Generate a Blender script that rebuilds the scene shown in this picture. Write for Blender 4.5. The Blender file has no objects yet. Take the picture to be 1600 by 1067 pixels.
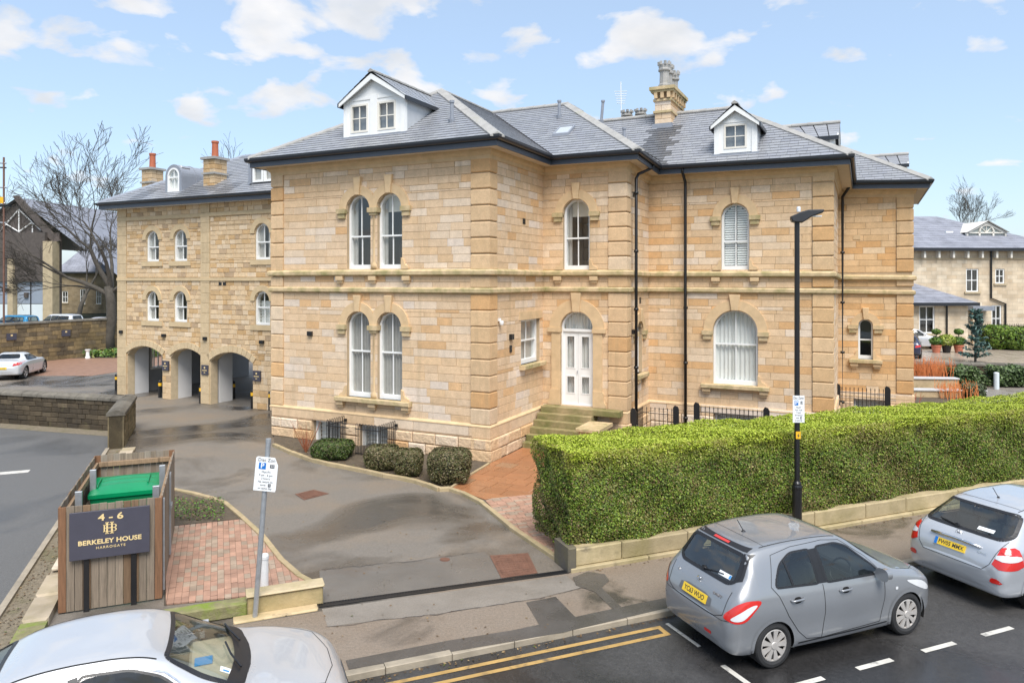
import bpy, math, random
import numpy as np
from mathutils import Vector, Matrix
from mathutils.bvhtree import BVHTree
sc = bpy.context.scene
col = sc.collection
pi = math.pi
rad = math.radians
rnd = random.Random(11)

# ------------------------------------------------------------------ camera
CAMH, FPX, HOR = 5.0, 1135.0, 438.0      # eye height above the pavement, focal length and horizon row of the photograph
cd = bpy.data.cameras.new('camera'); cam = bpy.data.objects.new('camera', cd); col.objects.link(cam)
cam.location = (0, 0, CAMH); cam.rotation_euler = (rad(90), 0, 0)
cd.sensor_width = 36; cd.lens = 36 * FPX / 1600; cd.shift_y = -(533.5 - HOR) / 1600
cd.clip_start = .1; cd.clip_end = 3000
sc.camera = cam

# ------------------------------------------------------------------ sky, sun, exposure
SUN_EL, SUN_AZ = 57, 166         # degrees; azimuth clockwise from +Y: the sun stands behind the camera, a little to its right
w = bpy.data.worlds.new('World'); sc.world = w; w.use_nodes = True
def NN(nt, typ, ins=None, **props):
    n = nt.nodes.new(typ)
    for k, v in props.items(): setattr(n, k, v)
    for k, v in (ins or {}).items():
        s = n.inputs[k]
        if isinstance(v, bpy.types.NodeSocket): nt.links.new(v, s)
        else: s.default_value = v
    return n
def ramp(nt, fac, stops):
    r = nt.nodes.new('ShaderNodeValToRGB'); nt.links.new(fac, r.inputs[0])
    e = r.color_ramp.elements
    while len(e) < len(stops): e.new(.5)
    for el, (p, c) in zip(e, stops):
        el.position = p; el.color = c if len(c) == 4 else (*c, 1)
    return r.outputs[0]
nt = w.node_tree; nt.nodes.clear()
sky = NN(nt, 'ShaderNodeTexSky', sky_type='NISHITA', sun_disc=False, sun_elevation=rad(SUN_EL), sun_rotation=rad(SUN_AZ), air_density=1.0, dust_density=1.2, ozone_density=2.0)
tc = NN(nt, 'ShaderNodeTexCoord')
sep = NN(nt, 'ShaderNodeSeparateXYZ', {0: tc.outputs['Generated']})
zz = NN(nt, 'ShaderNodeMath', {0: sep.outputs[2], 1: .30}, operation='ADD')
zz = NN(nt, 'ShaderNodeMath', {0: zz.outputs[0], 1: .12}, operation='MAXIMUM')
px_ = NN(nt, 'ShaderNodeMath', {0: sep.outputs[0], 1: zz.outputs[0]}, operation='DIVIDE')
py_ = NN(nt, 'ShaderNodeMath', {0: sep.outputs[1], 1: zz.outputs[0]}, operation='DIVIDE')
cv = NN(nt, 'ShaderNodeCombineXYZ', {0: px_.outputs[0], 1: py_.outputs[0], 2: 3.7})
n1 = NN(nt, 'ShaderNodeTexNoise', {'Vector': cv.outputs[0], 'Scale': 5.4, 'Detail': 11.0, 'Roughness': .50, 'Distortion': .2})
n2 = NN(nt, 'ShaderNodeTexNoise', {'Vector': cv.outputs[0], 'Scale': .9, 'Detail': 2.0})
mm = NN(nt, 'ShaderNodeMath', {0: n1.outputs[0], 1: NN(nt, 'ShaderNodeMath', {0: n2.outputs[0], 1: .45}, operation='MULTIPLY').outputs[0]}, operation='ADD')
cl = ramp(nt, mm.outputs[0], [(.775, (0, 0, 0)), (.80, (.35, .35, .35)), (.85, (.85, .85, .85)), (.95, (1, 1, 1))])
veil = NN(nt, 'ShaderNodeMixRGB', {0: .62, 1: sky.outputs[0], 2: (1.62, 2.06, 2.58, 1)})         # thin high haze in the clear sky
cv2 = NN(nt, 'ShaderNodeVectorMath', {0: cv.outputs[0], 1: (.0, -.035, .0)}, operation='ADD')
n3 = NN(nt, 'ShaderNodeTexNoise', {'Vector': cv2.outputs[0], 'Scale': 5.2, 'Detail': 6.0})
shade = ramp(nt, n3.outputs[0], [(.35, (3.3, 3.25, 3.25)), (.62, (2.55, 2.62, 2.74))])   # cloud tops and greyer bases
mixc = NN(nt, 'ShaderNodeMixRGB', {0: cl, 1: veil.outputs[0], 2: shade})
bg = NN(nt, 'ShaderNodeBackground', {0: mixc.outputs[0], 1: .125})
NN(nt, 'ShaderNodeOutputWorld', {0: bg.outputs[0]})
ld = bpy.data.lights.new('sun', 'SUN'); ld.energy = 2.05; ld.angle = rad(34); ld.color = (1, .96, .9)
sun = bpy.data.objects.new('sun', ld); col.objects.link(sun)
_d = Vector((math.sin(rad(SUN_AZ)) * math.cos(rad(SUN_EL)), math.cos(rad(SUN_AZ)) * math.cos(rad(SUN_EL)), math.sin(rad(SUN_EL))))
sun.rotation_euler = (-_d).to_track_quat('-Z', 'Y').to_euler()
vs = sc.view_settings; vs.view_transform = 'Standard'; vs.look = 'None'; vs.gamma = 1; vs.exposure = 1.30
sc.cycles.max_bounces = 8; sc.cycles.transparent_max_bounces = 16

# ------------------------------------------------------------------ materials
def pmat(name, c, rough=.6, var=.12, scale=3., bump=0., bscale=40., metal=0., spec=.5, attr=False, stain=None, stain2=None, rvar=0., rscale=1.5, coat=0., stretch=None, grain=0., gscale=70., streak=None, bdist=.03):
    m = bpy.data.materials.new(name); m.use_nodes = True; t = m.node_tree; t.nodes.clear()
    pos = NN(t, 'ShaderNodeNewGeometry').outputs['Position']
    if stretch: pos = NN(t, 'ShaderNodeVectorMath', {0: pos, 1: stretch}, operation='MULTIPLY').outputs[0]
    base = NN(t, 'ShaderNodeAttribute', attribute_name='tint').outputs['Color'] if attr else NN(t, 'ShaderNodeRGB').outputs[0]
    if not attr: base.default_value = (*c, 1)
    if var:
        nz = NN(t, 'ShaderNodeTexNoise', {'Vector': pos, 'Scale': scale, 'Detail': 7., 'Roughness': .6})
        mr = NN(t, 'ShaderNodeMapRange', {0: nz.outputs[0], 1: .25, 2: .75, 3: 1 - var, 4: 1 + var})
        base = NN(t, 'ShaderNodeVectorMath', {0: base, 1: mr.outputs[0]}, operation='MULTIPLY').outputs[0]
    if grain:
        nz = NN(t, 'ShaderNodeTexNoise', {'Vector': pos, 'Scale': gscale, 'Detail': 3., 'Roughness': .7})
        mr = NN(t, 'ShaderNodeMapRange', {0: nz.outputs[0], 1: .3, 2: .7, 3: 1 - grain, 4: 1 + grain})
        base = NN(t, 'ShaderNodeVectorMath', {0: base, 1: mr.outputs[0]}, operation='MULTIPLY').outputs[0]
    for st in (stain, stain2):
        if st:
            scol, ssc, lo, hi, amt = st
            nz = NN(t, 'ShaderNodeTexNoise', {'Vector': pos, 'Scale': ssc, 'Detail': 6., 'Roughness': .62, 'Distortion': .4})
            mr = NN(t, 'ShaderNodeMapRange', {0: nz.outputs[0], 1: lo, 2: hi, 3: 0., 4: amt})
            base = NN(t, 'ShaderNodeMixRGB', {0: mr.outputs[0], 1: base, 2: (*scol, 1)}).outputs[0]
    if streak:                                                  # run-off streaks
        sv = NN(t, 'ShaderNodeVectorMath', {0: pos, 1: (2.4, 2.4, .16)}, operation='MULTIPLY').outputs[0]
        nz = NN(t, 'ShaderNodeTexNoise', {'Vector': sv, 'Scale': 1.5, 'Detail': 5., 'Roughness': .6})
        mr = NN(t, 'ShaderNodeMapRange', {0: nz.outputs[0], 1: .55, 2: .8, 3: 0., 4: streak[1]})
        base = NN(t, 'ShaderNodeMixRGB', {0: mr.outputs[0], 1: base, 2: (*streak[0], 1)}).outputs[0]
    b = NN(t, 'ShaderNodeBsdfPrincipled', {'Base Color': base, 'Roughness': rough, 'Metallic': metal})
    b.inputs['Specular IOR Level'].default_value = spec
    b.inputs['Coat Weight'].default_value = coat; b.inputs['Coat Roughness'].default_value = .03
    if rvar:
        nz = NN(t, 'ShaderNodeTexNoise', {'Vector': pos, 'Scale': rscale, 'Detail': 5.})
        mr = NN(t, 'ShaderNodeMapRange', {0: nz.outputs[0], 1: .3, 2: .7, 3: max(.04, rough - rvar), 4: min(1, rough + rvar)})
        t.links.new(mr.outputs[0], b.inputs['Roughness'])
    if bump:
        nz = NN(t, 'ShaderNodeTexNoise', {'Vector': pos, 'Scale': bscale, 'Detail': 5., 'Roughness': .65})
        bp = NN(t, 'ShaderNodeBump', {'Height': nz.outputs[0], 'Strength': bump, 'Distance': bdist})
        t.links.new(bp.outputs[0], b.inputs['Normal'])
    NN(t, 'ShaderNodeOutputMaterial', {0: b.outputs[0]})
    return m
def glassmat(name, tintc=(.9, .95, .93), refl=.18, rough=.01):
    m = bpy.data.materials.new(name); m.use_nodes = True; t = m.node_tree; t.nodes.clear()
    tr = NN(t, 'ShaderNodeBsdfTransparent', {0: (*tintc, 1)}); gl = NN(t, 'ShaderNodeBsdfGlossy', {0: (1, 1, 1, 1), 1: rough})
    bf = NN(t, 'ShaderNodeNewGeometry').outputs['Backfacing']; io = NN(t, 'ShaderNodeMapRange', {0: bf, 1: 0., 2: 1., 3: 1.5, 4: 1 / 1.5}); lw = NN(t, 'ShaderNodeFresnel', {0: io.outputs[0]})
    mr = NN(t, 'ShaderNodeMapRange', {0: lw.outputs[0], 1: 0., 2: 1., 3: refl, 4: 1.})
    mx = NN(t, 'ShaderNodeMixShader', {0: mr.outputs[0], 1: tr.outputs[0], 2: gl.outputs[0]})
    NN(t, 'ShaderNodeOutputMaterial', {0: mx.outputs[0]})
    return m
def wetmat(name, dry, wet, scale, lo, hi, rdry, rwet, grain=.3, gscale=70., brown=None, bump=.4):
    """tarmac that is damp in patches: dark and glossy where wet, pale and rough where it has dried"""
    m = bpy.data.materials.new(name); m.use_nodes = True; t = m.node_tree; t.nodes.clear()
    pos = NN(t, 'ShaderNodeNewGeometry').outputs['Position']
    a = NN(t, 'ShaderNodeTexNoise', {'Vector': pos, 'Scale': scale, 'Detail': 7., 'Roughness': .55, 'Distortion': .6}).outputs[0]
    mk = NN(t, 'ShaderNodeMapRange', {0: a, 1: lo, 2: hi, 3: 0., 4: 1.}).outputs[0]
    base = NN(t, 'ShaderNodeRGB').outputs[0]; base.default_value = (*dry, 1)
    if brown:
        b_ = NN(t, 'ShaderNodeTexNoise', {'Vector': pos, 'Scale': scale * 2.1, 'Detail': 6., 'Roughness': .6}).outputs[0]; mb_ = NN(t, 'ShaderNodeMapRange', {0: b_, 1: .45, 2: .7, 3: 0., 4: .8}).outputs[0]
        base = NN(t, 'ShaderNodeMixRGB', {0: mb_, 1: base, 2: (*brown, 1)}).outputs[0]
    base = NN(t, 'ShaderNodeMixRGB', {0: mk, 1: base, 2: (*wet, 1)}).outputs[0]
    for sc_, am in ((gscale, grain), (gscale * .3, grain * .5)):
        g = NN(t, 'ShaderNodeTexNoise', {'Vector': pos, 'Scale': sc_, 'Detail': 2., 'Roughness': .7}).outputs[0]; mr = NN(t, 'ShaderNodeMapRange', {0: g, 1: .3, 2: .7, 3: 1 - am, 4: 1 + am}).outputs[0]
        base = NN(t, 'ShaderNodeVectorMath', {0: base, 1: mr}, operation='MULTIPLY').outputs[0]
    ro = NN(t, 'ShaderNodeMapRange', {0: mk, 1: 0., 2: 1., 3: rdry, 4: rwet}).outputs[0]
    bs_ = NN(t, 'ShaderNodeMapRange', {0: mk, 1: 0., 2: 1., 3: bump, 4: bump * .25}).outputs[0]
    gn = NN(t, 'ShaderNodeTexNoise', {'Vector': pos, 'Scale': 120., 'Detail': 4., 'Roughness': .7}).outputs[0]
    bp = NN(t, 'ShaderNodeBump', {'Height': gn, 'Strength': bs_, 'Distance': .03})
    b = NN(t, 'ShaderNodeBsdfPrincipled', {'Base Color': base, 'Roughness': ro, 'Normal': bp.outputs[0]}); b.inputs['Specular IOR Level'].default_value = .6
    NN(t, 'ShaderNodeOutputMaterial', {0: b.outputs[0]}); return m
M = {}
M['stone'] = pmat('sandstone_ashlar', None, .75, .12, 5, .25, 30, attr=True, spec=.25, grain=.10, gscale=26., stain2=((.46, .36, .24), 9., .60, .78, .3), streak=((.34, .255, .15), .5), stain=((.55, .36, .18), 1.7, .58, .80, .32))
M['mortar'] = pmat('lime_mortar', (.44, .33, .21), .9, .15, 6)
M['rubble'] = pmat('coursed_rubble', None, .8, .14, 6, .35, 12, attr=True, spec=.25, grain=.1, gscale=30.)
M['rock'] = pmat('rock_faced_stone', None, .8, .16, 6, .8, 8, attr=True, bdist=.06, grain=.12, gscale=30., spec=.25, stain=((.30, .26, .12), 1.3, .56, .8, .5))
M['trim'] = pmat('dressed_stone', (.60, .435, .255), .75, .14, 4, .1, 30, spec=.25, stain=((.44, .28, .13), 1.9, .55, .8, .4))
M['trimmoss'] = pmat('weathered_string_course', (.55, .42, .25), .8, .18, 5, .2, 30, spec=.25, stain=((.20, .20, .07), 2.3, .42, .70, .75))
M['slate'] = pmat('wet_slate', None, .30, .07, 9, .15, 20, attr=True, spec=.5, rvar=.05, rscale=6)
M['deck'] = pmat('slate_joint', (.03, .03, .035), .8, 0)
M['ridge'] = pmat('stone_ridge_tile', (.33, .32, .30), .55, .2, 3, .2, 20, stain=((.22, .22, .08), 1.5, .58, .75, .5))
M['lead'] = pmat('sheet_lead', (.25, .27, .31), .45, .15, 3)
M['gutter'] = pmat('black_gutter', (.022, .024, .03), .3, .1, 5, spec=.5)
M['fascia'] = pmat('dark_grey_fascia', (.055, .065, .085), .4, .1, 5)
M['soffit'] = pmat('cream_soffit', (.62, .52, .40), .7, .08, 3)
M['white'] = pmat('white_paint', (.80, .80, .78), .35, .04, 6, spec=.4)
M['cream'] = pmat('cream_paint', (.74, .70, .62), .45, .05, 6)
M['glass'] = glassmat('window_glass', (.96, .98, .97), .04)
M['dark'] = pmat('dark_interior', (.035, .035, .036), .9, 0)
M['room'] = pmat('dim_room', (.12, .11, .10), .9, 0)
M['curtain'] = pmat('grey_curtain', (.40, .38, .355), .9, .12, 4)
M['net'] = pmat('pale_net_curtain', (.74, .73, .70), .9, .06, 4)
M['blind'] = pmat('cream_blind', (.66, .62, .54), .9, .05, 4)
M['black'] = pmat('black_paint', (.012, .012, .013), .35, .15, 8, spec=.5)
M['blackiron'] = pmat('black_iron', (.014, .014, .015), .45, .2, 8)
M['yellow'] = pmat('yellow_band', (.80, .45, .02), .5, .1, 8)
M['gold'] = pmat('gold_lettering', (.72, .55, .27), .5, .05, 8)
M['signnavy'] = pmat('charcoal_sign', (.060, .058, .078), .45, .08, 6)
M['asphalt'] = pmat('driveway_asphalt', (.200, .174, .147), .38, .22, .8, .5, 120, stain=((.105, .092, .080), .30, .46, .66, .85), stain2=((.235, .185, .135), .5, .55, .75, .6), rvar=.24, rscale=.45, grain=.32)
M['asphalt2'] = pmat('car_park_asphalt', (.115, .113, .108), .5, .2, 1.2, .35, 150, stain=((.06, .06, .058), .5, .5, .7, .6), rvar=.15, rscale=.7, grain=.3)
M['patch'] = pmat('smooth_asphalt_patch', (.138, .127, .114), .36, .14, 1.5, .2, 180, stain=((.12, .09, .065), .9, .52, .72, .6), rvar=.2, rscale=.9, grain=.25)
M['pave'] = pmat('pavement_asphalt', (.235, .185, .140), .55, .2, 2.0, .5, 130, stain=((.09, .075, .06), .6, .60, .70, .8), rvar=.25, rscale=.8, grain=.35)
M['pave2'] = pmat('pale_pavement_asphalt', (.222, .196, .166), .5, .16, 2.0, .35, 160, rvar=.2, rscale=1., grain=.3)
M['pavedark'] = pmat('wet_pavement_patch', (.085, .077, .069), .28, .25, 1.5, .2, 160, rvar=.15, grain=.25)
M['road'] = pmat('wet_road_asphalt', (.038, .038, .039), .40, .25, 1.6, .35, 130, stain=((.085, .085, .086), .45, .54, .68, .7), rvar=.26, rscale=.45, grain=.45, gscale=55.)
M['asphalt'] = wetmat('driveway_asphalt', (.178, .158, .134), (.062, .056, .050), .26, .47, .60, .62, .12, .26, 80., (.225, .175, .125))
M['pave'] = wetmat('pavement_asphalt', (.225, .180, .138), (.075, .065, .055), .5, .56, .64, .6, .16, .34, 80., (.20, .15, .105))
M['road'] = wetmat('wet_road_asphalt', (.058, .056, .055), (.028, .027, .027), .33, .40, .56, .5, .13, .42, 60.)
M['asphalt2'] = wetmat('car_park_asphalt', (.118, .115, .110), (.060, .058, .055), .3, .50, .7, .6, .25, .3, 80.)
M['kerb'] = pmat('kerb_stone', (.33, .28, .21), .65, .2, 3, .25, 40, stain=((.12, .11, .09), 1.2, .5, .75, .7))
M['yline'] = pmat('yellow_road_paint', (.42, .265, .09), .55, .25, 3, .2, 120, stain=((.10, .08, .06), 5, .52, .72, .85))
M['wline'] = pmat('white_road_paint', (.55, .53, .48), .6, .25, 3, .2, 120, stain=((.12, .12, .12), 9, .56, .72, .9))
M['brick'] = pmat('red_block_paver', None, .5, .2, 5, .2, 40, attr=True, rvar=.15, rscale=2)
M['flag'] = pmat('orange_paving_slab', None, .35, .15, 2, .12, 40, attr=True, rvar=.2, rscale=1)
M['joint'] = pmat('dark_joint_sand', (.07, .055, .04), .9, .2, 8)
M['soil'] = pmat('planter_soil', (.095, .073, .050), .95, .35, 6, .8, 30, stain=((.14, .11, .06), 9, .5, .7, .6))
M['gravel'] = pmat('gravel_debris', (.20, .165, .115), .9, .4, 14, .8, 40, stain=((.10, .10, .03), 2, .5, .7, .7))
M['moss'] = pmat('mossy_stone', (.22, .20, .10), .9, .3, 6, .6, 25, stain=((.17, .24, .02), 2.2, .44, .6, .9))
M['rust'] = pmat('rusty_iron', (.165, .082, .055), .5, .25, 6, .5, 50)
M['wood'] = pmat('weathered_timber', None, .8, .3, 7, .3, 25, attr=True, stretch=(9., 9., .55), stain=((.05, .035, .02), 1.2, .56, .72, .7))
M['galv'] = pmat('galvanised_steel', (.42, .44, .46), .4, .18, 10, metal=.6)
M['bin'] = pmat('green_plastic', (.0, .23, .085), .32, .1, 3, .05, 30)
M['leaf'] = pmat('hedge_leaf', None, .5, .0, 5, attr=True, spec=.3)
M['bark'] = pmat('bark', (.070, .061, .049), .9, .35, 5, .6, 20)
M['twig'] = pmat('twig_wood', (.30, .10, .045), .8, .2, 8)
M['bole'] = pmat('hedge_core', (.035, .03, .015), .95, .3, 8)
M['dstone'] = pmat('dark_wall_stone', None, .85, .25, 5, .6, 14, attr=True, spec=.2, stain=((.04, .035, .03), .9, .46, .72, .75), stain2=((.20, .18, .07), 2.0, .62, .8, .5))
M['ground'] = pmat('earth_and_grass', (.07, .075, .035), .95, .4, 2, .5, 20)
M['render'] = pmat('white_render', (.66, .65, .64), .8, .05, 2)

# ------------------------------------------------------------------ mesh helpers
class MB:
    """collects polygons (with one tint each) and links them as ONE mesh object"""
    def __init__(s, T=None): s.v = []; s.f = []; s.c = []; s.T = T or (lambda a, d, z: (a, d, z)); s.tint = (.50, .38, .23)
    def add(s, pts, tint=None):
        i = len(s.v); s.v += [s.T(*p) for p in pts]; s.f.append(tuple(range(i, i + len(pts)))); s.c.append(tint or s.tint)
    def prism(s, poly, d0, d1, tint=None, back=False, bevel=0):
        """polygon (a,z), counter-clockwise for a viewer at -d, extruded from depth d0 (front) to d1"""
        n = len(poly); i = len(s.v); t = tint or s.tint
        if bevel:
            inn = inset(poly, bevel)
            s.v += [s.T(a, d0, z) for a, z in inn]; s.v += [s.T(a, d0 + bevel, z) for a, z in poly]; s.v += [s.T(a, d1, z) for a, z in poly]
            s.f.append(tuple(range(i, i + n))); s.c.append(t)
            for r in (0, n):
                for k in range(n):
                    j = (k + 1) % n; s.f.append((i + r + k, i + r + n + k, i + r + n + j, i + r + j)); s.c.append(t)
            if back: s.f.append(tuple(range(i + 3 * n - 1, i + 2 * n - 1, -1))); s.c.append(t)
            return
        s.v += [s.T(a, d0, z) for a, z in poly]; s.v += [s.T(a, d1, z) for a, z in poly]
        s.f.append(tuple(range(i, i + n))); s.c.append(t)
        for k in range(n):
            j = (k + 1) % n; s.f.append((i + k, i + n + k, i + n + j, i + j)); s.c.append(t)
        if back: s.f.append(tuple(range(i + 2 * n - 1, i + n - 1, -1))); s.c.append(t)
    def box(s, a0, a1, d0, d1, z0, z1, tint=None, bevel=0):
        s.prism([(a0, z0), (a1, z0), (a1, z1), (a0, z1)], d0, d1, tint, True, bevel)
    def zprism(s, poly, z0, z1, tint=None, ch=0, bottom=True):
        """plan polygon (x,y), counter-clockwise, extruded upwards; ch chamfers top and bottom edges"""
        n = len(poly); i = len(s.v); t = tint or s.tint
        rings = [(poly, z0), (poly, z1)] if not ch else [(inset(poly, ch), z0), (poly, z0 + ch), (poly, z1 - ch), (inset(poly, ch), z1)]
        for p, z in rings: s.v += [s.T(x, y, z) for x, y in p]
        for r in range(len(rings) - 1):
            for k in range(n):
                j = (k + 1) % n; s.f.append((i + r * n + k, i + r * n + j, i + (r + 1) * n + j, i + (r + 1) * n + k)); s.c.append(t)
        e = i + (len(rings) - 1) * n
        s.f.append(tuple(range(e, e + n))); s.c.append(t)
        if bottom: s.f.append(tuple(range(i + n - 1, i - 1, -1))); s.c.append(t)
    def band(s, outer, inner, d0, d1, closed=True, tint=None):
        """ring between two matching outlines (a,z), extruded d0..d1"""
        n = len(outer); t = tint or s.tint; i = len(s.v)
        for P, d in ((outer, d0), (inner, d0), (outer, d1), (inner, d1)): s.v += [s.T(a, d, z) for a, z in P]
        for k in range(n if closed else n - 1):
            j = (k + 1) % n
            s.f += [(i + k, i + j, i + n + j, i + n + k), (i + k, i + 2 * n + k, i + 2 * n + j, i + j), (i + n + k, i + n + j, i + 3 * n + j, i + 3 * n + k)]; s.c += [t] * 3
        if not closed:
            s.f += [(i, i + n, i + 3 * n, i + 2 * n), (i + n - 1, i + 3 * n - 1, i + 4 * n - 1, i + 2 * n - 1)]; s.c += [t] * 2
    def tube(s, pts, radii, n=8, tint=None, cap=True):
        t = tint or s.tint; i0 = len(s.v); pts = [Vector(p) for p in pts]
        if not hasattr(radii, '__len__'): radii = [radii] * len(pts)
        up = None
        for k, p in enumerate(pts):
            d = (pts[min(k + 1, len(pts) - 1)] - pts[max(k - 1, 0)])
            d = d.normalized() if d.length > 1e-9 else Vector((0, 0, 1))
            if up is None: up = Vector((0, 0, 1)) if abs(d.z) < .9 else Vector((1, 0, 0))
            x = d.cross(up).normalized(); y = d.cross(x).normalized(); up = -y if False else up
            for q in range(n):
                a = 2 * pi * q / n; s.v.append(s.T(*(p + (x * math.cos(a) + y * math.sin(a)) * radii[k])))
        for k in range(len(pts) - 1):
            for q in range(n):
                r = (q + 1) % n; s.f.append((i0 + k * n + q, i0 + k * n + r, i0 + (k + 1) * n + r, i0 + (k + 1) * n + q)); s.c.append(t)
        if cap:
            s.f.append(tuple(range(i0, i0 + n))[::-1]); s.f.append(tuple(range(i0 + (len(pts) - 1) * n, i0 + len(pts) * n))); s.c += [t, t]
    def lathe(s, prof, n=16, c=(0, 0), tint=None):
        """profile [(radius, z)] from bottom to top, turned round the upright axis at c"""
        t = tint or s.tint; i = len(s.v)
        for r, z in prof:
            for q in range(n): s.v.append(s.T(c[0] + r * math.cos(2 * pi * q / n), c[1] + r * math.sin(2 * pi * q / n), z))
        for k in range(len(prof) - 1):
            for q in range(n):
                r = (q + 1) % n; s.f.append((i + k * n + q, i + k * n + r, i + (k + 1) * n + r, i + (k + 1) * n + q)); s.c.append(t)
        s.f.append(tuple(range(i, i + n))[::-1]); s.f.append(tuple(range(i + (len(prof) - 1) * n, i + len(prof) * n))); s.c += [t, t]
    def sweep(s, path, prof, tint=None, caps=True, closed=True):
        """profile [(outward, z)] carried along a plan path [(x,y,dz)], outward = right of travel, mitred"""
        t = tint or s.tint; n = len(path); m = len(prof); i = len(s.v); nr = []
        for k in range(n - 1):
            dx, dy = path[k + 1][0] - path[k][0], path[k + 1][1] - path[k][1]; l = math.hypot(dx, dy); nr.append((dy / l, -dx / l))
        for k in range(n):
            a = nr[max(k - 1, 0)]; b = nr[min(k, n - 2)]; den = 1 + a[0] * b[0] + a[1] * b[1]
            mx, my = (a[0] + b[0]) / den, (a[1] + b[1]) / den
            for o, z in prof: s.v.append(s.T(path[k][0] + mx * o, path[k][1] + my * o, z + path[k][2]))
        for k in range(n - 1):
            for q in range(m if closed else m - 1):
                r = (q + 1) % m; s.f.append((i + k * m + q, i + (k + 1) * m + q, i + (k + 1) * m + r, i + k * m + r)); s.c.append(t)
        if caps and closed:
            s.f.append(tuple(range(i, i + m))); s.f.append(tuple(range(i + (n - 1) * m, i + n * m))[::-1]); s.c += [t, t]
    def build(s, name, mat, parent=None, smooth=False):
        me = bpy.data.meshes.new(name); me.from_pydata(s.v, [], s.f)
        at = me.attributes.new('tint', 'FLOAT_COLOR', 'FACE')
        at.data.foreach_set('color', np.array([(c[0], c[1], c[2], 1.) for c in s.c], dtype=np.float32).ravel())
        me.materials.append(M[mat] if isinstance(mat, str) else mat)
        if smooth: me.polygons.foreach_set('use_smooth', [True] * len(s.f))
        me.update()
        o = bpy.data.objects.new(name, me); col.objects.link(o)
        if parent: o.parent = parent
        return o
def npmesh(name, verts, faces, mat, tint=None, parent=None, smooth=False):
    """many small equal faces at once, from numpy arrays"""
    me = bpy.data.meshes.new(name); nv, nf, k = len(verts), len(faces), faces.shape[1]
    me.vertices.add(nv); me.vertices.foreach_set('co', np.ascontiguousarray(verts, dtype=np.float32).ravel())
    me.loops.add(nf * k); me.loops.foreach_set('vertex_index', np.ascontiguousarray(faces, dtype=np.int32).ravel())
    me.polygons.add(nf); me.polygons.foreach_set('loop_start', np.arange(0, nf * k, k, dtype=np.int32))
    if tint is not None:
        at = me.attributes.new('tint', 'FLOAT_COLOR', 'FACE'); at.data.foreach_set('color', np.concatenate([tint, np.ones((nf, 1))], 1).astype(np.float32).ravel())
    me.materials.append(M[mat] if isinstance(mat, str) else mat)
    me.update(calc_edges=True); me.validate()
    if smooth: me.polygons.foreach_set('use_smooth', [True] * nf)
    o = bpy.data.objects.new(name, me); col.objects.link(o)
    if parent: o.parent = parent
    return o
def inset(poly, b):
    n = len(poly); out = []
    for k in range(n):
        p0, p1, p2 = poly[k - 1], poly[k], poly[(k + 1) % n]
        e1 = (p1[0] - p0[0], p1[1] - p0[1]); e2 = (p2[0] - p1[0], p2[1] - p1[1])
        l1 = math.hypot(*e1) or 1e-6; l2 = math.hypot(*e2) or 1e-6
        a = (-e1[1] / l1, e1[0] / l1); c = (-e2[1] / l2, e2[0] / l2); den = max(.3, 1 + a[0] * c[0] + a[1] * c[1])
        out.append((p1[0] + (a[0] + c[0]) / den * b, p1[1] + (a[1] + c[1]) / den * b))
    return out
def empty(name, loc=(0, 0, 0), rz=0, label=None, cat=None, group=None):
    o = bpy.data.objects.new(name, None); col.objects.link(o); o.location = loc; o.rotation_euler = (0, 0, rz); o.empty_display_size = .2
    return tag(o, label, cat, group)
def tag(o, label=None, cat=None, group=None, kind=None):
    if label: o['label'] = label
    if cat: o['category'] = cat
    if group: o['group'] = group
    if kind: o['kind'] = kind
    return o
def text(name, body, size, mat, parent, mw, extrude=.002, align='CENTER', sx=1., bold=0., spacing=1.):
    cu = bpy.data.curves.new(name, 'FONT'); cu.body = body; cu.size = size; cu.align_x = align; cu.align_y = 'CENTER'; cu.extrude = extrude; cu.offset = bold; cu.space_character = spacing; cu.resolution_u = 3
    cu.materials.append(M[mat] if isinstance(mat, str) else mat)
    o = bpy.data.objects.new(name, cu); col.objects.link(o); o.parent = parent
    o.matrix_local = mw @ Matrix.Diagonal((sx, 1, 1, 1)) if sx != 1 else mw
    return o
def crossings(poly, t):
    xs = []
    for k in range(len(poly)):
        (x0, t0), (x1, t1) = poly[k - 1], poly[k]
        if (t0 <= t) != (t1 <= t): xs.append(x0 + (x1 - x0) * (t - t0) / (t1 - t0))
    return xs
def intervals(outer, holes, t):
    xs = sorted(crossings(outer, t)); iv = [(xs[k], xs[k + 1]) for k in range(0, len(xs) - 1, 2)]
    for h in holes:
        hx = sorted(crossings(h, t))
        for k in range(0, len(hx) - 1, 2):
            new = []
            for a, b in iv:
                if hx[k + 1] <= a or hx[k] >= b: new.append((a, b)); continue
                if hx[k] - a > .02: new.append((a, hx[k]))
                if b - hx[k + 1] > .02: new.append((hx[k + 1], b))
            iv = new
    return iv
def courses(outer, holes, rows):
    """trapezoids (t0,t1,l0,r0,l1,r1) of every course, cut round the openings"""
    crit = sorted({round(f(p[1] for p in h), 4) for h in holes for f in (min, max)})
    for t0, t1 in rows:
        cs = [t0] + [c for c in crit if t0 + .012 < c < t1 - .012] + [t1]
        for a, b in zip(cs, cs[1:]):
            e = (b - a) * .02; i0 = intervals(outer, holes, a + e); i1 = intervals(outer, holes, b - e)
            if len(i0) != len(i1): i0 = i1 = intervals(outer, holes, (a + b) / 2)
            for (l0, r0), (l1, r1) in zip(i0, i1): yield a, b, l0, r0, l1, r1
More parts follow.
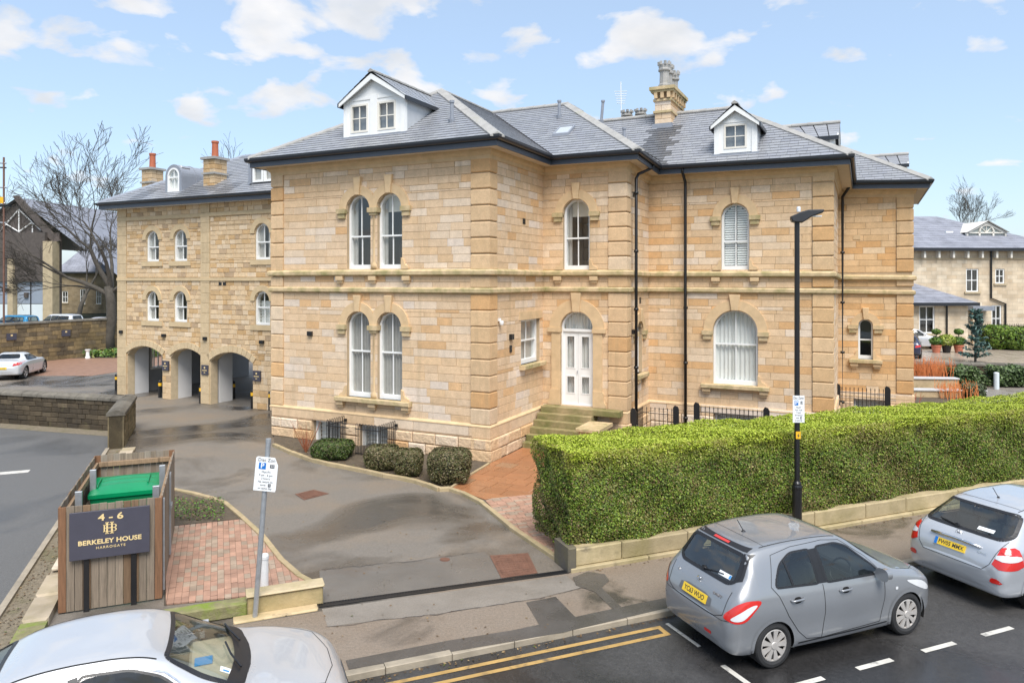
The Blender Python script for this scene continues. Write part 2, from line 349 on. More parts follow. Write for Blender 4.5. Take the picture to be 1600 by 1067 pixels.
def split(traps, wmin, wmax, joint, R=rnd):
    """cuts trapezoids into stones: polygons less a joint"""
    out = []
    for t0, t1, l0, r0, l1, r1 in traps:
        L, Rr = max(l0, l1), min(r0, r1); cuts = []
        x = L + R.uniform(wmin * .5, wmax)
        while Rr - x > wmin * .6: cuts.append(x); x += R.uniform(wmin, wmax)
        ed = [(l0, l1)] + [(c, c) for c in cuts] + [(r0, r1)]; j = joint / 2
        for (a0, a1), (b0, b1) in zip(ed, ed[1:]):
            p = [(a0 + j, t0 + j), (b0 - j, t0 + j), (b1 - j, t1 - j), (a1 + j, t1 - j)]
            if p[1][0] - p[0][0] < .004: p = [(p[0][0], p[0][1]), p[2], p[3]] if p[2][0] - p[3][0] > .02 else None
            elif p[2][0] - p[3][0] < .004: p = p[:3]
            if p and t1 - t0 > joint * 1.5: out.append(p)
    return out
def rows(z0, z1, h):
    n = max(1, round((z1 - z0) / h)); return [(z0 + (z1 - z0) * k / n, z0 + (z1 - z0) * (k + 1) / n) for k in range(n)]
def arc(c, z, r, n=14, a0=0., a1=pi): return [(c + r * math.cos(a0 + (a1 - a0) * k / n), z + r * math.sin(a0 + (a1 - a0) * k / n)) for k in range(n + 1)]
def arched(a0, a1, z0, zs, w=0., wb=None, n=14):
    """outline of a round-headed opening, moved inwards by w (wb at the foot)"""
    wb = w if wb is None else wb; c = (a0 + a1) / 2; r = (a1 - a0) / 2 - w
    return [(a0 + w, z0 + wb), (a1 - w, z0 + wb)] + arc(c, zs, r, n)
def rect(a0, a1, z0, z1, w=0.): return [(a0 + w, z0 + w), (a1 - w, z0 + w), (a1 - w, z1 - w), (a0 + w, z1 - w)]
def clip(poly, axis, val, keep_less):
    out = []; n = len(poly)
    for k in range(n):
        p, q = poly[k], poly[(k + 1) % n]; ip = (p[axis] <= val) == keep_less; iq = (q[axis] <= val) == keep_less
        if ip: out.append(p)
        if ip != iq:
            f = (val - p[axis]) / (q[axis] - p[axis]); out.append((p[0] + (q[0] - p[0]) * f, p[1] + (q[1] - p[1]) * f))
    return out
def cliprect(poly, x0, x1, z0, z1):
    for ax, v, k in ((0, x0, False), (0, x1, True), (1, z0, False), (1, z1, True)):
        poly = clip(poly, ax, v, k)
        if len(poly) < 3: return None
    return poly
def area(p): return abs(sum(p[k - 1][0] * p[k][1] - p[k][0] * p[k - 1][1] for k in range(len(p)))) / 2
def lerp(a, b, t): return tuple(x + (y - x) * t for x, y in zip(a, b))
def G(px, py, z=0.):
    """the point at height z that the photograph shows at pixel (px,py)"""
    t = (CAMH - z) * FPX / (py - HOR); return ((px - 800) / FPX * t, t)
def G3(px, py, z=0.): return (*G(px, py, z), z)
def X(px, Y): return (px - 800) / FPX * Y
def Z(py, Y): return CAMH - (py - HOR) / FPX * Y

# frames: the two houses stand turned 26 degrees to the picture, the street 68 degrees to the line of sight
HO = Vector((-.636, 20.053, 0)); HA = rad(-26)
RA = rad(22)                                            # street direction; s runs along the kerb, n away from the camera
RU = (math.cos(RA), math.sin(RA)); RN = (-math.sin(RA), math.cos(RA))
def S(s, n): return (RU[0] * s + RN[0] * n, RU[1] * s + RN[1] * n)
def front(v0): return lambda a, d, z: (a, v0 + d, z)           # wall facing the street side (local -y)
def side(u0): return lambda a, d, z: (u0 - d, a, z)            # wall facing local +x
# ------------------------------------------------------------------ the big sandstone villa
villa = empty('sandstone_villa', HO, HA, 'large two-storey honey sandstone villa with slate hip roofs and quoined corners', 'house')
UL, VB, UC, VD, UE, VG, UG = -7.89, 3.71, 2.77, 6.24, 8.43, 11.4, 10.81
WALLPATH = [(UL, 9, 0), (UL, 0, 0), (0, 0, 0), (0, VB, 0), (UC, VB, 0), (UC, VD, -.02), (UE, VD, -.04), (UE, VG, -.12), (UG, VG, -.14), (UG, 17, -.14)]
EAVE = [(UL, 9, 0), (UL, 0, 0), (0, 0, 0), (0, VB, 0), (UC, VB, -.02), (UC, VD, -.14), (UE, VD, -.2), (UE, VG, -.34), (UG, VG, -.44), (UG, 17, -.44)]
def stint(R=rnd, warm=0.):
    r = R.random() if R.random() > warm * .6 else R.choice((.1, .3, .95))
    if r < .66: c = lerp((.66, .50, .315), (.64, .455, .255), R.random())
    elif r < .87: c = lerp((.67, .53, .355), (.70, .575, .41), R.random())
    elif r < .94: c = lerp((.65, .535, .385), (.68, .585, .46), R.random())
    else: c = lerp((.61, .40, .20), (.62, .39, .185), R.random())
    k = R.uniform(.93, 1.06); return (c[0] * k, c[1] * k * (.985 - .05 * warm), c[2] * k * (1.05 - .17 * warm))
STONES = []      # (weight, polygon, T, d0, tint, wall, material): gathered first, so that the largest become single stones
def wall(name, T, a0, a1, ztop, holes, weight, qa=0., qb=0., plinth=True, thick=.3, warm=0.):
    """one wall: mortar body with its openings cut, then stones in courses, proud by 12 mm"""
    mb = MB(T); out = rect(a0, a1, -.3, ztop)
    zr = [(-.3, 0)] + rows(0, .62, .31) + [(.62, .97)] + rows(.97, 4.62, .228) + rows(4.62, 5.28, .22) + rows(5.28, 8.43, .225) + [(8.43, 8.9)]
    zr = [(lo, min(hi, ztop)) for lo, hi in zr if lo < ztop - .01]
    for t0, t1, l0, r0, l1, r1 in courses(out, holes, zr): mb.prism([(l0, t0), (r0, t0), (r1, t1), (l1, t1)], 0, thick, back=True)
    o = mb.build(name, 'mortar', villa)
    inner = rect(a0 + qa, a1 - qb, 0, ztop)
    for zs, (w0, w1), d0, mt in ((rows(.97, 4.62, .228) + rows(4.77, 5.13, .18) + rows(5.28, 8.43, .225), (.38, .98), -.012, 'stone'),):
        for p in split(courses(inner, holes, zs), w0, w1, .011): STONES.append((area(p) * weight, p, T, d0, stint(warm=warm), o, mt))
    full = rect(a0, a1, 0, ztop)
    if plinth:
        for p in split(courses(full, holes, [(.62, .97)]), 1.0, 2.0, .012): STONES.append((area(p) * weight, p, T, -.075, stint(), o, 'stone'))
        for p in split(courses(full, holes, rows(0.0, .62, .31)), .45, 1.0, .018): STONES.append((area(p) * weight, p, T, -.11 - rnd.uniform(0, .03), stint(), o, 'rock'))
    return o
def window(T, a0, a1, z0, zs, name='window', zmid=None, arch=True, surround=True, key=True, imposts=True, keyh=.55, ring=.27, cover=None, curt='both', wfr=.07, bars=True, clampl=None, clampr=None, depth=.14, parent=None, trimmat='trim', label=None, house=None, roomd=.9, framemat='white', bottom=.13, ext=.3):
    """sash window: white frame, panes, curtain, room behind; stone archivolt, keystone and imposts"""
    house = house or villa
    c = (a0 + a1) / 2; r = (a1 - a0) / 2; top = zs + r if arch else zs
    O = (lambda w, wb=None: arched(a0, a1, z0, zs, w, wb)) if arch else (lambda w, wb=None: [(a0 + w, z0 + (w if wb is None else wb)), (a1 - w, z0 + (w if wb is None else wb)), (a1 - w, zs - w), (a0 + w, zs - w)])
    zmid = zmid if zmid else z0 + (top - z0) * .46
    mb = MB(T); fb = bottom
    mb.band(O(0, 0), O(wfr, fb), depth - .03, depth + .12)
    glass = O(wfr, fb)
    b = .016
    panes = []
    mb.box(a0 + wfr, a1 - wfr, depth, depth + .06, zmid - .025, zmid + .025)
    for lo, hi, dd in ((z0 + fb, zmid - .025, .05), (zmid + .025, top, .02)):
        for l, h in (((a0 + wfr, c - b), (c + b, a1 - wfr)) if bars else ((a0 + wfr, a1 - wfr),)):
            p = cliprect(glass, l, h, lo, hi)
            if p: panes.append((p, depth + dd))
        if bars: mb.box(c - b, c + b, depth + dd - .012, depth + dd + .02, lo, min(hi, top - wfr - .002))
    if arch is False and bars == 'many': pass
    o = mb.build(name, framemat, parent or house)
    if label: o['label'] = label
    for p, d in panes:
        pm = MB(T); pm.add([(a, d, z) for a, z in p]); pm.build('pane', 'glass', o)
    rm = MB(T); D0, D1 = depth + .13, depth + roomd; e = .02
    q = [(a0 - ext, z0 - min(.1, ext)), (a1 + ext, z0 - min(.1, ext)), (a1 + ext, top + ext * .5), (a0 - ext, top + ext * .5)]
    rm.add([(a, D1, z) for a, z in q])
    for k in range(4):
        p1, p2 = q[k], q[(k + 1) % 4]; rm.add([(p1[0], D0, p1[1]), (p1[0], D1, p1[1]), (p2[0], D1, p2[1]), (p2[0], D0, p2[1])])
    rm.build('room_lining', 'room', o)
    # curtain cloth hung in folds
    def cloth(x0, x1, zb, zt, mat, nm, amp=.025, d=depth + .125, gather=.09):
        cm = MB(T); n = max(8, int((x1 - x0) / gather * 6)); pr = None
        for k in range(n + 1):
            x = x0 + (x1 - x0) * k / n; dd = d + amp * math.sin(2 * pi * (x - x0) / gather + .6 * math.sin(7 * x))
            if pr: cm.add([(pr[0], pr[1], zb), (x, dd, zb), (x, dd, zt), (pr[0], pr[1], zt)])
            pr = (x, dd)
        return cm.build(nm, mat, o, smooth=True)
    zc = top + .08
    if curt == 'both': cloth(a0 - .02, c - r * .25, z0, zc, 'curtain', 'curtain'); cloth(c + r * .25, a1 + .02, z0, zc, 'curtain', 'curtain')
    elif curt == 'closed': cloth(a0 - .02, a1 + .02, z0, zc, 'curtain', 'curtain', .035, gather=.11)
    elif curt == 'net': cloth(a0 - .02, a1 + .02, z0, zc, 'net', 'curtain', .03, gather=.13)
    elif curt == 'left': cloth(a0 - .02, c - r * .45, z0, zc, 'curtain', 'curtain'); 
    elif curt == 'leftblind':
        cloth(a0 - .02, c - r * .5, z0, zc, 'curtain', 'curtain'); bm = MB(T); bm.box(a0 + .02, a1 - .02, depth + .15, depth + .16, zs - .1, top); bm.build('blind', 'blind', o)
    elif curt == 'slats':
        for (l, h) in ((a0 + wfr + .01, c - .03), (c + .03, a1 - wfr - .01)):
            sm = MB(T); z = z0 + fb + .03
            while z < top - .1:
                rr = h if z <= zs else None
                lim = (l, h)
                if z > zs - .02:
                    hw = math.sqrt(max(.0004, (r - wfr) ** 2 - (z + .05 - zs) ** 2)); lim = (max(l, c - hw), min(h, c + hw))
                if lim[1] - lim[0] > .05: sm.prism([(lim[0], z), (lim[1], z), (lim[1], z + .012), (lim[0], z + .012)], depth + .10, depth + .16); sm.add([(lim[0], depth + .10, z), (lim[1], depth + .10, z), (lim[1], depth + .13, z + .055), (lim[0], depth + .13, z + .055)])
                z += .075
            sm.build('shutter_slats', 'white', o)
    elif curt == 'blinds':
        sm = MB(T); z = z0 + .06
        while z < zs - .05: sm.add([(a0 + wfr, depth + .15, z), (a1 - wfr, depth + .15, z), (a1 - wfr, depth + .12, z + .06), (a0 + wfr, depth + .12, z + .06)]); z += .12
        sm.add([(a0 + wfr, depth + .17, z0), (a1 - wfr, depth + .17, z0), (a1 - wfr, depth + .17, zs), (a0 + wfr, depth + .17, zs)]); sm.build('blind', 'net', o)
    if surround and arch:
        am = MB(T); n = 18
        outer = arc(c, zs, r + ring, n); inner = arc(c, zs, r, n)
        if clampl is not None: outer = [(max(a, clampl), z) for a, z in outer]; inner = [(max(a, clampl - 0), z) for a, z in inner]
        if clampr is not None: outer = [(min(a, clampr), z) for a, z in outer]
        am.band(outer, inner, -.06, depth, closed=False); am.build('archivolt', trimmat, o)
    if key and arch:
        km = MB(T); w0, w1 = .085 * (1 + (r - .44)), .14 * (1 + (r - .44)); zt = zs + r - .02
        km.prism([(c - w0, zt), (c + w0, zt), (c + w1, zt + keyh), (c - w1, zt + keyh)], -.12, .05, bevel=.012); km.build('keystone', trimmat, o)
    if imposts and arch:
        for sgn, x in ((-1, a0), (1, a1)):
            if (sgn < 0 and clampl is not None) or (sgn > 0 and clampr is not None): continue
            im = MB(T); x0, x1 = (x - .34, x + .0) if sgn < 0 else (x - .0, x + .34)
            im.box(x0, x1, -.12, depth * .6, zs - .12, zs + .02); im.box(x0 + .04, x1 - .04, -.085, depth * .6, zs - .26, zs - .12); im.build('impost', 'trimmoss' if trimmat == 'trim' else trimmat, o)
    return o
def sill(T, a0, a1, z0, win, nb=2, ext=.36, scrolls=True, depth=.12):
    sm = MB(T); sm.prism([(a0 - ext, z0 - .13), (a1 + ext, z0 - .13), (a1 + ext, z0), (a0 - ext, z0)], -.2, depth, back=True, bevel=.015)
    sm.build('sill', 'trimmoss', win)
    for k in range(nb):
        x = a0 - ext + .17 + (a1 - a0 + 2 * ext - .34) * k / max(1, nb - 1); bm = MB(T)
        bm.box(x - .13, x + .13, -.15, .02, z0 - .24, z0 - .135); bm.box(x - .10, x + .10, -.10, .02, z0 - .32, z0 - .24); bm.build('bracket', 'trim', win)
    if scrolls: scroll(T, a0, a1, z0, win)
def scroll(T, a0, a1, z0, win):
    for sgn, x in ((-1, a0), (1, a1)):
        p = [(0, 0), (.26, 0), (.26, .06), (.20, .10), (.13, .13), (.09, .20), (.07, .30), (0, .34)]
        p = [(x + sgn * a, z0 + z) for a, z in p]
        if sgn < 0: p = p[::-1]
        cm = MB(T); cm.prism(p, -.07, .02); cm.build('scroll', 'trim', win)

TA, TB, TC, TD, TE, TF, TG = front(0), side(0), front(VB), side(UC), front(VD), side(UE), front(VG)
aw = ((-4.90, -4.02), (-3.76, -2.88))
holesA = [arched(a, b, 5.34, 7.15) for a, b in aw] + [arched(a, b, 1.46, 3.63) for a, b in aw] + [rect(-6.21, -5.10, -.3, .64), rect(-4.40, -3.34, -.3, .66)]
wA = wall('wall', TA, UL, 0, 8.6, holesA, 1.0, .46, .56)
wB = wall('wall', TB, .3, VB, 8.6, [rect(2.05, 3.45, 2.44, 3.80)], .45, .12, 0)
holesC = [arched(.71, 1.60, 5.34, 7.12), arched(.62, 1.72, 1.05, 3.48)]
wC = wall('wall', TC, 0, UC, 8.6, holesC, .95, 0, .56, warm=.35)
wD = wall('wall', TD, VB + .3, VD, 8.6, [arched(4.75, 5.45, 2.0, 3.35)], .3, .12, 0)
holesE = [arched(5.16, 6.03, 5.34, 7.03), arched(4.90, 6.29, 1.66, 3.36), rect(4.95, 6.25, -.3, .72)]
wE = wall('wall', TE, UC, UE, 8.5, holesE, .9, 0, .56, warm=.42)
wF = wall('wall', TF, VD + .3, VG, 8.4, [], .1, .12, 0)
holesG = [arched(9.10, 9.58, 2.15, 3.37), rect(8.95, 10.0, -.3, .72)]
wG = wall('wall', TG, UE, UG, 8.3, holesG, .7, 0, .50, warm=1.)
bw = MB(); bw.box(UG - .3, UG, VG + .3, 17, -.3, 8.3); bw.box(UL, UL + .3, .3, 9, -.3, 8.6); bw.box(UL, UG - .3, 16.7, 17, -.3, 8.3); bw.build('rear_wall', 'stone', villa)

STONES.sort(key=lambda s: -s[0])
rest = {}
for k, (wt, p, T, d0, t, o, mt) in enumerate(STONES):
    bev = .03 if mt == 'rock' else .005
    if k < 300:
        mb = MB(T); mb.prism(p, d0, .03, t, bevel=bev); mb.build('stone', mt, o)
    else: rest.setdefault(mt, []).append((p, T, d0, t, bev))
for mt, lst in rest.items():
    mb = MB()
    for p, T, d0, t, bev in lst: mb.T = T; mb.prism(p, d0, .03, t, bevel=bev)
    tag(mb.build('stone_facing' if mt == 'stone' else 'rock_faced_base', mt, villa), kind='stuff')

# quoins
QZ = [(z0 + .006, z1 - .006) for z0, z1 in rows(.99, 4.62, .455)] + [(4.785, 5.12)] + [(z0 + .012, z1 - .012) for z0, z1 in rows(5.285, 8.43, .45)]
def quoins(cx, cy, wf, ws, zo=0.):
    for k, (z0, z1) in enumerate(QZ):
        mb = MB(); e = .05
        mb.zprism([(cx - wf, cy + .02), (cx - wf, cy - e), (cx + e, cy - e), (cx + e, cy + ws), (cx - .02, cy + ws), (cx - .02, cy + .02)], z0, z1 + (zo if k == len(QZ) - 1 else 0), tuple(c * .95 for c in stint(warm=.7 + (.3 if cx > 5 else 0))), ch=.028)
        mb.build('quoin', 'stone', villa)
    for z0, z1, e, m in ((.0, .305, .13, 'rock'), (.315, .615, .13, 'rock'), (.63, .925, .08, 'stone')):
        mb = MB(); mb.zprism([(cx - .5, cy + .02), (cx - .5, cy - e), (cx + e, cy - e), (cx + e, cy + .5), (cx - .02, cy + .5), (cx - .02, cy + .02)], z0, z1, stint(warm=.3), ch=.02 if m == 'rock' else .006); mb.build('base_quoin', m, villa)
quoins(0, 0, .55, .42); quoins(UC, VB, .55, .40); quoins(UE, VD, .54, .40, -.12); quoins(UG, VG, .48, .3, -.3)
for z0, z1 in QZ:
    mb = MB(); mb.zprism([(UL - .05, .3), (UL - .05, -.05), (UL + .45, -.05), (UL + .45, .02), (UL + .02, .02), (UL + .02, .3)], z0, z1, stint(warm=.6), ch=.028); mb.build('quoin', 'stone', villa)

# string courses, plinth cap, cornice, soffit, fascia, gutter
def run(name, mat, prof, path=WALLPATH):
    mb = MB(); mb.sweep(path, prof); return mb.build(name, mat, villa)
run('string_course', 'trimmoss', [(-.02, 5.13), (.09, 5.13), (.14, 5.17), (.14, 5.26), (.10, 5.30), (-.02, 5.33)])
run('string_course', 'trimmoss', [(-.02, 4.62), (.07, 4.62), (.11, 4.66), (.11, 4.75), (.06, 4.79), (-.02, 4.79)])
run('plinth_cap', 'trim', [(-.02, .93), (.085, .93), (.085, .955), (-.0, 1.02), (-.02, 1.02)])
run('cornice', 'trim', [(-.02, 8.36), (.05, 8.36), (.06, 8.46), (.13, 8.53), (.15, 8.62), (-.02, 8.62)], EAVE)
run('soffit', 'soffit', [(-.25, 8.62), (.49, 8.62), (.49, 8.65), (-.25, 8.65)], EAVE)
run('fascia', 'fascia', [(.47, 8.60), (.505, 8.60), (.505, 8.83), (.47, 8.83)], EAVE)
run('gutter', 'gutter', [(.508, 8.88), (.508, 8.80), (.53, 8.76), (.57, 8.75), (.61, 8.77), (.63, 8.82), (.635, 8.885), (.615, 8.885), (.60, 8.83), (.57, 8.80), (.54, 8.80), (.525, 8.83), (.525, 8.88)], EAVE)

# ---- windows of the villa
for k, (a, b) in enumerate(aw):
    mid = -3.89; kw = dict(clampr=mid) if k == 0 else dict(clampl=mid)
    wn = window(TA, a, b, 5.34, 7.15, curt='left' if k == 0 else 'leftblind', zmid=6.33, **kw); scroll(TA, a, b, 5.34, wn) if False else None
    if k == 1: 
        for x in (-5.12, -3.89, -2.68):
            mb = MB(TA); mb.box(x - .13, x + .13, -.13, .02, 5.00, 5.125); mb.box(x - .10, x + .10, -.09, .02, 4.92, 5.0); mb.build('bracket', 'trim', wn)
        mb = MB(TA); mb.prism([(-2.88, 5.33), (-2.62, 5.33), (-2.62, 5.39), (-2.74, 5.46), (-2.80, 5.62), (-2.88, 5.66)], -.07, .02); mb.build('scroll', 'trim', wn)
    wn = window(TA, a, b, 1.46, 3.63, curt='closed', zmid=2.85, keyh=.50, **kw)
    if k == 1: sill(TA, -4.90, -2.88, 1.46, wn, 3)
    for zs, zb in ((7.15, 5.34), (3.63, 1.46)):
        if k == 0:
            mb = MB(TA); mb.lathe([(.13, zb), (.13, zb + .12), (.10, zb + .18), (.088, zb + .22), (.082, zs - .3), (.10, zs - .27), (.10, zs - .24), (.085, zs - .22), (.14, zs - .12)], 12, (-3.89, .06)); mb.build('colonnette', 'trim', wn, smooth=True)
            mb = MB(TA); mb.box(-4.07, -3.71, -.12, .1, zs - .12, zs + .02); mb.box(-4.02, -3.76, -.08, .1, zs - .2, zs - .12); mb.box(-3.985, -3.795, .10, .28, zb, zs); mb.build('capital', 'trimmoss', wn)
for a0, a1, zt in ((-6.21, -5.10, .64), (-4.40, -3.34, .66)): window(TA, a0, a1, -.28, zt, 'basement_window', arch=False, bars=True, zmid=-.2, curt='blinds', bottom=.06)
wn = window(TB, 2.05, 3.45, 2.44, 3.80, arch=False, zmid=3.15, curt='closed', bars=True); sill(TB, 2.05, 3.45, 2.44, wn, 0, .12, False)
mb = MB(TB); mb.box(1.90, 3.60, -.03, .05, 3.80, 4.05); mb.build('lintel', 'trim', wn)
wn = window(TC, .71, 1.60, 5.34, 7.12, curt='leftblind', zmid=6.33, keyh=.52); scroll(TC, .71, 1.60, 5.33, wn)
for x in (.55, 1.76):
    mb = MB(TC); mb.box(x - .13, x + .13, -.13, .02, 5.00, 5.125); mb.box(x - .10, x + .10, -.09, .02, 4.92, 5.0); mb.build('bracket', 'trim', wn)
wn = window(TD, 4.75, 5.45, 2.0, 3.35, curt='left', keyh=.4); sill(TD, 4.75, 5.45, 2.0, wn, 2, .2, False)
wn = window(TE, 5.16, 6.03, 5.34, 7.03, curt='slats', zmid=6.25, keyh=.52); scroll(TE, 5.16, 6.03, 5.33, wn)
for x in (5.0, 6.2):
    mb = MB(TE); mb.box(x - .13, x + .13, -.13, .02, 4.97, 5.09); mb.box(x - .10, x + .10, -.09, .02, 4.89, 4.97); mb.build('bracket', 'trim', wn)
wn = window(TE, 4.90, 6.29, 1.66, 3.36, curt='net', zmid=2.95, keyh=.5, ring=.30); sill(TE, 4.90, 6.29, 1.66, wn)
wn = window(TG, 9.10, 9.58, 2.15, 3.37, curt='none', zmid=2.85, bars=False, keyh=.42, ring=.24, wfr=.06); sill(TG, 9.10, 9.58, 2.15, wn, 2, .3)
window(TE, 4.95, 6.25, -.28, .72, 'basement_window', arch=False, zmid=-.2, curt='slats', bottom=.06)
window(TG, 8.95, 10.0, -.28, .72, 'basement_window', arch=False, zmid=-.2, curt='slats', bottom=.06)
# ---- front door with fanlight
T = TC; a0, a1, z0, zs = .62, 1.72, 1.05, 3.48; c = 1.17
mb = MB(T); mb.band(arched(a0, a1, z0, zs), arched(a0, a1, z0, zs, .06, .03), .08, .24); mb.box(a0 + .06, a1 - .06, .07, .22, zs - .1, zs - .02)
door = mb.build('door', 'white', villa); door['label'] = 'white double door with four glazed panels under a half-round fanlight'
lm = MB(T)
for l, h in ((a0 + .06, c - .004), (c + .004, a1 - .06)):
    g0, g1 = l + .095, h - .095
    lm.box(l, g0, .12, .17, z0 + .03, zs - .1); lm.box(g1, h, .12, .17, z0 + .03, zs - .1)
    for za, zb_ in ((z0 + .03, z0 + .36), (z0 + .93, z0 + 1.16), (z0 + 2.20, zs - .1)): lm.box(g0, g1, .12, .17, za, zb_)
    for za, zb_ in ((z0 + .36, z0 + .93), (z0 + 1.16, z0 + 2.20)):
        lm.band(rect(g0, g1, za, zb_), rect(g0, g1, za, zb_, .03), .108, .13)
        pm = MB(T); pm.add([(g0, .145, za), (g1, .145, za), (g1, .145, zb_), (g0, .145, zb_)]); pm.build('pane', 'glass', door)
lm.build('door_leaves', 'white', door)
pm = MB(T); pm.add([(a, .15, z) for a, z in arc(c, zs, .49)]); pm.build('fanlight', 'glass', door)
mb = MB(T); n = 60
for k in range(n):
    x0, x1 = a0 + .05 + k * 1.0 / n, a0 + .05 + (k + 1) * 1.0 / n; f = lambda x: .3 + .03 * math.sin(x * 60)
    mb.add([(x0, f(x0), z0), (x1, f(x1), z0), (x1, f(x1), 4.05), (x0, f(x0), 4.05)])
mb.build('curtain', 'net', door, smooth=True)
mb = MB(T); mb.box(c - .03, c - .015, .09, .12, z0 + 1.0, z0 + 1.1); mb.build('door_handle', 'galv', door)
am = MB(T); am.band(arc(c, zs, .92, 20), arc(c, zs, .55, 20), -.06, .1, closed=False); am.build('archivolt', 'trim', door)
for sgn, x in ((-1, a0), (1, a1)):
    jm = MB(T); p = (x - .30, x) if sgn < 0 else (x, x + .30); jm.prism(rect(p[0], p[1], z0, zs - .12), -.05, .1, back=True); jm.build('jamb', 'trim', door)
    jm = MB(T); p = (x - .42, x + .02) if sgn < 0 else (x - .02, x + .42); jm.box(p[0], p[1], -.09, .08, zs - .12, zs + .02); jm.build('impost', 'trim', door)
    jm = MB(T); q = [(0, 0), (.42, 0), (.42, .1), (.36, .2), (.35, .42), (.31, .5), (0, .5)]; q = [(x + sgn * a, z0 + z) for a, z in q]; jm.prism(q if sgn > 0 else q[::-1], -.08, .05); jm.build('jamb_foot', 'trim', door)
km = MB(T); km.prism([(c - .11, 4.0), (c + .11, 4.0), (c + .17, 4.60), (c - .17, 4.60)], -.13, .05, bevel=.012); km.build('keystone', 'trim', door)

# ---- roof
K = .605; ZE = 8.88
def slope(p0, e, z0, k, poly, tint, R=rnd, lists=None):
    """slates on one slope: eave from p0 along e (plan unit vector); poly in (along eave, up slope)"""
    g = (-e[1], e[0]); cs = 1 / math.sqrt(1 + k * k); sn = k * cs; nx, nz = -sn, cs
    def P(s_, t_, h): return (p0[0] + e[0] * s_ + g[0] * (t_ * cs + nx * h), p0[1] + e[1] * s_ + g[1] * (t_ * cs + nx * h), z0 + t_ * sn + nz * h)
    tmax = max(t for s_, t in poly); tr = []; n = int(tmax / .205)
    for t0, t1, l0, r0, l1, r1 in courses(poly, [], [(tmax * i / n, tmax * (i + 1) / n) for i in range(n)]): tr.append((t0, t1, l0, r0, l1, r1))
    out = []
    for p in split(tr, .26, .36, .007, R):
        out.append((p, P, tint(p)))
    dm = MB(); dm.add([P(s_, t_, 0) for s_, t_ in poly])
    return out, dm, P
def stp(plan, p0, e, k):
    g = (-e[1], e[0]); q = math.sqrt(1 + k * k)
    return [((x - p0[0]) * e[0] + (y - p0[1]) * e[1], ((x - p0[0]) * g[0] + (y - p0[1]) * g[1]) * q) for x, y in plan]
def slate_geo(mb, p, P, t):
    n = len(p); zs_ = [q[1] for q in p]; lo, hi = min(zs_), max(zs_); i = len(mb.v)
    hh = [.024 if q[1] - lo < (hi - lo) * .5 else .008 for q in p]
    mb.v += [P(q[0], q[1] - (.012 if h > .02 else 0), h) for q, h in zip(p, hh)]; mb.v += [P(q[0], q[1], 0) for q in p]
    mb.f.append(tuple(range(i, i + n))); mb.c.append(t)
    for k in range(n): j = (k + 1) % n; mb.f.append((i + k, i + n + k, i + n + j, i + j)); mb.c.append(t)
def sltint(p=None, R=rnd, dark=0.):
    k = R.uniform(.90, 1.09) * (1 - dark); b = R.uniform(-.012, .012); return ((.272 + b) * k, (.280 + b) * k, (.300 + b * .5) * k)
ZEE, ZEG = ZE - .18, ZE - .42; KE = .64
ax, ay = -3.945, 3.945
SL = []
def roof_slope(plan, p0, e, z0, k, tint=None, keep=1.):
    out, dm, P = slope(p0, e, z0, k, stp(plan, p0, e, k), tint or sltint); dm.build('roof_deck', 'deck', villa); SL.extend((area(p) * keep, p, P_, t) for p, P_, t in out); return P
roofA = roof_slope([(-8.44, -.55), (.55, -.55), (ax, ay)], (-8.44, -.55), (1, 0), ZE, K)
roof_slope([(.55, -.55), (.55, 3.16), (ax, 7.655), (ax, ay)], (.55, -.55), (0, 1), ZE, K, keep=.5)
roof_slope([(-8.44, 9), (-8.44, -.55), (ax, ay), (ax, 9)], (-8.44, 9), (0, -1), ZE, K, keep=.1)
roof_slope([(.55, 3.16), (3.32, 3.16), (-.70, 7.655), (ax, 7.655)], (.55, 3.16), (1, 0), ZE, K, keep=.9)
roof_slope([(3.32, 3.16), (3.32, 5.69), (.2, 8.8), (-.70, 8.8), (-.70, 7.655)], (3.32, 3.16), (0, 1), ZE, 2.72 / 4.02, keep=.3)
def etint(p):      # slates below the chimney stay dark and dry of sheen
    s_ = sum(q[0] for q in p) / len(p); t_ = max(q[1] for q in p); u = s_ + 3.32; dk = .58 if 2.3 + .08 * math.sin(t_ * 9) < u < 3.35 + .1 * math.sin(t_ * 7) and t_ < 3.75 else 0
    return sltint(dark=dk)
roofE = roof_slope([(3.32, 5.69), (8.98, 5.69), (4.88, 9.79), (-1.0, 9.79)], (3.32, 5.69), (1, 0), ZEE, KE, etint, keep=.8)
roof_slope([(8.98, 5.69), (8.98, 13.9), (4.88, 9.79)], (8.98, 5.69), (0, 1), ZEE, KE, keep=.1)
roof_slope([(6.2, 10.85), (11.36, 10.85), (7.8, 14.4), (4, 14.4)], (6.2, 10.85), (1, 0), ZEG, .62, keep=.5)
roof_slope([(11.36, 10.85), (11.36, 17.2), (7.8, 14.4)], (11.36, 10.85), (0, 1), ZEG, .62, keep=.1)
SL.sort(key=lambda s: -s[0]); mb = MB()
roofpart = MB(); roofpart.add([(-8.3, -.4, 8.84), (.4, -.4, 8.84), (.4, 3, 8.84), (-8.3, 3, 8.84)]); roofpart = roofpart.build('roof', 'deck', villa)
for k, (wt, p, P, t) in enumerate(SL):
    if k < 300: m1 = MB(); slate_geo(m1, p, P, t); m1.build('slate', 'slate', roofpart)
    else: slate_geo(mb, p, P, t)
tag(mb.build('slate_covering', 'slate', villa), kind='stuff')
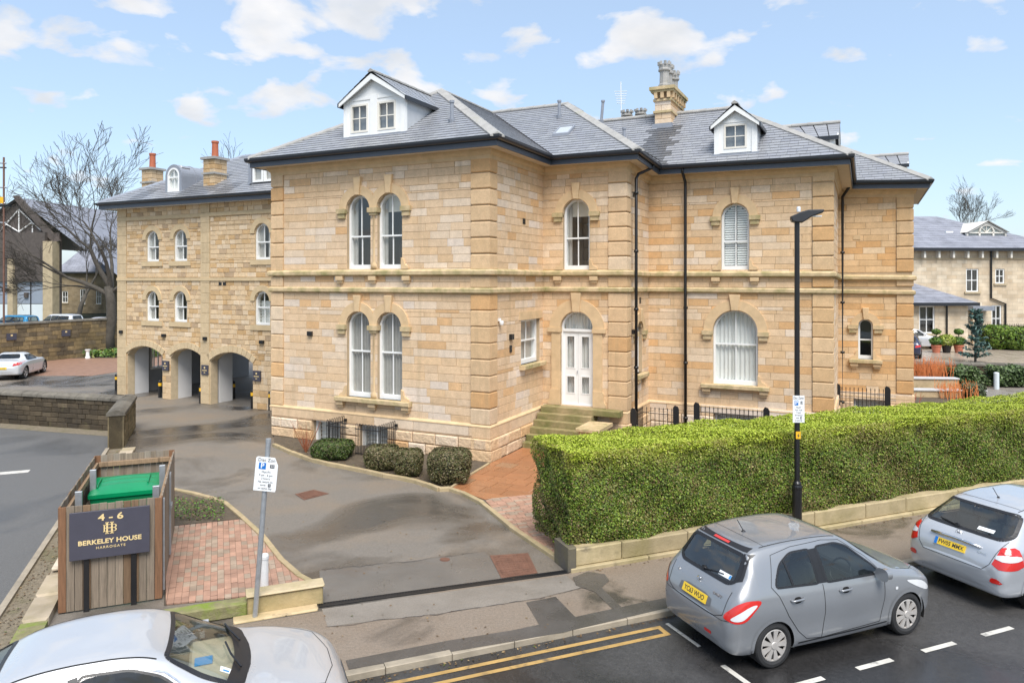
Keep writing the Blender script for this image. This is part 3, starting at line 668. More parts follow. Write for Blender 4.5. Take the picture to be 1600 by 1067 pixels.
# back slopes close the roofs
mb = MB()
mb.add([(ax, 7.655, 11.60), (-.7, 7.655, 11.60), (-.7, 14, 8.8), (ax, 14, 8.8)]); mb.add([(-1.0, 9.79, ZEE + 4.1 * KE - .02), (4.88, 9.79, ZEE + 4.1 * KE - .02), (8.9, 13.9, ZEE), (-1, 13.9, ZEE)])
mb.add([(4, 14.4, ZEG + 2.18), (7.8, 14.4, ZEG + 2.18), (11.3, 17.2, ZEG), (4, 17.2, ZEG)]); mb.build('rear_slope', 'deck', villa)
def ridge_run(p, q, name='ridge_tile', ln=.46, w=.17, drop=.09, parent=None, mat='ridge', lift=.05):
    p, q = Vector(p), Vector(q); L = (q - p).length; n = max(1, round(L / ln)); d = (q - p) / n
    h = Vector((d.y, -d.x, 0)).normalized()
    for k in range(n):
        a, b = p + d * k + d.normalized() * .006, p + d * (k + 1) + d.normalized() * .02
        mb = MB(); up = Vector((0, 0, 1)); sec = lambda o, s_: [o + h * w + up * (lift - drop - .02), o + h * w * 1.0 + up * (lift - drop + .02 + s_), o + up * (lift + .025 + s_), o - h * w + up * (lift - drop + .02 + s_), o - h * w + up * (lift - drop - .02)]
        A, Bq = sec(a, 0), sec(b, .012)
        for i in range(4): mb.add([tuple(A[i]), tuple(Bq[i]), tuple(Bq[i + 1]), tuple(A[i + 1])])
        mb.add([tuple(x) for x in A]); mb.add([tuple(x) for x in Bq[::-1]])
        mb.build(name, mat, parent or roofpart)
apz = ZE + 4.495 * K
ridge_run((-8.44, -.55, ZE), (ax, ay, apz), 'hip_tile'); ridge_run((.55, -.55, ZE), (ax, ay, apz), 'hip_tile', w=.2)
ridge_run((ax, ay, apz), (ax, 7.655, apz)); ridge_run((ax, 7.655, apz), (-.70, 7.655, apz)); ridge_run((3.32, 3.16, ZE), (-.70, 7.655, apz), 'hip_tile', w=.2)
ridge_run((-.7, 7.655, apz), (-.7, 8.9, apz))
ez = ZEE + 4.1 * KE
ridge_run((-1, 9.79, ez), (4.88, 9.79, ez)); ridge_run((8.98, 5.69, ZEE), (4.88, 9.79, ez), 'hip_tile')
ridge_run((11.36, 10.85, ZEG), (7.8, 14.4, ZEG + 2.2), 'hip_tile')
mb = MB(); mb.tube([(.55, 3.16, ZE + .03), (ax + .3, 7.4, apz - .15)], .03, 4); mb.tube([(3.32, 5.69, ZEE + .1), (.3, 8.8, ez - .6)], .03, 4); mb.build('valley_gutter', 'deck', roofpart)

M['cheekgrey'] = pmat('pale_grey_cheek', (.50, .52, .54), .3, .08, 3)
M['panereflect'] = pmat('grey_pane_reflection', (.20, .215, .235), .9, .1, 3)
# ---- gabled dormers
def dormer(fr, ub, u1, v, zb, zeave, zpk, back, nwin, wins, label, over=.14, T2=None):
    """gabled dormer: white posts, panelled gable, windows, cheeks, slated roof"""
    T = front(v) if T2 is None else T2; c = (ub + u1) / 2; mb = MB(T)
    zl = lambda x: zpk - .1 - abs(x - c) / ((u1 - ub) / 2) * (zpk - .1 - zeave)
    holes = [rect(*wq) for wq in wins]
    zr = sorted({zb, zeave} | {wq[2] for wq in wins} | {wq[3] for wq in wins})
    out = [(ub, zb), (u1, zb), (u1, zeave), (c, zpk - .1), (ub, zeave)]
    for t0, t1, l0, r0, l1, r1 in courses(out, holes, list(zip(zr, zr[1:])) + [(zeave, zpk - .1)]): mb.prism([(l0, t0), (r0, t0), (r1, t1), (l1, t1)], 0, .06)
    mb.box(ub - .03, ub + .13, -.03, .1, zb - .04, zeave); mb.box(u1 - .13, u1 + .03, -.03, .1, zb - .04, zeave)
    if nwin == 2: mb.box(c - .13, c + .13, -.03, .05, zb - .02, zeave + .1)
    mb.box(ub + .05, u1 - .05, -.02, .03, zeave - .02, zeave + .06)
    for s_ in (-1, 1):
        x0 = c + s_ * (u1 - ub) / 2 + s_ * over; ze_ = zeave - over * (zpk - zeave) / ((u1 - ub) / 2)
        p = [(c, zpk - .22), (x0, ze_ - .1), (x0, ze_ + .04), (c, zpk - .05)]
        mb.prism(p if s_ < 0 else p[::-1], -.16, -.12, back=True)
    d = mb.build('dormer', 'white', villa); d['label'] = label
    cm = MB(T); cm.add([(ub, .03, zb), (ub, .03, zeave), (ub, back, zeave), ]); cm.build('cheek', 'cheekgrey', d); cm = MB(T); cm.add([(u1, .03, zb), (u1, back, zeave), (u1, .03, zeave)]); cm.build('cheek', 'cheekgrey', d)
    for wq in wins:
        wn = MB(T); wn.band(rect(*wq, -.0), rect(*wq, .06), -.015, .06); cx_, cz_ = (wq[0] + wq[1]) / 2, (wq[2] + wq[3]) / 2
        wn.box(cx_ - .014, cx_ + .014, .0, .035, wq[2] + .06, wq[3] - .06); wn.box(wq[0] + .06, wq[1] - .06, .002, .033, cz_ - .014, cz_ + .014)
        wo = wn.build('dormer_window', 'cream', d)
        for l, h in ((wq[0] + .06, cx_ - .014), (cx_ + .014, wq[1] - .06)):
            for zl_, zh in ((wq[2] + .06, cz_ - .014), (cz_ + .014, wq[3] - .06)): pm = MB(T); pm.add([(l, .02, zl_), (h, .02, zl_), (h, .02, zh), (l, .02, zh)]); pm.build('pane', 'glass', wo)
        rm = MB(T); rm.add([(wq[0], .12, wq[2]), (wq[1], .12, wq[2]), (wq[1], .12, wq[3]), (wq[0], .12, wq[3])]); rm.build('blind', 'panereflect', wo)  # added backing sheet; its grey-blue colour paints the reflection in the panes
    # roof: two slated slopes, running back into the main slope
    rs = MB()
    for s_ in (-1, 1):
        x0 = c + s_ * ((u1 - ub) / 2 + over); ze_ = zeave - over * (zpk - zeave) / ((u1 - ub) / 2); n = 6
        bk = back * 1.0; bpk = back + (zpk - zeave) / .6
        for i in range(n):
            f0, f1 = i / n, (i + 1) / n + .03; q = []
            for f, h in ((f0, .035), (f1, .02)):
                x = x0 + (c - x0) * min(f, 1); z = ze_ + (zpk - ze_) * min(f, 1) + h; q.append((x, z, bk + (bpk - bk) * min(f, 1)))
            (xa, za, ba), (xb, zb_, bb) = q; m = 7
            for jx in range(m):
                ga, gb = jx / m, (jx + 1) / m - .012
                fa = lambda g_, bq: -.18 + (bq + .18) * g_
                t = sltint(); pts = [(xa, fa(ga, ba), za), (xa, fa(gb, ba), za), (xb, fa(gb, bb), zb_), (xb, fa(ga, bb), zb_)]
                pts = [T(*p) for p in pts]; rs.add(pts if s_ > 0 else pts[::-1], t); low = [(xa, fa(ga, ba), za - .03), (xa, fa(gb, ba), za - .03), (xa, fa(gb, ba), za), (xa, fa(ga, ba), za)]; rs.add([T(*p) for p in low], t)
        dk = MB(T); dk.add([(x0, -.17, ze_ - .0), (c, -.17, zpk - .0), (c, bpk, zpk), (x0, bk, ze_)]); dk.build('dormer_roof_deck', 'deck', d)
        lt = MB(T); lt.box(x0 - .02, x0 + .02, -.17, bk * .95, ze_ - .1, ze_ + .02); lt.build('barge_gutter', 'gutter', d)
    tag(rs.build('dormer_slates', 'slate', d), kind='stuff')
    ridge_run(T(c, -.2, zpk + .02), T(c, bpk, zpk + .02), 'dormer_ridge_tile', parent=d, w=.1, drop=.06, ln=.5)
    fl = MB(T); fl.box(ub - .1, u1 + .1, -.10, .05, zb - .22, zb - .03); fl.build('lead_apron', 'lead', d)
    return d
dormer(None, -5.25, -3.02, .33, 9.45, 10.55, 11.32, 1.85, 2, [(-5.02, -4.36, 9.55, 10.42), (-4.0, -3.34, 9.55, 10.42)], 'wide white gabled dormer with two small-paned windows')
dormer(None, 4.98, 6.24, 6.2, 9.07, 10.05, 10.60, 1.7, 1, [(5.25, 5.96, 9.2, 9.98)], 'small white gabled dormer with one four-pane window')
# dormers on the slopes that face away to the side: their flank shows
def side_dormer(u_face, v0, v1, zb, zeave, zpk, label):
    T2 = side(u_face)
    dormer(None, v0, v1, 0, zb, zeave, zpk, 2.0, 1, [(v0 + .35, v1 - .35, zb + .1, zeave - .1)], label, T2=T2)
side_dormer(8.4, 7.9, 9.3, 9.0, 9.72, 10.2, 'dormer on the flank slope, seen from its side')
side_dormer(10.6, 12.6, 14.0, 8.75, 9.32, 9.72, 'dormer on the far flank slope, seen from its side')

# ---- chimney, pots, vents, skylight, aerial
def pot(x, y, z, h, r, parent, crown=True, mat=None):
    mb = MB(); n = 8
    mb.lathe([(r * 1.25, z), (r * 1.25, z + .12), (r * .98, z + .16), (r * .92, z + h * .55), (r * .95, z + h * .62), (r * 1.22, z + h * .66), (r * 1.22, z + h * .72), (r * 1.1, z + h * .75), (r * 1.18, z + h * .86), (r * .8, z + h * .86)], n, (x, y))
    if crown:
        for q in range(n):
            a = 2 * pi * (q + .5) / n; cx_, cy_ = x + r * 1.05 * math.cos(a), y + r * 1.05 * math.sin(a)
            mb.zprism([(cx_ + r * .3 * math.cos(b_), cy_ + r * .3 * math.sin(b_)) for b_ in (a, a + pi / 2, a + pi, a + 3 * pi / 2)], z + h * .86, z + h)
    return mb.build('chimney_pot', mat or 'ridge', parent)
def chimney(u0, u1, v0, v1, zb, zt, label, tt):
    mb = MB(); mb.box(u0 + .04, u1 - .04, v0 + .04, v1 - .04, zb - .6, zt); ch = mb.build('chimney', 'mortar', villa); ch['label'] = label
    for z0, z1 in rows(zb - .55, zt - .42, .27):
        if z1 > zb + .1 and rnd.random() < 2:
            for q0, q1, T, in ((u0, u1, front(v0)), (v0, v1, side(u1))):
                x = q0; cut = rnd.uniform(.4, .6) * (q1 - q0) + q0
                for s0, s1 in (((q0, cut), (cut, q1)) if q1 - q0 > .9 or rnd.random() < .4 else ((q0, q1),)):
                    m1 = MB(T); m1.prism(rect(s0 + .004, s1 - .004, z0 + .005, z1 - .005), 0, .06, stint(), bevel=.006); m1.build('chimney_stone', 'stone', ch)
    pl = [(u0, v0, 0), (u1, v0, 0), (u1, v1, 0), (u0, v1, 0), (u0, v0, 0)]
    for (o0, za, zb_) in ((.05, zb + .42, zb + .5), (.05, zt - .52, zt - .44), (.17, zt - .12, zt), (.12, zt - .2, zt - .12)):
        m1 = MB(); m1.zprism([(u0 - o0, v0 - o0), (u1 + o0, v0 - o0), (u1 + o0, v1 + o0), (u0 - o0, v1 + o0)], za, zb_); m1.build('chimney_moulding', 'trimmoss', ch)
    for k in range(3):
        x = u0 + .06 + (u1 - u0 - .12) * k / 2; m1 = MB(); m1.box(x - .06, x + .06, v0 - .11, v0, zt - .42, zt - .2); m1.build('corbel', 'trim', ch)
    for k in range(6):
        y = v0 + .06 + (v1 - v0 - .12) * k / 5; m1 = MB(); m1.box(u1, u1 + .11, y - .06, y + .06, zt - .42, zt - .2); m1.build('corbel', 'trim', ch)
    return ch
ch = chimney(2.32, 2.92, 8.75, 10.7, 10.75, 12.12, 'tall ashlar chimney with bracketed cap and four crown pots', None)
for k in range(4): pot(2.62, 9.0 + k * .47, 12.12, .98 if k != 2 else .8, .19, ch)
fl = MB(); fl.box(2.25, 2.99, 8.62, 8.78, 10.5, 10.76); fl.build('lead_apron', 'lead', ch)
mb = MB(); mb.box(.15, 1.35, 11.2, 11.8, 9, 11.35); ch2 = mb.build('chimney', 'stone', villa); ch2['label'] = 'low chimney behind the ridge with two crown pots'
pot(.42, 11.5, 11.35, .7, .2, ch2); pot(1.0, 11.5, 11.35, .7, .2, ch2)
def vent(x, y, z, h, lean=0.):
    mb = MB(); mb.tube([(x, y, z - .1), (x + lean, y, z + h)], .055, 10); mb.tube([(x + lean, y, z + h - .02), (x + lean, y, z + h + .05)], .075, 10); mb.tube([(x, y, z - .08), (x, y - .03, z + .05)], .1, 10); mb.build('vent_pipe', 'lead', roofpart)
vent(-1.63, .75, 9.7, .55); vent(-.49, 6.31, 10.82, .55); vent(1.42, 7.87, 10.12, .4); vent(.2, 8.85, 11.1, .75, .08)
mb = MB(); sk = lambda u, v, h=0: (u, v, ZE + K * (v - 3.16) + h)
P4 = [(-.05, 4.62), (.53, 4.62), (.53, 5.24), (-.05, 5.24)]
for k in range(4):
    p, q = P4[k], P4[(k + 1) % 4]; mb.add([sk(*p, 0), sk(*q, 0), sk(*q, .11), sk(*p, .11)])
i4 = inset(P4, .06)
for k in range(4): mb.add([sk(*P4[k], .11), sk(*P4[(k + 1) % 4], .11), sk(*i4[(k + 1) % 4], .11), sk(*i4[k], .11)])
s_ = mb.build('skylight', 'lead', roofpart); mb = MB(); mb.add([sk(*p, .1) for p in i4]); mb.build('pane', pmat('skylight_glass', (.45, .48, .5), .08, 0), s_)
mb = MB(); mb.tube([(.15, 11.6, 11), (.12, 11.6, 13.3)], .02, 6)
for k in range(6): z = 12.9 - k * .1; mb.tube([(-.13 + .02 * k, 11.5, z), (.37 - .02 * k, 11.7, z)], .012, 4)
mb.build('aerial', 'white', villa)

# ---- downpipes, lights, vents on the walls
def pipe(pts, parent=villa, r=.05, name='downpipe', brackets=True):
    mb = MB(); mb.tube(pts, r, 8)
    if brackets:
        x, y, z0 = pts[-1]; z = z0 + .6
        while z < pts[-2][2]: mb.tube([(x, y, z - .04), (x, y, z + .04)], r * 1.5, 8); z += 1.8
    return mb.build(name, 'black', parent, smooth=True)
pipe([(UC + .55, 4.9, 8.7), (UC + .5, 4.85, 8.55), (UC + .22, 4.3, 8.3), (UC + .19, 4.15, 8.15), (UC + .19, 4.15, -.1)])
pipe([(4.03, VD - .52, 8.62), (4.03, VD - .5, 8.5), (4.05, VD - .2, 8.2), (4.05, VD - .18, 8.05), (4.05, VD - .18, 4.6), (4.05, VD - .14, -.1)])
pipe([(UE + .45, 10.6, 8.4), (UE + .16, 11.0, 8.0), (UE + .16, 11.1, 7.8), (UE + .16, 11.1, 0)])
def plate(T, a, z, w, h, d=.05, mat='black', name='wall_light', parent=villa):
    mb = MB(T); mb.box(a - w / 2, a + w / 2, -d, .02, z - h / 2, z + h / 2, bevel=.006); return mb.build(name, mat, parent)
plate(TA, -6.32, 3.33, .17, .14, .1); plate(TB, 1.32, 3.35, .17, .16, .1); plate(TB, 1.32, 3.0, .13, .2, .04, name='entry_panel'); plate(TB, 2.25, 6.79, .17, .17, .03, name='air_vent'); plate(TB, 2.2, .42, .2, .2, .12, name='air_vent')
plate(TD, 4.45, 7.69, .16, .16, .03, name='air_vent'); plate(TD, 5.2, 4.35, .16, .2, .03, name='air_vent'); plate(TD, 4.2, 3.4, .16, .14, .14)
plate(TG, 9.05, 6.55, .24, .16, .03, 'trim', 'air_vent')
mb = MB(TB); mb.box(.52, .62, -.06, .0, 3.85, 3.93); mb.lathe([(.05, 3.74), (.065, 3.80), (.06, 3.86)], 10, (.57, -.1)); mb.build('security_camera', 'white', villa)

# ---- entrance steps beside the side wall
steps = empty('entrance_steps', HO, HA, 'mossy stone steps climbing to the white double front door', 'steps')
nst = 6; M['stepmoss'] = pmat('mossy_step_stone', (.34, .26, .14), .7, .22, 5, .25, 30, stain=((.13, .135, .035), 1.5, .36, .62, .85), grain=.15)
for k in range(nst):
    v0 = 1.86 + k * .27; z1 = 1.05 * (k + 1) / nst; mb = MB()
    mb.box(.14, 1.9 if k < nst - 1 else 2.72, v0, VB - .13, z1 - .175, z1, bevel=.01); mb.build('step', 'stepmoss', steps)
mb = MB(); mb.box(1.93, 2.5, 1.86, VB - .72, 0, .66); mb.build('side_wall', 'stone', steps)
mb = MB(); mb.prism([(1.86, .66), (2.58, .66), (2.58, .76), (1.86, .76)], 1.78, VB - .7, back=True, bevel=.015); mb.build('coping', 'trimmoss', steps)
# ------------------------------------------------------------------ the coach house with three carriage arches
coach = empty('coach_house', HO, HA, 'lower sandstone coach house with three drive-through arches and arched lead dormer', 'house')
CV = 3.36; CL, CR, CM = -20.16, -9.0, -14.68; CTOP = 8.15
TCo, TCr = front(CV), front(CV - .09)
def ctint(R=rnd):
    r = R.random()
    if r < .55: c = lerp((.56, .43, .27), (.60, .475, .31), R.random())
    elif r < .75: c = lerp((.52, .385, .22), (.50, .34, .17), R.random())
    elif r < .93: c = lerp((.58, .47, .32), (.62, .52, .38), R.random())
    else: c = (.42, .32, .21)
    k = R.uniform(.93, 1.08); return (c[0] * k * 1.07, c[1] * k * 1.01, c[2] * k * .97)
def seg(a0, a1, zs, rise, z0=-.1, n=10):
    w = (a1 - a0) / 2; r = (w * w + rise * rise) / (2 * rise); c = (a0 + a1) / 2; zc = zs + rise - r; th = math.asin(w / r)
    return [(a0, z0), (a1, z0)] + [(c + r * math.sin(th - 2 * th * k / n), zc + r * math.cos(th - 2 * th * k / n)) for k in range(n + 1)], (c, zc, r, th)
ar = [(-19.57, -17.34, 1.86, .33), (-16.84, -14.92, 1.86, .33), (-14.41, -12.11, 1.80, .36)]
cw = [(-18.34, -17.56), (-16.64, -15.86)]; cw3 = (-12.0, -11.22)
hL = [arched(a, b, 5.80, 6.72) for a, b in cw] + [arched(a, b, 3.27, 4.16) for a, b in cw] + [seg(*q)[0] for q in ar[:2]]
hR = [arched(*cw3, 5.80, 6.82), arched(*cw3, 3.27, 4.20), seg(*ar[2])[0]]
CST = []
for T, a0, a1, hs in ((TCo, CL, CM, hL), (TCr, CM, CR, hR)):
    mb = MB(T); zr = [(-.1, 0)] + rows(0, 5.0, .25) + rows(5, CTOP, .225)
    for t0, t1, l0, r0, l1, r1 in courses(rect(a0, a1, -.1, CTOP), hs, zr): mb.prism([(l0, t0), (r0, t0), (r1, t1), (l1, t1)], 0, .35, back=True)
    o = mb.build('wall', pmat('coach_mortar', (.52, .42, .28), .9, .15, 6), coach)
    pilL = .56 if T is TCo else .26; 
    for p in split(courses(rect(a0 + pilL, a1 - (.26 if T is TCo else 0), 0, CTOP), hs, rows(0, 1.7, .26) + rows(1.7, 4.98, .19) + rows(5.12, CTOP - .05, .19)), .2, .52, .016): CST.append((area(p), p, T, o))
CST.sort(key=lambda s: -s[0]); mb = MB()
for k, (wt, p, T, o) in enumerate(CST):
    t = ctint()
    if k < 300: m1 = MB(T); m1.prism(p, -.022, .02, t, bevel=.008); m1.build('stone', 'rubble', o)
    else: mb.T = T; mb.prism(p, -.02 - rnd.uniform(0, .012), .02, t, bevel=.008)
tag(mb.build('rubble_facing', 'rubble', coach), kind='stuff')
M['ctrim'] = pmat('buff_dressed_stone', (.56, .43, .26), .8, .12, 4, .1, 30, spec=.25)
for a0, a1, T in ((CL - .03, CL + .55, TCo), (CM - .26, CM + .24, TCr)):
    for z0, z1 in rows(0, CTOP, .40):
        m1 = MB(T); k = rnd.uniform(.93, 1.05); m1.prism(rect(a0, a1, z0 + .004, z1 - .004), -.05, .05, (.56 * k, .43 * k, .265 * k), bevel=.006); m1.build('pilaster_block', 'stone', coach)
for T, a0, a1 in ((TCo, CL - .05, CM - .26), (TCr, CM - .28, CR)):
    mb = MB(T); mb.box(a0, a1, -.07, .02, 4.98, 5.10); mb.build('string_course', 'ctrim', coach)
    mb = MB(T); mb.box(a0, a1, -.06, .02, 7.58, 7.73); mb.build('upper_band', 'ctrim', coach)
for (a, b) in cw:
    for z0, zs in ((5.80, 6.72), (3.27, 4.16)):
        wn = window(TCo, a, b, z0, zs, house=coach, curt='both', key=False, imposts=False, ring=.22, trimmat='ctrim', zmid=z0 + .62, bottom=.09, wfr=.075, depth=.08)
        m1 = MB(TCo); m1.box(a - .25, b + .25, -.07, .05, z0 - .2, z0); m1.build('sill', 'ctrim', wn)
for z0, zs in ((5.80, 6.82), (3.27, 4.20)):
    wn = window(TCr, *cw3, z0, zs, house=coach, curt='both' if z0 > 5 else 'blinds', key=False, imposts=False, ring=.22, trimmat='ctrim', zmid=z0 + .68, bottom=.09, wfr=.075, depth=.08)
    m1 = MB(TCr); m1.box(cw3[0] - .2, cw3[1] + .25, -.07, .05, z0 - .2, z0); m1.build('sill', 'ctrim', wn)
for q, T in zip(ar, (TCo, TCo, TCr)):
    _, (c, zc, r, th) = seg(*q); n = 11; th2 = th * 1.04
    for k in range(n):
        f = lambda t, rr: (c + rr * math.sin(t), zc + rr * math.cos(t))
        t0, t1 = -th2 + 2 * th2 * k / n + .004, -th2 + 2 * th2 * (k + 1) / n - .004
        m1 = MB(T); kk = rnd.uniform(.94, 1.05); m1.prism([f(t0, r), f(t1, r), f(t1, r + .26), f(t0, r + .26)][::-1] if False else [f(t0, r), f(t1, r), f(t1, r + .26), f(t0, r + .26)], -.05, .34, (.58 * kk, .45 * kk, .28 * kk), back=True); m1.build('voussoir', 'stone', coach)
# undercroft: short white piers behind the arches, end wall with two barred openings, open to the yard behind
for ua, ub_ in ((CL + .32, CL + .58), (-17.33, -16.85), (-14.9, -14.43), (-12.1, -11.6)):
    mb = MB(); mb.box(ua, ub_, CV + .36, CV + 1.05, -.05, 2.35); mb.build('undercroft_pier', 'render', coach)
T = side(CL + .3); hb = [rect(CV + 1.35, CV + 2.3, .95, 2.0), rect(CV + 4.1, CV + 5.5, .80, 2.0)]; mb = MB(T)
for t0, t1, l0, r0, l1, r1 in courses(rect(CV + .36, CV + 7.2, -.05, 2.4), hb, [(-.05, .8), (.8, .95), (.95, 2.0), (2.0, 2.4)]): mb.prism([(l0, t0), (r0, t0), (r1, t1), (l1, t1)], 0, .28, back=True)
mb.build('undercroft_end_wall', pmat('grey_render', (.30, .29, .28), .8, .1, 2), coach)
for h in hb:
    m1 = MB(T); m1.band(h, inset(h, .09), -.03, .1)
    x = h[0][0] + .2
    while x < h[1][0] - .1: m1.box(x - .02, x + .02, .0, .05, h[0][1] + .06, h[2][1] - .06); x += .22
    m1.build('barred_window', 'cream', coach)
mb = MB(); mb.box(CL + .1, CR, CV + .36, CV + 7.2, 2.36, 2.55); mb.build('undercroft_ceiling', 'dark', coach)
mb = MB(); mb.box(CL, CL + .3, CV + .35, CV + 7.3, 2.5, CTOP); mb.box(CL, CR, CV + 7.0, CV + 7.3, 2.5, CTOP); mb.build('rear_wall', 'ctrim', coach)
# roof
dO, zc0, kc = .5, 8.36, .56; u0, u1, v0 = CL - .62, CR, CV - .55; hw = 4.2
mb = MB(); mb.box(u0 + .02, CR, v0 + .03, v0 + .08, 8.08, 8.32); mb.box(u0 + .02, u0 + .07, v0 + .09, v0 + 8, 8.08, 8.32); mb.build('fascia', 'fascia', coach)
mb = MB(); mb.box(u0 + .08, CR, v0 + .08, CV + .2, 8.10, 8.14); mb.box(u0 + .08, CL + .1, CV + .21, v0 + 8, 8.10, 8.14); mb.build('soffit', 'white', coach)
mb = MB(); mb.sweep([(u0 + .02, v0 + 8, 0), (u0 + .02, v0 + .03, 0), (CR, v0 + .03, 0)], [(.0, 8.34), (.0, 8.26), (.05, 8.24), (.1, 8.28), (.11, 8.36), (.09, 8.36), (.05, 8.29)]); mb.build('gutter', 'gutter', coach)
croof = MB(); croof.add([(u0 + .3, v0 + .3, 8.3), (CR, v0 + .3, 8.3), (CR, v0 + 6, 8.3), (u0 + .3, v0 + 6, 8.3)]); croof = croof.build('roof', 'deck', coach)
CSL = []
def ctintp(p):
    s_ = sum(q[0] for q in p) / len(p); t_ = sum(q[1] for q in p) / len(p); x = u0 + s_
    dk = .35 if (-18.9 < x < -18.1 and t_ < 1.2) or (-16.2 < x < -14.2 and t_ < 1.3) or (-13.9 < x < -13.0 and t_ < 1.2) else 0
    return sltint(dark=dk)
for plan, p0, e, tn in (([(u0, v0), (u1, v0), (u1, v0 + hw), (u0 + hw, v0 + hw)], (u0, v0), (1, 0), ctintp), ([(u0, v0 + 2 * hw), (u0, v0), (u0 + hw, v0 + hw)], (u0, v0 + 2 * hw), (0, -1), sltint)):
    out, dm, P = slope(p0, e, zc0, kc, stp(plan, p0, e, kc), tn); dm.build('roof_deck', 'deck', coach); CSL += out
mb = MB()
for p, P, t in CSL: slate_geo(mb, p, P, t)
tag(mb.build('slate_covering', 'slate', coach), kind='stuff')
ridge_run((u0, v0, zc0), (u0 + hw, v0 + hw, zc0 + hw * kc), 'hip_tile', parent=croof, w=.12, mat='lead'); ridge_run((u0 + hw, v0 + hw, zc0 + hw * kc), (CR, v0 + hw, zc0 + hw * kc), parent=croof, w=.14, mat='lead')
zr_ = lambda v: zc0 + kc * (v - v0)
# arched lead dormer
dv, a0, a1, zb, zs = 3.42, -17.09, -16.39, 8.70, 9.36; T = front(dv)
mb = MB(T); mb.band(arched(a0 - .14, a1 + .14, zb - .05, zs), arched(a0, a1, zb, zs), -.02, .1); d = mb.build('dormer', 'lead', coach); d['label'] = 'arched lead-clad dormer with a white round-headed window'
wn = window(T, a0, a1, zb, zs, parent=d, name='dormer_window', curt='net', surround=False, key=False, imposts=False, depth=.0, wfr=.07, bottom=.1, house=coach, roomd=.5, zmid=zs - .05, ext=.02)
mb = MB(T); P1 = arched(a0 - .14, a1 + .14, zb - .05, zs)[1:] + [(a0 - .14, zb - .05)]
for k in range(len(P1) - 1): mb.add([(P1[k][0], .1, P1[k][1]), (P1[k][0], 3.2, P1[k][1]), (P1[k + 1][0], 3.2, P1[k + 1][1]), (P1[k + 1][0], .1, P1[k + 1][1])])
mb.build('barrel_roof', 'lead', d, smooth=True)
for dd in (.7, 1.4):
    m1 = MB(T); m1.band(arched(a0 - .165, a1 + .165, zb - .05, zs), arched(a0 - .14, a1 + .14, zb - .05, zs), dd, dd + .06); m1.build('lead_roll', 'lead', d)
# square dormer at the right, half hidden by the villa
T = front(3.5); mb = MB(T); mb.box(-12.55, -12.42, -.05, 1.5, 8.8, 9.7); mb.box(-12.55, -10.9, -.05, 1.9, 9.55, 9.72); d = mb.build('dormer', 'lead', coach); d['label'] = 'flat lead dormer with white casements beside the villa'
m1 = MB(T); m1.band(rect(-12.38, -11.82, 8.85, 9.5), rect(-12.38, -11.82, 8.85, 9.5, .09), 0, .08); m1.band(rect(-11.78, -11.22, 8.85, 9.5), rect(-11.78, -11.22, 8.85, 9.5, .09), 0, .08); wo = m1.build('casement', 'white', d)
for x in (-12.29, -11.69): pm = MB(T); pm.add([(x, .05, 8.94), (x + .38, .05, 8.94), (x + .38, .05, 9.41), (x, .05, 9.41)]); pm.build('pane', 'glass', wo)
m1 = MB(T); m1.add([(-12.4, .1, 8.9), (-11.0, .1, 8.9), (-11.0, .1, 9.55), (-12.4, .1, 9.55)]); m1.build('room_lining', 'curtain', wo)
# rubble chimneys with terracotta pots
for u, v, zb, zt, w_, lab in ((-15.4, 3.75, 8.9, 10.0, .66, 'rubble chimney with one tall terracotta pot beside the arched dormer'), (-20.85, 5.0, 8.8, 10.1, .66, 'rubble chimney with one terracotta pot behind the hip')):
    mb = MB(); mb.box(u + .03, u + w_ - .03, v + .03, v + w_ - .03, zb - .8, zt); ch = mb.build('chimney', 'mortar', coach); ch['label'] = lab
    for z0, z1 in rows(zb - .5, zt, .2):
        for T, q in ((front(v), u), (side(u + w_), v)):
            cut = q + w_ * rnd.uniform(.35, .65)
            for s0, s1 in ((q, cut), (cut, q + w_)): m1 = MB(T); m1.prism(rect(s0 + .006, s1 - .006, z0 + .006, z1 - .006), 0, .05, tuple(c * .85 for c in ctint()), bevel=.01); m1.build('chimney_stone', 'rubble', ch)
    for o_, za, zb_ in ((.05, zt - .62, zt - .54), (.08, zt, zt + .1)): m1 = MB(); m1.box(u - o_, u + w_ + o_, v - o_, v + w_ + o_, za, zb_); m1.build('chimney_cap', 'ridge', ch)
    m1 = MB(); m1.lathe([(.15, zt + .1), (.14, zt + .2), (.125, zt + .7), (.15, zt + .72), (.15, zt + .8), (.1, zt + .8)], 12, (u + w_ / 2, v + w_ / 2)); m1.build('chimney_pot', pmat('terracotta', (.40, .115, .055), .7, .1, 5), ch)
m1 = MB(); m1.tube([(-13.35, 4.4, 9.1), (-13.35, 4.4, 9.85)], .06, 8); m1.build('vent_pipe', 'black', croof)
# small navy plaques and lights by the arches
def plaque(T, a, z, parent):
    m1 = MB(T); m1.box(a - .19, a + .19, -.09, .0, z - .2, z + .2); p = m1.build('plaque', 'signnavy', parent)
    m1 = MB(T); m1.box(a - .035, a + .035, -.096, -.091, z + .06, z + .13); m1.build('plaque_mark', 'gold', p); m1 = MB(T); m1.box(a - .13, a + .13, -.096, -.091, z - .03, z + .0); m1.build('plaque_line', 'gold', p); m1 = MB(T); m1.box(a - .04, a + .04, -.096, -.091, z - .12, z - .09); m1.build('plaque_line', 'gold', p)
for a, z, T in ((-17.09, 1.42, TCo), (-14.66, 1.38, TCr), (-11.85, 1.30, TCr)): plaque(T, a, z, coach)
for a, z, T in ((-19.9, 2.75, TCo), (-17.2, 2.68, TCo), (-14.65, 2.65, TCr), (-11.6, 2.62, TCr)): plate(T, a, z, .2, .13, .12, parent=coach)
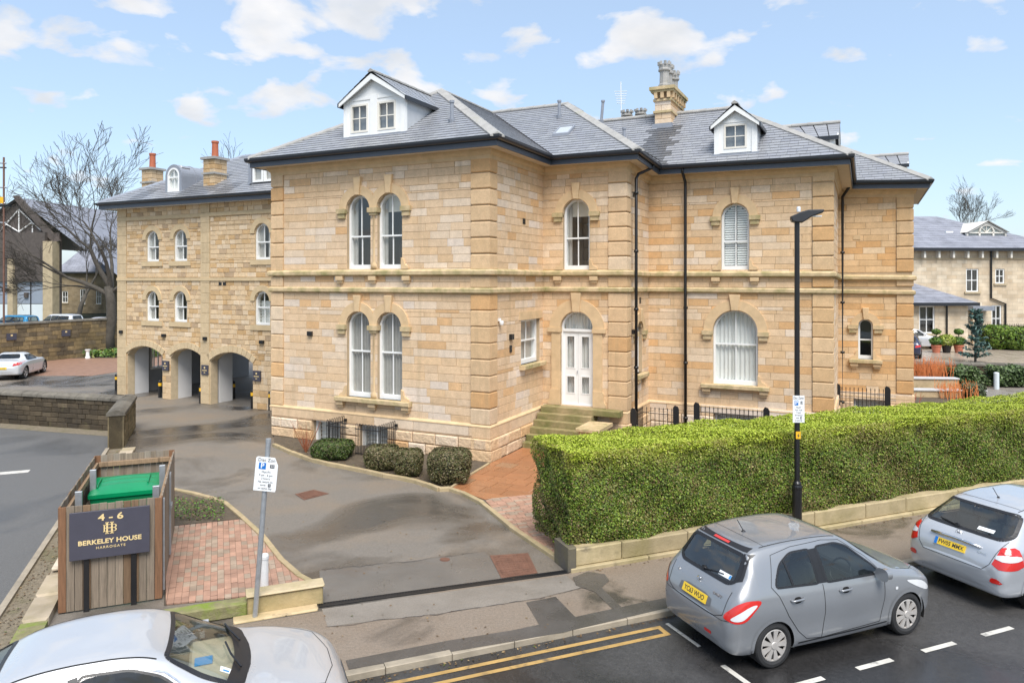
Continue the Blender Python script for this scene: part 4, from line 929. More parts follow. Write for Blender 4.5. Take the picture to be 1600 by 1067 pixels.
plate(TCr, -13.85, 4.86, .17, .12, .04, name='air_vent', parent=coach); plate(TCr, -13.62, 4.86, .17, .12, .04, name='air_vent', parent=coach)
# ------------------------------------------------------------------ ground, street, pavement
def sheet(name, pts, z, mat, parent=None, kind='structure'):
    mb = MB(); mb.add([(x, y, z) for x, y in pts]); o = mb.build(name, mat, parent)
    if not parent: o['kind'] = kind
    return o
ROADZ = -.08
sheet('ground', [(-900, -300), (900, -300), (900, 1500), (-900, 1500)], -.14, 'ground')
sheet('road', [S(-160, -14), S(160, -14), S(160, 9.31), S(-160, 9.31)], ROADZ, 'road')
sheet('pavement', [S(-160, 9.42), S(160, 9.42), S(160, 11.27), S(-160, 11.27)], 0, 'pave')
sheet('driveway', [S(-80, 11.27), S(5.62, 11.27), (3, 22), (3, 60), (-80, 60)], -.004, 'asphalt')
sheet('garden_ground', [S(5.62, 11.27), S(90, 11.27), (110, 60), (3, 60), (3, 22)], -.006, 'soil')
kb = MB(lambda a, d, z: (*S(a, d), z)); kb.box(-160, -7, 9.313, 9.425, -.14, .003); kb.box(21, 160, 9.313, 9.425, -.14, .003); kb = tag(kb.build('kerb', 'kerb'), kind='structure')
s_ = -7.
while s_ < 21:
    L = .9 if s_ + 1.8 < 21 else 21 - s_; m1 = MB(lambda a, d, z: (*S(a, d), z)); m1.box(s_ + .004, s_ + L - .004, 9.305, 9.43, -.14, .006 + rnd.uniform(-.003, .003), bevel=.008); m1.build('kerb_stone', 'kerb', kb); s_ += L
def strip(name, s0, n0, s1, n1, wd, mat, z=ROADZ + .004, parent=None):
    a, b = Vector(S(s0, n0)), Vector(S(s1, n1)); d = (b - a).normalized(); h = Vector((-d.y, d.x)) * wd / 2
    mb = MB(); mb.add([(*(a - h), z), (*(b - h), z), (*(b + h), z), (*(a + h), z)]); return tag(mb.build(name, mat), kind='structure')
k8 = 1.016
strip('yellow_line', -40, 9.10, 6.02, 9.06, .075, 'yline'); strip('yellow_line', -40, 8.87, 6.02, 8.84, .075, 'yline'); strip('yellow_line', 5.98, 9.022, 5.98, 8.878, .075, 'yline')
strip('bay_line', 6.16, 9.12, 6.19, 8.37, .06, 'wline'); strip('bay_line', 6.17, 7.85, 6.2, 7.12, .08, 'wline')
s_ = 6.55
for k in range(14):
    strip('bay_line', s_, 7.12, s_ + .62, 7.12, .085, 'wline'); s_ += 1.2
# patches in the surfaces
sheet('asphalt_patch', [G(502, 943), G(499, 891), G(640, 876), G(757, 862), G(781, 882), G(793, 904), G(640, 926)], .0, 'patch')
sheet('pale_pavement_strip', [G(503, 951), G(885, 899), G(908, 918), G(842, 934), G(760, 947), G(683, 959), G(600, 968), G(512, 979)], .003, 'pave2')
sheet('wet_patch', [G(822, 941), G(868, 932), G(905, 970), G(846, 982)], .0045, 'pavedark')
sheet('wet_patch', [G(895, 902), G(918, 893), G(945, 897), G(952, 907), G(940, 918), G(952, 930), G(978, 955), G(968, 962), G(930, 925), G(900, 915)], .006, 'pavedark')
sheet('wet_patch', [G(545, 1046), G(540, 1032), G(700, 1001), G(800, 985), G(880, 968), G(1000, 942), G(1052, 932), G(1052, 948), G(880, 988), G(790, 1004)], .0075, 'pavedark')
def crack(pts):
    mb = MB(); P2 = []
    for a, b in zip(pts, pts[1:]):
        n = max(2, int(math.hypot(b[0] - a[0], b[1] - a[1]) / 9))
        for k in range(n): p = lerp(a, b, k / n); P2.append(Vector(G(p[0] + rnd.uniform(-2, 2), p[1] + rnd.uniform(-1.2, 1.2))))
    for k in range(len(P2) - 1):
        d = (P2[k + 1] - P2[k]).normalized(); h = Vector((-d.y, d.x)) * rnd.uniform(.002, .007); mb.add([(*(P2[k] - h), .0095), (*(P2[k + 1] - h), .0095), (*(P2[k + 1] + h), .0095), (*(P2[k] + h), .0095)])
    return tag(mb.build('pavement_crack', 'deck'), kind='structure')
crack([(508, 979), (560, 975), (600, 968), (683, 960), (760, 948), (842, 935), (908, 919), (925, 917)]); crack([(502, 890), (560, 885), (640, 877), (757, 862)]); 
# drain channel across the drive
dr = empty('drain_channel', (0, 0, 0), 0, 'long black slotted drain channel across the mouth of the driveway', 'drain')
a, b = Vector(G(498, 946)), Vector(G(887, 893)); d = (b - a).normalized(); h = Vector((-d.y, d.x)); L = (b - a).length
mb = MB(); mb.add([(*(a - h * .065), .003), (*(b - h * .065), .003), (*(b + h * .065), .003), (*(a + h * .065), .003)]); mb.build('channel', 'black', dr)
mb = MB(lambda x, y, z: (*(a + d * x + h * y), z)); x = .02
while x < L - .03: mb.box(x, x + .018, -.05, .05, .003, .012); x += .045
mb.box(0, L, -.07, -.05, .0, .012); mb.box(0, L, .05, .07, 0, .012); mb.build('grate', 'blackiron', dr)
def cover(name, pts, label, mat='rust', rim=.05):
    e = empty(name, (0, 0, 0), 0, label, 'manhole cover'); p = [G(*q) for q in pts]
    mb = MB(); mb.zprism(p[::-1] if sum((p[k][0] - p[k - 1][0]) * (p[k][1] + p[k - 1][1]) for k in range(len(p))) > 0 else p, .0, .008); mb.build('frame', mat, e)
    q = inset(p if sum((p[k][0] - p[k - 1][0]) * (p[k][1] + p[k - 1][1]) for k in range(len(p))) < 0 else p[::-1], rim); mb = MB(); mb.zprism(q, .006, .014)
    mb.build('lid', mat, e)
    if len(p) == 4:
        mb = MB()
        for i in range(9):
            for j in range(9):
                A_ = Vector(q[0]).lerp(Vector(q[1]), (i + .5) / 9); B_ = Vector(q[3]).lerp(Vector(q[2]), (i + .5) / 9); c = A_.lerp(B_, (j + .5) / 9); r = .025
                mb.zprism([(c.x - r, c.y), (c.x, c.y - r), (c.x + r, c.y), (c.x, c.y + r)], .014, .019)
        mb.build('studs', mat, e)['kind'] = 'stuff'
    return e
cover('manhole_cover', [(783, 903), (840, 895), (825, 864), (765, 868)], 'large rusty square cover beside the drain channel')
cover('manhole_cover', [(475, 781), (514, 771), (490, 765), (461, 772)], 'smaller rust-brown square cover in the middle of the driveway')
cover('manhole_cover', [(695 + 8 * math.cos(t * pi / 6), 874 + 3 * math.sin(t * pi / 6)) for t in range(12)], 'tiny round rusty cover near the drain channel', rim=.02)

# ---- hedge and its stone base
hw_ = empty('garden_wall', (0, 0, 0), 0, 'low mossy sandstone block wall under the clipped hedge', 'wall')
SX = lambda a, d, z: (*S(a, d), z)
def gt(): 
    k = rnd.uniform(.75, 1.1); return (.42 * k, .34 * k, .20 * k)
mb = MB(SX); mb.box(5.7, 60, 11.23, 11.6, -.05, .33); mb.build('wall_core', 'joint', hw_)
s_ = 5.62; M['gwall'] = pmat('damp_wall_stone', None, .8, .2, 3, .3, 20, attr=True, stain=((.20, .17, .06), 1.1, .45, .75, .7), stain2=((.05, .045, .035), 1.6, .60, .75, .8))
while s_ < 24:
    L = rnd.uniform(.9, 1.7); m1 = MB(SX); m1.box(s_ + .006, s_ + L - .006, 11.19, 11.55, .07, .37, gt(), bevel=.02); m1.build('stone', 'gwall', hw_); s_ += L
s_ = 5.58
while s_ < 24:
    L = rnd.uniform(.8, 1.6); m1 = MB(SX); m1.box(s_ + .006, s_ + L - .006, 11.12, 11.5, -.03, .07, gt(), bevel=.015); m1.build('stone', 'gwall', hw_); s_ += L
m1 = MB(SX); m1.box(5.54, 5.70, 11.14, 11.7, 0, .42, (.09, .08, .07), bevel=.02); m1.build('stone', 'gwall', hw_)
def leaves(name, pts, nrm, size, cols, parent, mat='leaf', rs=None, flat=.5, aspect=1.6):
    """leaf-sized faces at pts, turned roughly along nrm; cols per leaf"""
    rs = rs or np.random.RandomState(3); n = len(pts)
    nn = nrm + rs.normal(0, flat, (n, 3)); nn /= np.linalg.norm(nn, axis=1)[:, None] + 1e-9
    t = rs.normal(0, 1, (n, 3)); t -= (t * nn).sum(1)[:, None] * nn; t /= np.linalg.norm(t, axis=1)[:, None] + 1e-9; b = np.cross(nn, t)
    sz = size * rs.uniform(.65, 1.35, n)[:, None]
    v = np.stack([pts - t * sz * aspect / 2, pts + b * sz / 2, pts + t * sz * aspect / 2, pts - b * sz / 2], 1).reshape(-1, 3)
    f = np.arange(4 * n).reshape(n, 4)
    return npmesh(name, v, f, mat, cols, parent)
def mixcols(rs, n, pal, w):
    pal = np.array(pal); i = rs.choice(len(pal), n, p=np.array(w) / sum(w)); return pal[i] * rs.uniform(.72, 1.25, (n, 1))
hedge = empty('hedge', (*S(5.65, 12.05), 0), 0, 'long clipped privet hedge with bright green top along the pavement', 'hedge')
rs = np.random.RandomState(5)
s0, s1, n0, n1, zb, zt = 5.66, 24., 11.28, 12.92, .37, 1.98
def bump2(a, b, k=1.): return .05 * (np.sin(a * 3.1 + b * 2.3) + np.sin(a * 7.3 - b * 4.1) * .6 + np.sin(a * 1.3 + 2.) * .8) * k
def S3(s, n, z): return np.stack([RU[0] * s + RN[0] * n, RU[1] * s + RN[1] * n, z], 1)
P_, N_, Cc = [], [], []
def wgt(s, N): return (1 / (6 + .55 * (s - s0)))      # leaves get sparser with distance
def hside(N, kind):
    s = s0 + (s1 - s0) * rs.beta(1, 1.5, N) if kind != 'end' else None
    dep = np.abs(rs.normal(0, .06, N))
    if kind == 'front': z = rs.uniform(zb - .03, zt, N); n = n0 + dep + bump2(s, z * 2) ; nr = np.tile([-RN[0], -RN[1], .25], (N, 1)); n = n + np.maximum(0, z - zt + .15) ** 2 * 3; n = n + .05 * np.clip((zb + .2 - z) / .3, 0, 1)
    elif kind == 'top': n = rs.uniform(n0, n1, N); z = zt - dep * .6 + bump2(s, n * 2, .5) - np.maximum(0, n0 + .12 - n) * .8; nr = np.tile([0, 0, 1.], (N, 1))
    elif kind == 'back': z = rs.uniform(zb, zt, N); n = n1 - dep; nr = np.tile([RN[0], RN[1], .2], (N, 1))
    else: n = rs.uniform(n0, n1, N); z = rs.uniform(.15, zt, N); s = s0 + dep + bump2(n, z * 2) + .12 * np.clip((.5 - z) / .5, 0, 1); nr = np.tile([-RU[0], -RU[1], .2], (N, 1))
    p = S3(s, n, z); clump = np.sin(p[:, 0] * 4.1 + p[:, 2] * 5.3) + np.sin(p[:, 0] * 9.7 - p[:, 2] * 7.9 + p[:, 1] * 3) + rs.normal(0, .8, N)
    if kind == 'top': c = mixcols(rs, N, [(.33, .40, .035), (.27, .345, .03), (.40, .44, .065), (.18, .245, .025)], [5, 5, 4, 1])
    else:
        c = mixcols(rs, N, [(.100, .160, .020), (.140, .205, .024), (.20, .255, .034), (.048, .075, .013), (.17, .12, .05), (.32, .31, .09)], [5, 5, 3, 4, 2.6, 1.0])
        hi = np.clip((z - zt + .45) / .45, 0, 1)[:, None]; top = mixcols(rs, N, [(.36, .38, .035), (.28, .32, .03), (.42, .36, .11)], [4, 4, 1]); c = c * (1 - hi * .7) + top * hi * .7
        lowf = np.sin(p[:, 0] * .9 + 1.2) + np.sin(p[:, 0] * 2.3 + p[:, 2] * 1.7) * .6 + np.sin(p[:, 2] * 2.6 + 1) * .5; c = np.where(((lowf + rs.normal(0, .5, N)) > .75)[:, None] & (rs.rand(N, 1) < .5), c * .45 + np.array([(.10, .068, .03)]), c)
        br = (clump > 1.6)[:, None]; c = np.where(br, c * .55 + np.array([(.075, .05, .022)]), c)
    P_.append(p); N_.append(nr); Cc.append(c)
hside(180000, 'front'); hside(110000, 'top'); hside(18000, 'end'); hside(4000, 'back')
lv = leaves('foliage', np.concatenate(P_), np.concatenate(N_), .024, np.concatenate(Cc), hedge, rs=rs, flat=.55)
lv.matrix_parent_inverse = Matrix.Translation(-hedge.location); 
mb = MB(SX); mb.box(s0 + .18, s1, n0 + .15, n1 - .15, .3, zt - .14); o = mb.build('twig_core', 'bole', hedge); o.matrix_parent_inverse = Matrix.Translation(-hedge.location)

# ---- round clipped bushes in the bed
def ball(name, px, py, r, h, label, cat='shrub', group=None, cols=None, n=9000, leaf=.03, z=0., squash=.55, loc=None):
    x, y = loc or G(px, py, z); e = empty(name, (x, y, z), 0, label, cat, group); R_ = np.random.RandomState(int(px) + 7)
    v = R_.normal(0, 1, (n, 3)); v /= np.linalg.norm(v, axis=1)[:, None]
    sh = np.sign(v) * np.abs(v) ** .72; sh /= np.maximum(np.abs(sh).max(1), .001)[:, None] ** .25; 
    k = (1 - np.abs(R_.normal(0, .05, n)) + .035 * (np.sin(v[:, 0] * 7 + v[:, 2] * 5) + np.sin(v[:, 1] * 9)))[:, None]
    p = sh * k * np.array([r, r, h / 2]) + np.array([0, 0, h / 2 + .02])
    c = mixcols(R_, n, *(cols or ([(.085, .09, .030), (.12, .11, .045), (.165, .13, .07), (.05, .058, .02), (.20, .16, .09)], [4, 4, 4, 2, 1])))
    leaves('foliage', p, v, leaf, c, e, rs=R_, flat=.6)
    mb = MB(); mb.lathe([(r * .5, .02), (r * .86, h * .25), (r * .9, h * .5), (r * .82, h * .75), (r * .45, h * .93), (.05, h * .95)], 14); mb.build('twig_core', 'bole', e, smooth=True)
    return e
ball('clipped_shrub', 520, 715, .56, .47, 'low loose shrub in the bed nearest the coach house', group='clipped shrubs in the bed under the villa', cols=([(.05, .085, .018), (.085, .12, .025), (.11, .10, .05), (.03, .05, .012)], [4, 4, 2, 3]))
ball('clipped_shrub', 597, 732, .45, .60, 'round clipped shrub directly in front of the hooped railing', group='clipped shrubs in the bed under the villa')
ball('clipped_shrub', 638, 742, .37, .66, 'narrow egg-shaped clipped shrub between two wider ones', group='clipped shrubs in the bed under the villa')
ball('clipped_shrub', 702, 752, .54, .80, 'largest round clipped shrub beside the orange path', group='clipped shrubs in the bed under the villa')
# bare shrub by the wall
tw = empty('bare_shrub', (*G(478, 707), 0), 0, 'small leafless reddish shrub against the wall of the villa', 'shrub'); mb = MB()
for k in range(26):
    a = rnd.uniform(0, 2 * pi); l = rnd.uniform(.4, .95); x, y, z = 0, 0, 0; pts = [(0, 0, 0)]
    for j in range(4): x += math.cos(a) * l * .11 + rnd.uniform(-.04, .04); y += math.sin(a) * l * .07; z += l * .26; pts.append((x, y, z))
    mb.tube(pts, [.012, .009, .007, .005, .003], 4)
mb.build('stems', 'twig', tw)
# ---- bed, kerb edging, path
bedk = [(428, 697), (455, 709), (485, 720), (512, 727), (539, 732), (570, 738), (600, 745), (625, 749), (649, 754), (668, 760), (686, 767), (703, 766)]
sheet('planter_bed', [G(*p) for p in bedk] + [G(764, 724), tuple((HO + Matrix.Rotation(HA, 3, 'Z') @ Vector((0, .05, 0)))[:2]), tuple((HO + Matrix.Rotation(HA, 3, 'Z') @ Vector((UL, .05, 0)))[:2])], .012, 'soil')
def edging(name, pts, wd=.11, h=.09, mat='kerb', ln=.6):
    base = MB(); e = None; P2 = [Vector(G(*p)) for p in pts]; root = None
    for p, q in zip(P2, P2[1:]):
        L = (q - p).length; n = max(1, round(L / ln)); d = (q - p) / n; nn = Vector((-d.y, d.x)).normalized() * wd / 2
        for k in range(n):
            a, b = p + d * k + d.normalized() * .003, p + d * (k + 1) - d.normalized() * .003
            m1 = MB(); m1.zprism([tuple(a - nn), tuple(b - nn), tuple(b + nn), tuple(a + nn)], -.02, h + rnd.uniform(-.004, .004), ch=.008)
            o = m1.build('kerb_stone' if root else name, mat, root)
            if root is None: root = tag(o, kind='structure')
    return root
M['edge'] = pmat('buff_edging', (.40, .31, .18), .7, .2, 4, .25, 40, stain=((.20, .19, .07), 1.6, .5, .75, .6))
edging('planter_kerb', bedk, mat='edge'); edging('path_kerb', [(703, 766), (722, 772), (752, 787), (775, 806), (800, 827), (835, 851), (868, 873), (887, 888)], mat='edge', h=.07)
edging('planter_edge', [(703, 765), (733, 745), (764, 726)], wd=.06, h=.06, mat='edge')
HM = Matrix.Translation(HO) @ Matrix.Rotation(HA, 4, 'Z')
def hloc(p): v = HM.inverted() @ Vector((p[0], p[1], 0)); return (v.x, v.y)
path = empty('path', HO, HA); path['kind'] = 'structure'
pp = [hloc(G(704, 763)), hloc(G(757, 781)), (4.2, -.55), (4.2, 1.8), (2.6, 1.84), (.14, 1.84), (.14, -.06), hloc(G(764, 724))]
mb = MB(); mb.add([(x, y, .004) for x, y in pp]); mb.build('path_bed', 'joint', path)
def ft(): 
    k = rnd.uniform(.85, 1.12); return (.315 * k, .138 * k, .062 * k) if rnd.random() < .85 else (.29 * k, .16 * k, .085 * k)
for p in split(courses(pp, [], rows(min(q[1] for q in pp), 1.84, .45)), .42, .62, .014):
    m1 = MB(); m1.zprism(p, .0, .022 + rnd.uniform(0, .003), ft(), ch=.004); m1.build('slab', 'flag', path)
# block-paved strip of the path, in street frame
def sloc(p): return (RU[0] * p[0] + RU[1] * p[1], RN[0] * p[0] + RN[1] * p[1])
def bt():
    k = rnd.uniform(.82, 1.1); return (.40 * k, .235 * k, .165 * k) if rnd.random() < .72 else (.35 * k, .265 * k, .195 * k)
SP = lambda a, b, z: (*S(a, b), z)
bs = empty('block_paved_strip', (0, 0, 0)); bs['kind'] = 'structure'
q = [sloc(G(757, 782)), sloc(G(800, 826)), sloc(G(868, 872)), (6.4, 11.8), (7.8, 13.6), (7.8, 16.1)]
mb = MB(SP); mb.add([(x, y, .003) for x, y in q]); mb.build('strip_bed', 'joint', bs)
sp = split(courses(q, [], rows(min(t[1] for t in q), max(t[1] for t in q), .105)), .2, .215, .008); sp.sort(key=lambda p: p[0][0]); mb = MB(SP)
for k, p in enumerate(sp):
    if k < 260: m1 = MB(SP); m1.zprism(p, .0, .02 + rnd.uniform(0, .003), bt(), ch=.003); m1.build('brick', 'brick', bs)
    else: mb.zprism(p, .0, .02, bt())
if mb.f: tag(mb.build('paving_blocks', 'brick', bs), kind='stuff')
# ---- block-paved corner with the little bed by the bin store
bc = empty('block_paving', (0, 0, 0)); bc['kind'] = 'structure'
q = [sloc(G(*p)) for p in ((256, 946), (383, 933), (490, 916), (463, 899), (438, 876), (408, 838), (378, 812), (262, 824))]; q = [(n_, s_) for s_, n_ in q]   # rows run along n
SQ = lambda a, b, z: (*S(b, a), z)
mb = MB(SQ); mb.add([(x, y, .003) for x, y in q]); mb.build('paving_bed', 'joint', bc)
sp = split(courses(q, [], rows(min(t[1] for t in q), max(t[1] for t in q), .105)), .2, .212, .01); sp.sort(key=lambda p: p[0][0]); mb = MB(SQ)
for k, p in enumerate(sp):
    if k < 300: m1 = MB(SQ); m1.zprism(p[::-1], .0, .022 + rnd.uniform(0, .004), bt(), ch=.003); m1.build('brick', 'brick', bc)
    else: mb.zprism(p[::-1], .0, .022, bt())
if mb.f: tag(mb.build('paving_blocks', 'brick', bc), kind='stuff')
sheet('corner_bed', [G(*p) for p in ((262, 768), (270, 766), (352, 789), (378, 811), (262, 823))], .014, 'soil')
edging('corner_kerb', [(268, 765), (300, 771), (330, 779), (352, 787), (380, 811), (410, 839), (440, 877), (466, 900), (494, 915)], mat='edge', h=.05, wd=.1)
mb = empty('ground_cover', (*G(310, 800), 0)); R_ = np.random.RandomState(9); n = 900
bp = [G(R_.uniform(272, 350), R_.uniform(782, 815), .0) for _ in range(n)]; tag(mb, kind='stuff')
leaves('foliage', np.array([(x - mb.location.x, y - mb.location.y, R_.uniform(.02, .12)) for (x, y) in bp]), np.tile([0, 0, 1.], (n, 1)), .03, mixcols(R_, n, [(.10, .20, .03), (.06, .12, .02), (.14, .10, .05)], [3, 3, 3]), mb, rs=R_)
# low front wall of the corner
lw = empty('low_wall', (*S(.4, 11.6), 0), RA, 'low sandstone kerb wall at the foot of the leaning parking sign', 'wall')
def blk(x0, x1, y0, y1, z0, z1, mat, parent, t=(.45, .34, .19), bev=.02, name='stone'):
    m1 = MB(); m1.box(x0, x1, y0, y1, z0, z1, t, bevel=bev); return m1.build(name, mat, parent)
blk(0, 1.1, -.1, .14, 0, .27, 'gwall', lw, (.40, .31, .16)); blk(-.02, 1.12, -.13, .16, .272, .31, 'gwall', lw, (.52, .42, .27), name='coping'); blk(-1.22, -.004, -.08, .14, 0, .2, 'moss', lw); blk(-.2, 1.0, -.3, -.105, -.02, .03, 'gwall', lw, (.5, .38, .22))
# fallen leaves and grit in the beds and along the kerb
R_ = np.random.RandomState(12); pts_ = []
for k in range(700):
    i = R_.randint(len(bedk) - 1); p = lerp(bedk[i], bedk[i + 1], R_.rand()); x, y = G(p[0] + R_.uniform(2, 14), p[1] - R_.uniform(1, 16)); pts_.append((x, y, .02))
for k in range(420): pts_.append((*S(R_.uniform(-6, 18), 9.27 - abs(R_.normal(0, .05))), ROADZ + .012))
for k in range(500): pts_.append((*S(R_.uniform(-3.0, -2.65), R_.uniform(11.5, 24)), .02))
for k in range(160): pts_.append((*S(R_.uniform(5.7, 18), 11.1 - abs(R_.normal(0, .07))), .012))
for k in range(120): x, y = G(R_.uniform(300, 900), R_.uniform(760, 1000)); pts_.append((x, y, .012))
pts_ = np.array(pts_); lt_ = leaves('leaf_litter', pts_, np.tile([0, 0, 1.], (len(pts_), 1)), .026, mixcols(R_, len(pts_), [(.16, .10, .05), (.10, .065, .035), (.24, .17, .09), (.10, .12, .03)], [4, 4, 2, 1]), None, rs=R_, flat=.18); lt_['kind'] = 'stuff'
# ---- white marker post
mp = empty('marker_post', (*G(413, 921), 0), 0, 'short white round post standing on the red block paving', 'bollard'); mb = MB(); mb.lathe([(.065, 0), (.065, .5), (.072, .505), (.072, .55), (.06, .575)], 16); mb.build('body', pmat('white_plastic', (.72, .71, .70), .4, .06, 6), mp, smooth=False)
# ------------------------------------------------------------------ bin store, signs, lamp, bollards, railings
M['steel'] = M['galv']
store = empty('bin_store', (*S(-2.23, 12.62), 0), RA, 'open-topped weathered timber bin enclosure at the corner of the drive', 'bin store')
def wt(dark=0.):
    r = rnd.random(); c = (.235, .185, .135) if r < .5 else (.25, .21, .165) if r < .82 else (.20, .125, .07)
    k = rnd.uniform(.78, 1.12) * (1 - dark); return tuple(x * k for x in c)
def boards(x0, x1, T, h, parent, wd=.105):
    n = round((x1 - x0) / wd); w_ = (x1 - x0) / n
    for k in range(n):
        m1 = MB(T); t = wt(); zt = h + rnd.uniform(-.008, .008)
        if k in (0, n - 1): t = (.20, .10, .05)
        m1.box(x0 + k * w_ + .003, x0 + (k + 1) * w_ - .003, 0, .022, .02, zt, t, bevel=.002); m1.build('board', 'wood', parent)
W_, D_, Hs = 1.41, 3.5, 1.6
boards(0, W_, lambda a, d, z: (a, d, z), Hs, store)                       # front
boards(0, W_, lambda a, d, z: (a, D_ - d, z), Hs, store)                  # back
boards(.03, D_ - .03, lambda a, d, z: (d - .0, a, z), Hs - .01, store)      # left flank
boards(.03, D_ - .03, lambda a, d, z: (W_ - d, a, z), Hs - .01, store)      # right flank
for (x0, x1, y0, y1) in ((.03, .075, .06, D_ - .06), (W_ - .075, W_ - .03, .06, D_ - .06), (.08, W_ - .08, D_ - .075, D_ - .03)):
    for z in (Hs - .22, .9, .3): m1 = MB(); m1.box(x0, x1, y0, y1, z, z + .09, (.30, .20, .12) if z > 1 else wt(), bevel=.004); m1.build('rail', 'wood', store)
m1 = MB(); m1.box(-.02, W_ + .0, -.004, .05, Hs + .0, Hs + .0); 
for x, y in ((.14, .85), (.14, 2.3), (W_ - .14, .75), (W_ - .14, 2.2)): m1 = MB(); m1.box(x - .05, x + .05, y - .03, y + .03, 0, Hs + .0, bevel=.004); m1.build('steel_post', 'galv', store)
for y in (.12, 1.72, 1.80): m1 = MB(); m1.box(W_ + .002, W_ + .03, y, y + .045, .1, Hs - .05); m1.build('gate_frame', 'galv', store)
m1 = MB(); m1.box(W_ + .03, W_ + .05, 1.62, 1.9, .95, 1.0); m1.build('gate_latch', 'galv', store)
m1 = MB(); m1.prism([(.33, 1.02), (.41, 1.02), (.41, .88), (.37, .66)][::-1], -.004, .0, (.16, .06, .025)); m1.build('broken_board', 'wood', store)
# name board on two posts
sg = empty('name_sign', (*S(-2.07, 12.575), 0), RA, 'charcoal name board with gold lettering fixed before the timber enclosure', 'sign')
m1 = MB(); m1.box(0, 1.08, -.03, 0, .80, 1.515, bevel=.003); pn = m1.build('panel', 'signnavy', sg)
for x in (.18, .82): m1 = MB(); m1.box(x, x + .075, 0, .03, 0, 1.3); m1.build('post', 'black', sg)
TX = lambda x, z: Matrix.Translation((x, -.032, z)) @ Matrix.Rotation(pi / 2, 4, 'X')
text('lettering', '4 - 6', .135, 'gold', pn, TX(.55, 1.405), sx=1.35, bold=.003)
text('lettering', 'BERKELEY HOUSE', .095, 'gold', pn, TX(.54, 1.045), sx=1.12, bold=.0028, spacing=1.02)
text('lettering', 'HARROGATE', .05, 'gold', pn, TX(.55, .955), sx=1.15, bold=.0003, spacing=1.25)
m1 = MB()
for x in (.50, .565): m1.box(x - .012, x + .012, -.036, -.031, 1.155, 1.325); m1.box(x - .026, x + .026, -.036, -.031, 1.317, 1.327); m1.box(x - .026, x + .026, -.036, -.031, 1.153, 1.163)
m1.box(.512, .553, -.0355, -.031, 1.234, 1.246); m1.build('emblem', 'gold', pn)
m1 = MB(); m1.box(.455, .473, -.039, -.0365, 1.185, 1.295); m1.box(.447, .60, -.039, -.0365, 1.287, 1.295); m1.box(.447, .60, -.039, -.0365, 1.185, 1.193); m1.box(.47, .60, -.039, -.0365, 1.237, 1.245)
for zc in (1.266, 1.214): m1.band([(.595 + .036 * math.sin(t * pi / 8), zc + .029 * math.cos(t * pi / 8)) for t in range(9)], [(.595 + .018 * math.sin(t * pi / 8), zc + .019 * math.cos(t * pi / 8)) for t in range(9)], -.039, -.0365, closed=False)
m1.build('emblem', 'gold', pn)
# green four-wheel container
bn = empty('wheeled_bin', (*S(-2.10, 14.62), 0), RA, 'green plastic waste container with a domed lid inside the enclosure', 'bin')
def lerpring(p, q, f): return [(a[0] + (b[0] - a[0]) * f, a[1] + (b[1] - a[1]) * f) for a, b in zip(p, q)]
m1 = MB(); rb = [(.09, .1), (.97, .1), (.97, .95), (.09, .95)]; rt = [(.0, .02), (1.06, .02), (1.06, 1.02), (.0, 1.02)]; zz_ = [(.14, 0), (.9, .85), (1.08, .9), (1.10, 1.0), (1.20, 1.0)]
i0 = len(m1.v)
for z, f in zz_: m1.v += [(x, y, z) for x, y in lerpring(rb, rt, f)]
for k in range(len(zz_) - 1):
    for q in range(4): m1.f.append((k * 4 + q, k * 4 + (q + 1) % 4, (k + 1) * 4 + (q + 1) % 4, (k + 1) * 4 + q)); m1.c.append((1, 1, 1))
m1.f.append((3, 2, 1, 0)); m1.c.append((1, 1, 1)); m1.build('body', 'bin', bn)
m1 = MB(); nx, ny = 20, 14
def lidz(x, y):
    fx, fy = (x - .53) / .56, (y - .53) / .54; z = 1.22 + .07 * (1 - abs(fx) ** 3) * (1 - abs(fy) ** 3) + .05 * (y / 1.05)
    for c0 in (.28, .53, .78): z += .010 * math.exp(-((y - c0) / .05) ** 2) * (1 - abs(fx) ** 4)
    return z
gx = [-.03 + 1.12 * i / nx for i in range(nx + 1)]; gy = [-.01 + 1.08 * j / ny for j in range(ny + 1)]
for i in range(nx):
    for j in range(ny): m1.add([(gx[i], gy[j], lidz(gx[i], gy[j])), (gx[i + 1], gy[j], lidz(gx[i + 1], gy[j])), (gx[i + 1], gy[j + 1], lidz(gx[i + 1], gy[j + 1])), (gx[i], gy[j + 1], lidz(gx[i], gy[j + 1]))])
for (a, b) in (((gx[0], gy[0]), (gx[-1], gy[0])), ((gx[-1], gy[0]), (gx[-1], gy[-1])), ((gx[-1], gy[-1]), (gx[0], gy[-1])), ((gx[0], gy[-1]), (gx[0], gy[0]))):
    for k in range(12):
        p, q = lerp(a, b, k / 12), lerp(a, b, (k + 1) / 12); m1.add([(*p, lidz(*p) - .07), (*q, lidz(*q) - .07), (*q, lidz(*q)), (*p, lidz(*p))])
lid = m1.build('lid', 'bin', bn)
for x in (.08, .90): m1 = MB(); m1.tube([(x, .25, lidz(x, .25) + .02), (x, .5, lidz(x, .5) + .03), (x, .8, lidz(x, .8) + .02)], .013, 6); m1.build('lid_rib', 'bin', bn)
for x, y in ((.15, .15), (.9, .15), (.15, .88), (.9, .88)): m1 = MB(); m1.tube([(x - .025, y, .07), (x + .025, y, .07)], .07, 12); m1.build('wheel', 'black', bn)
m1 = MB(); m1.tube([(.38, .035, 1.04), (.53, .012, 1.0), (.68, .035, 1.04)], .012, 6); m1.build('handle', 'bin', bn)
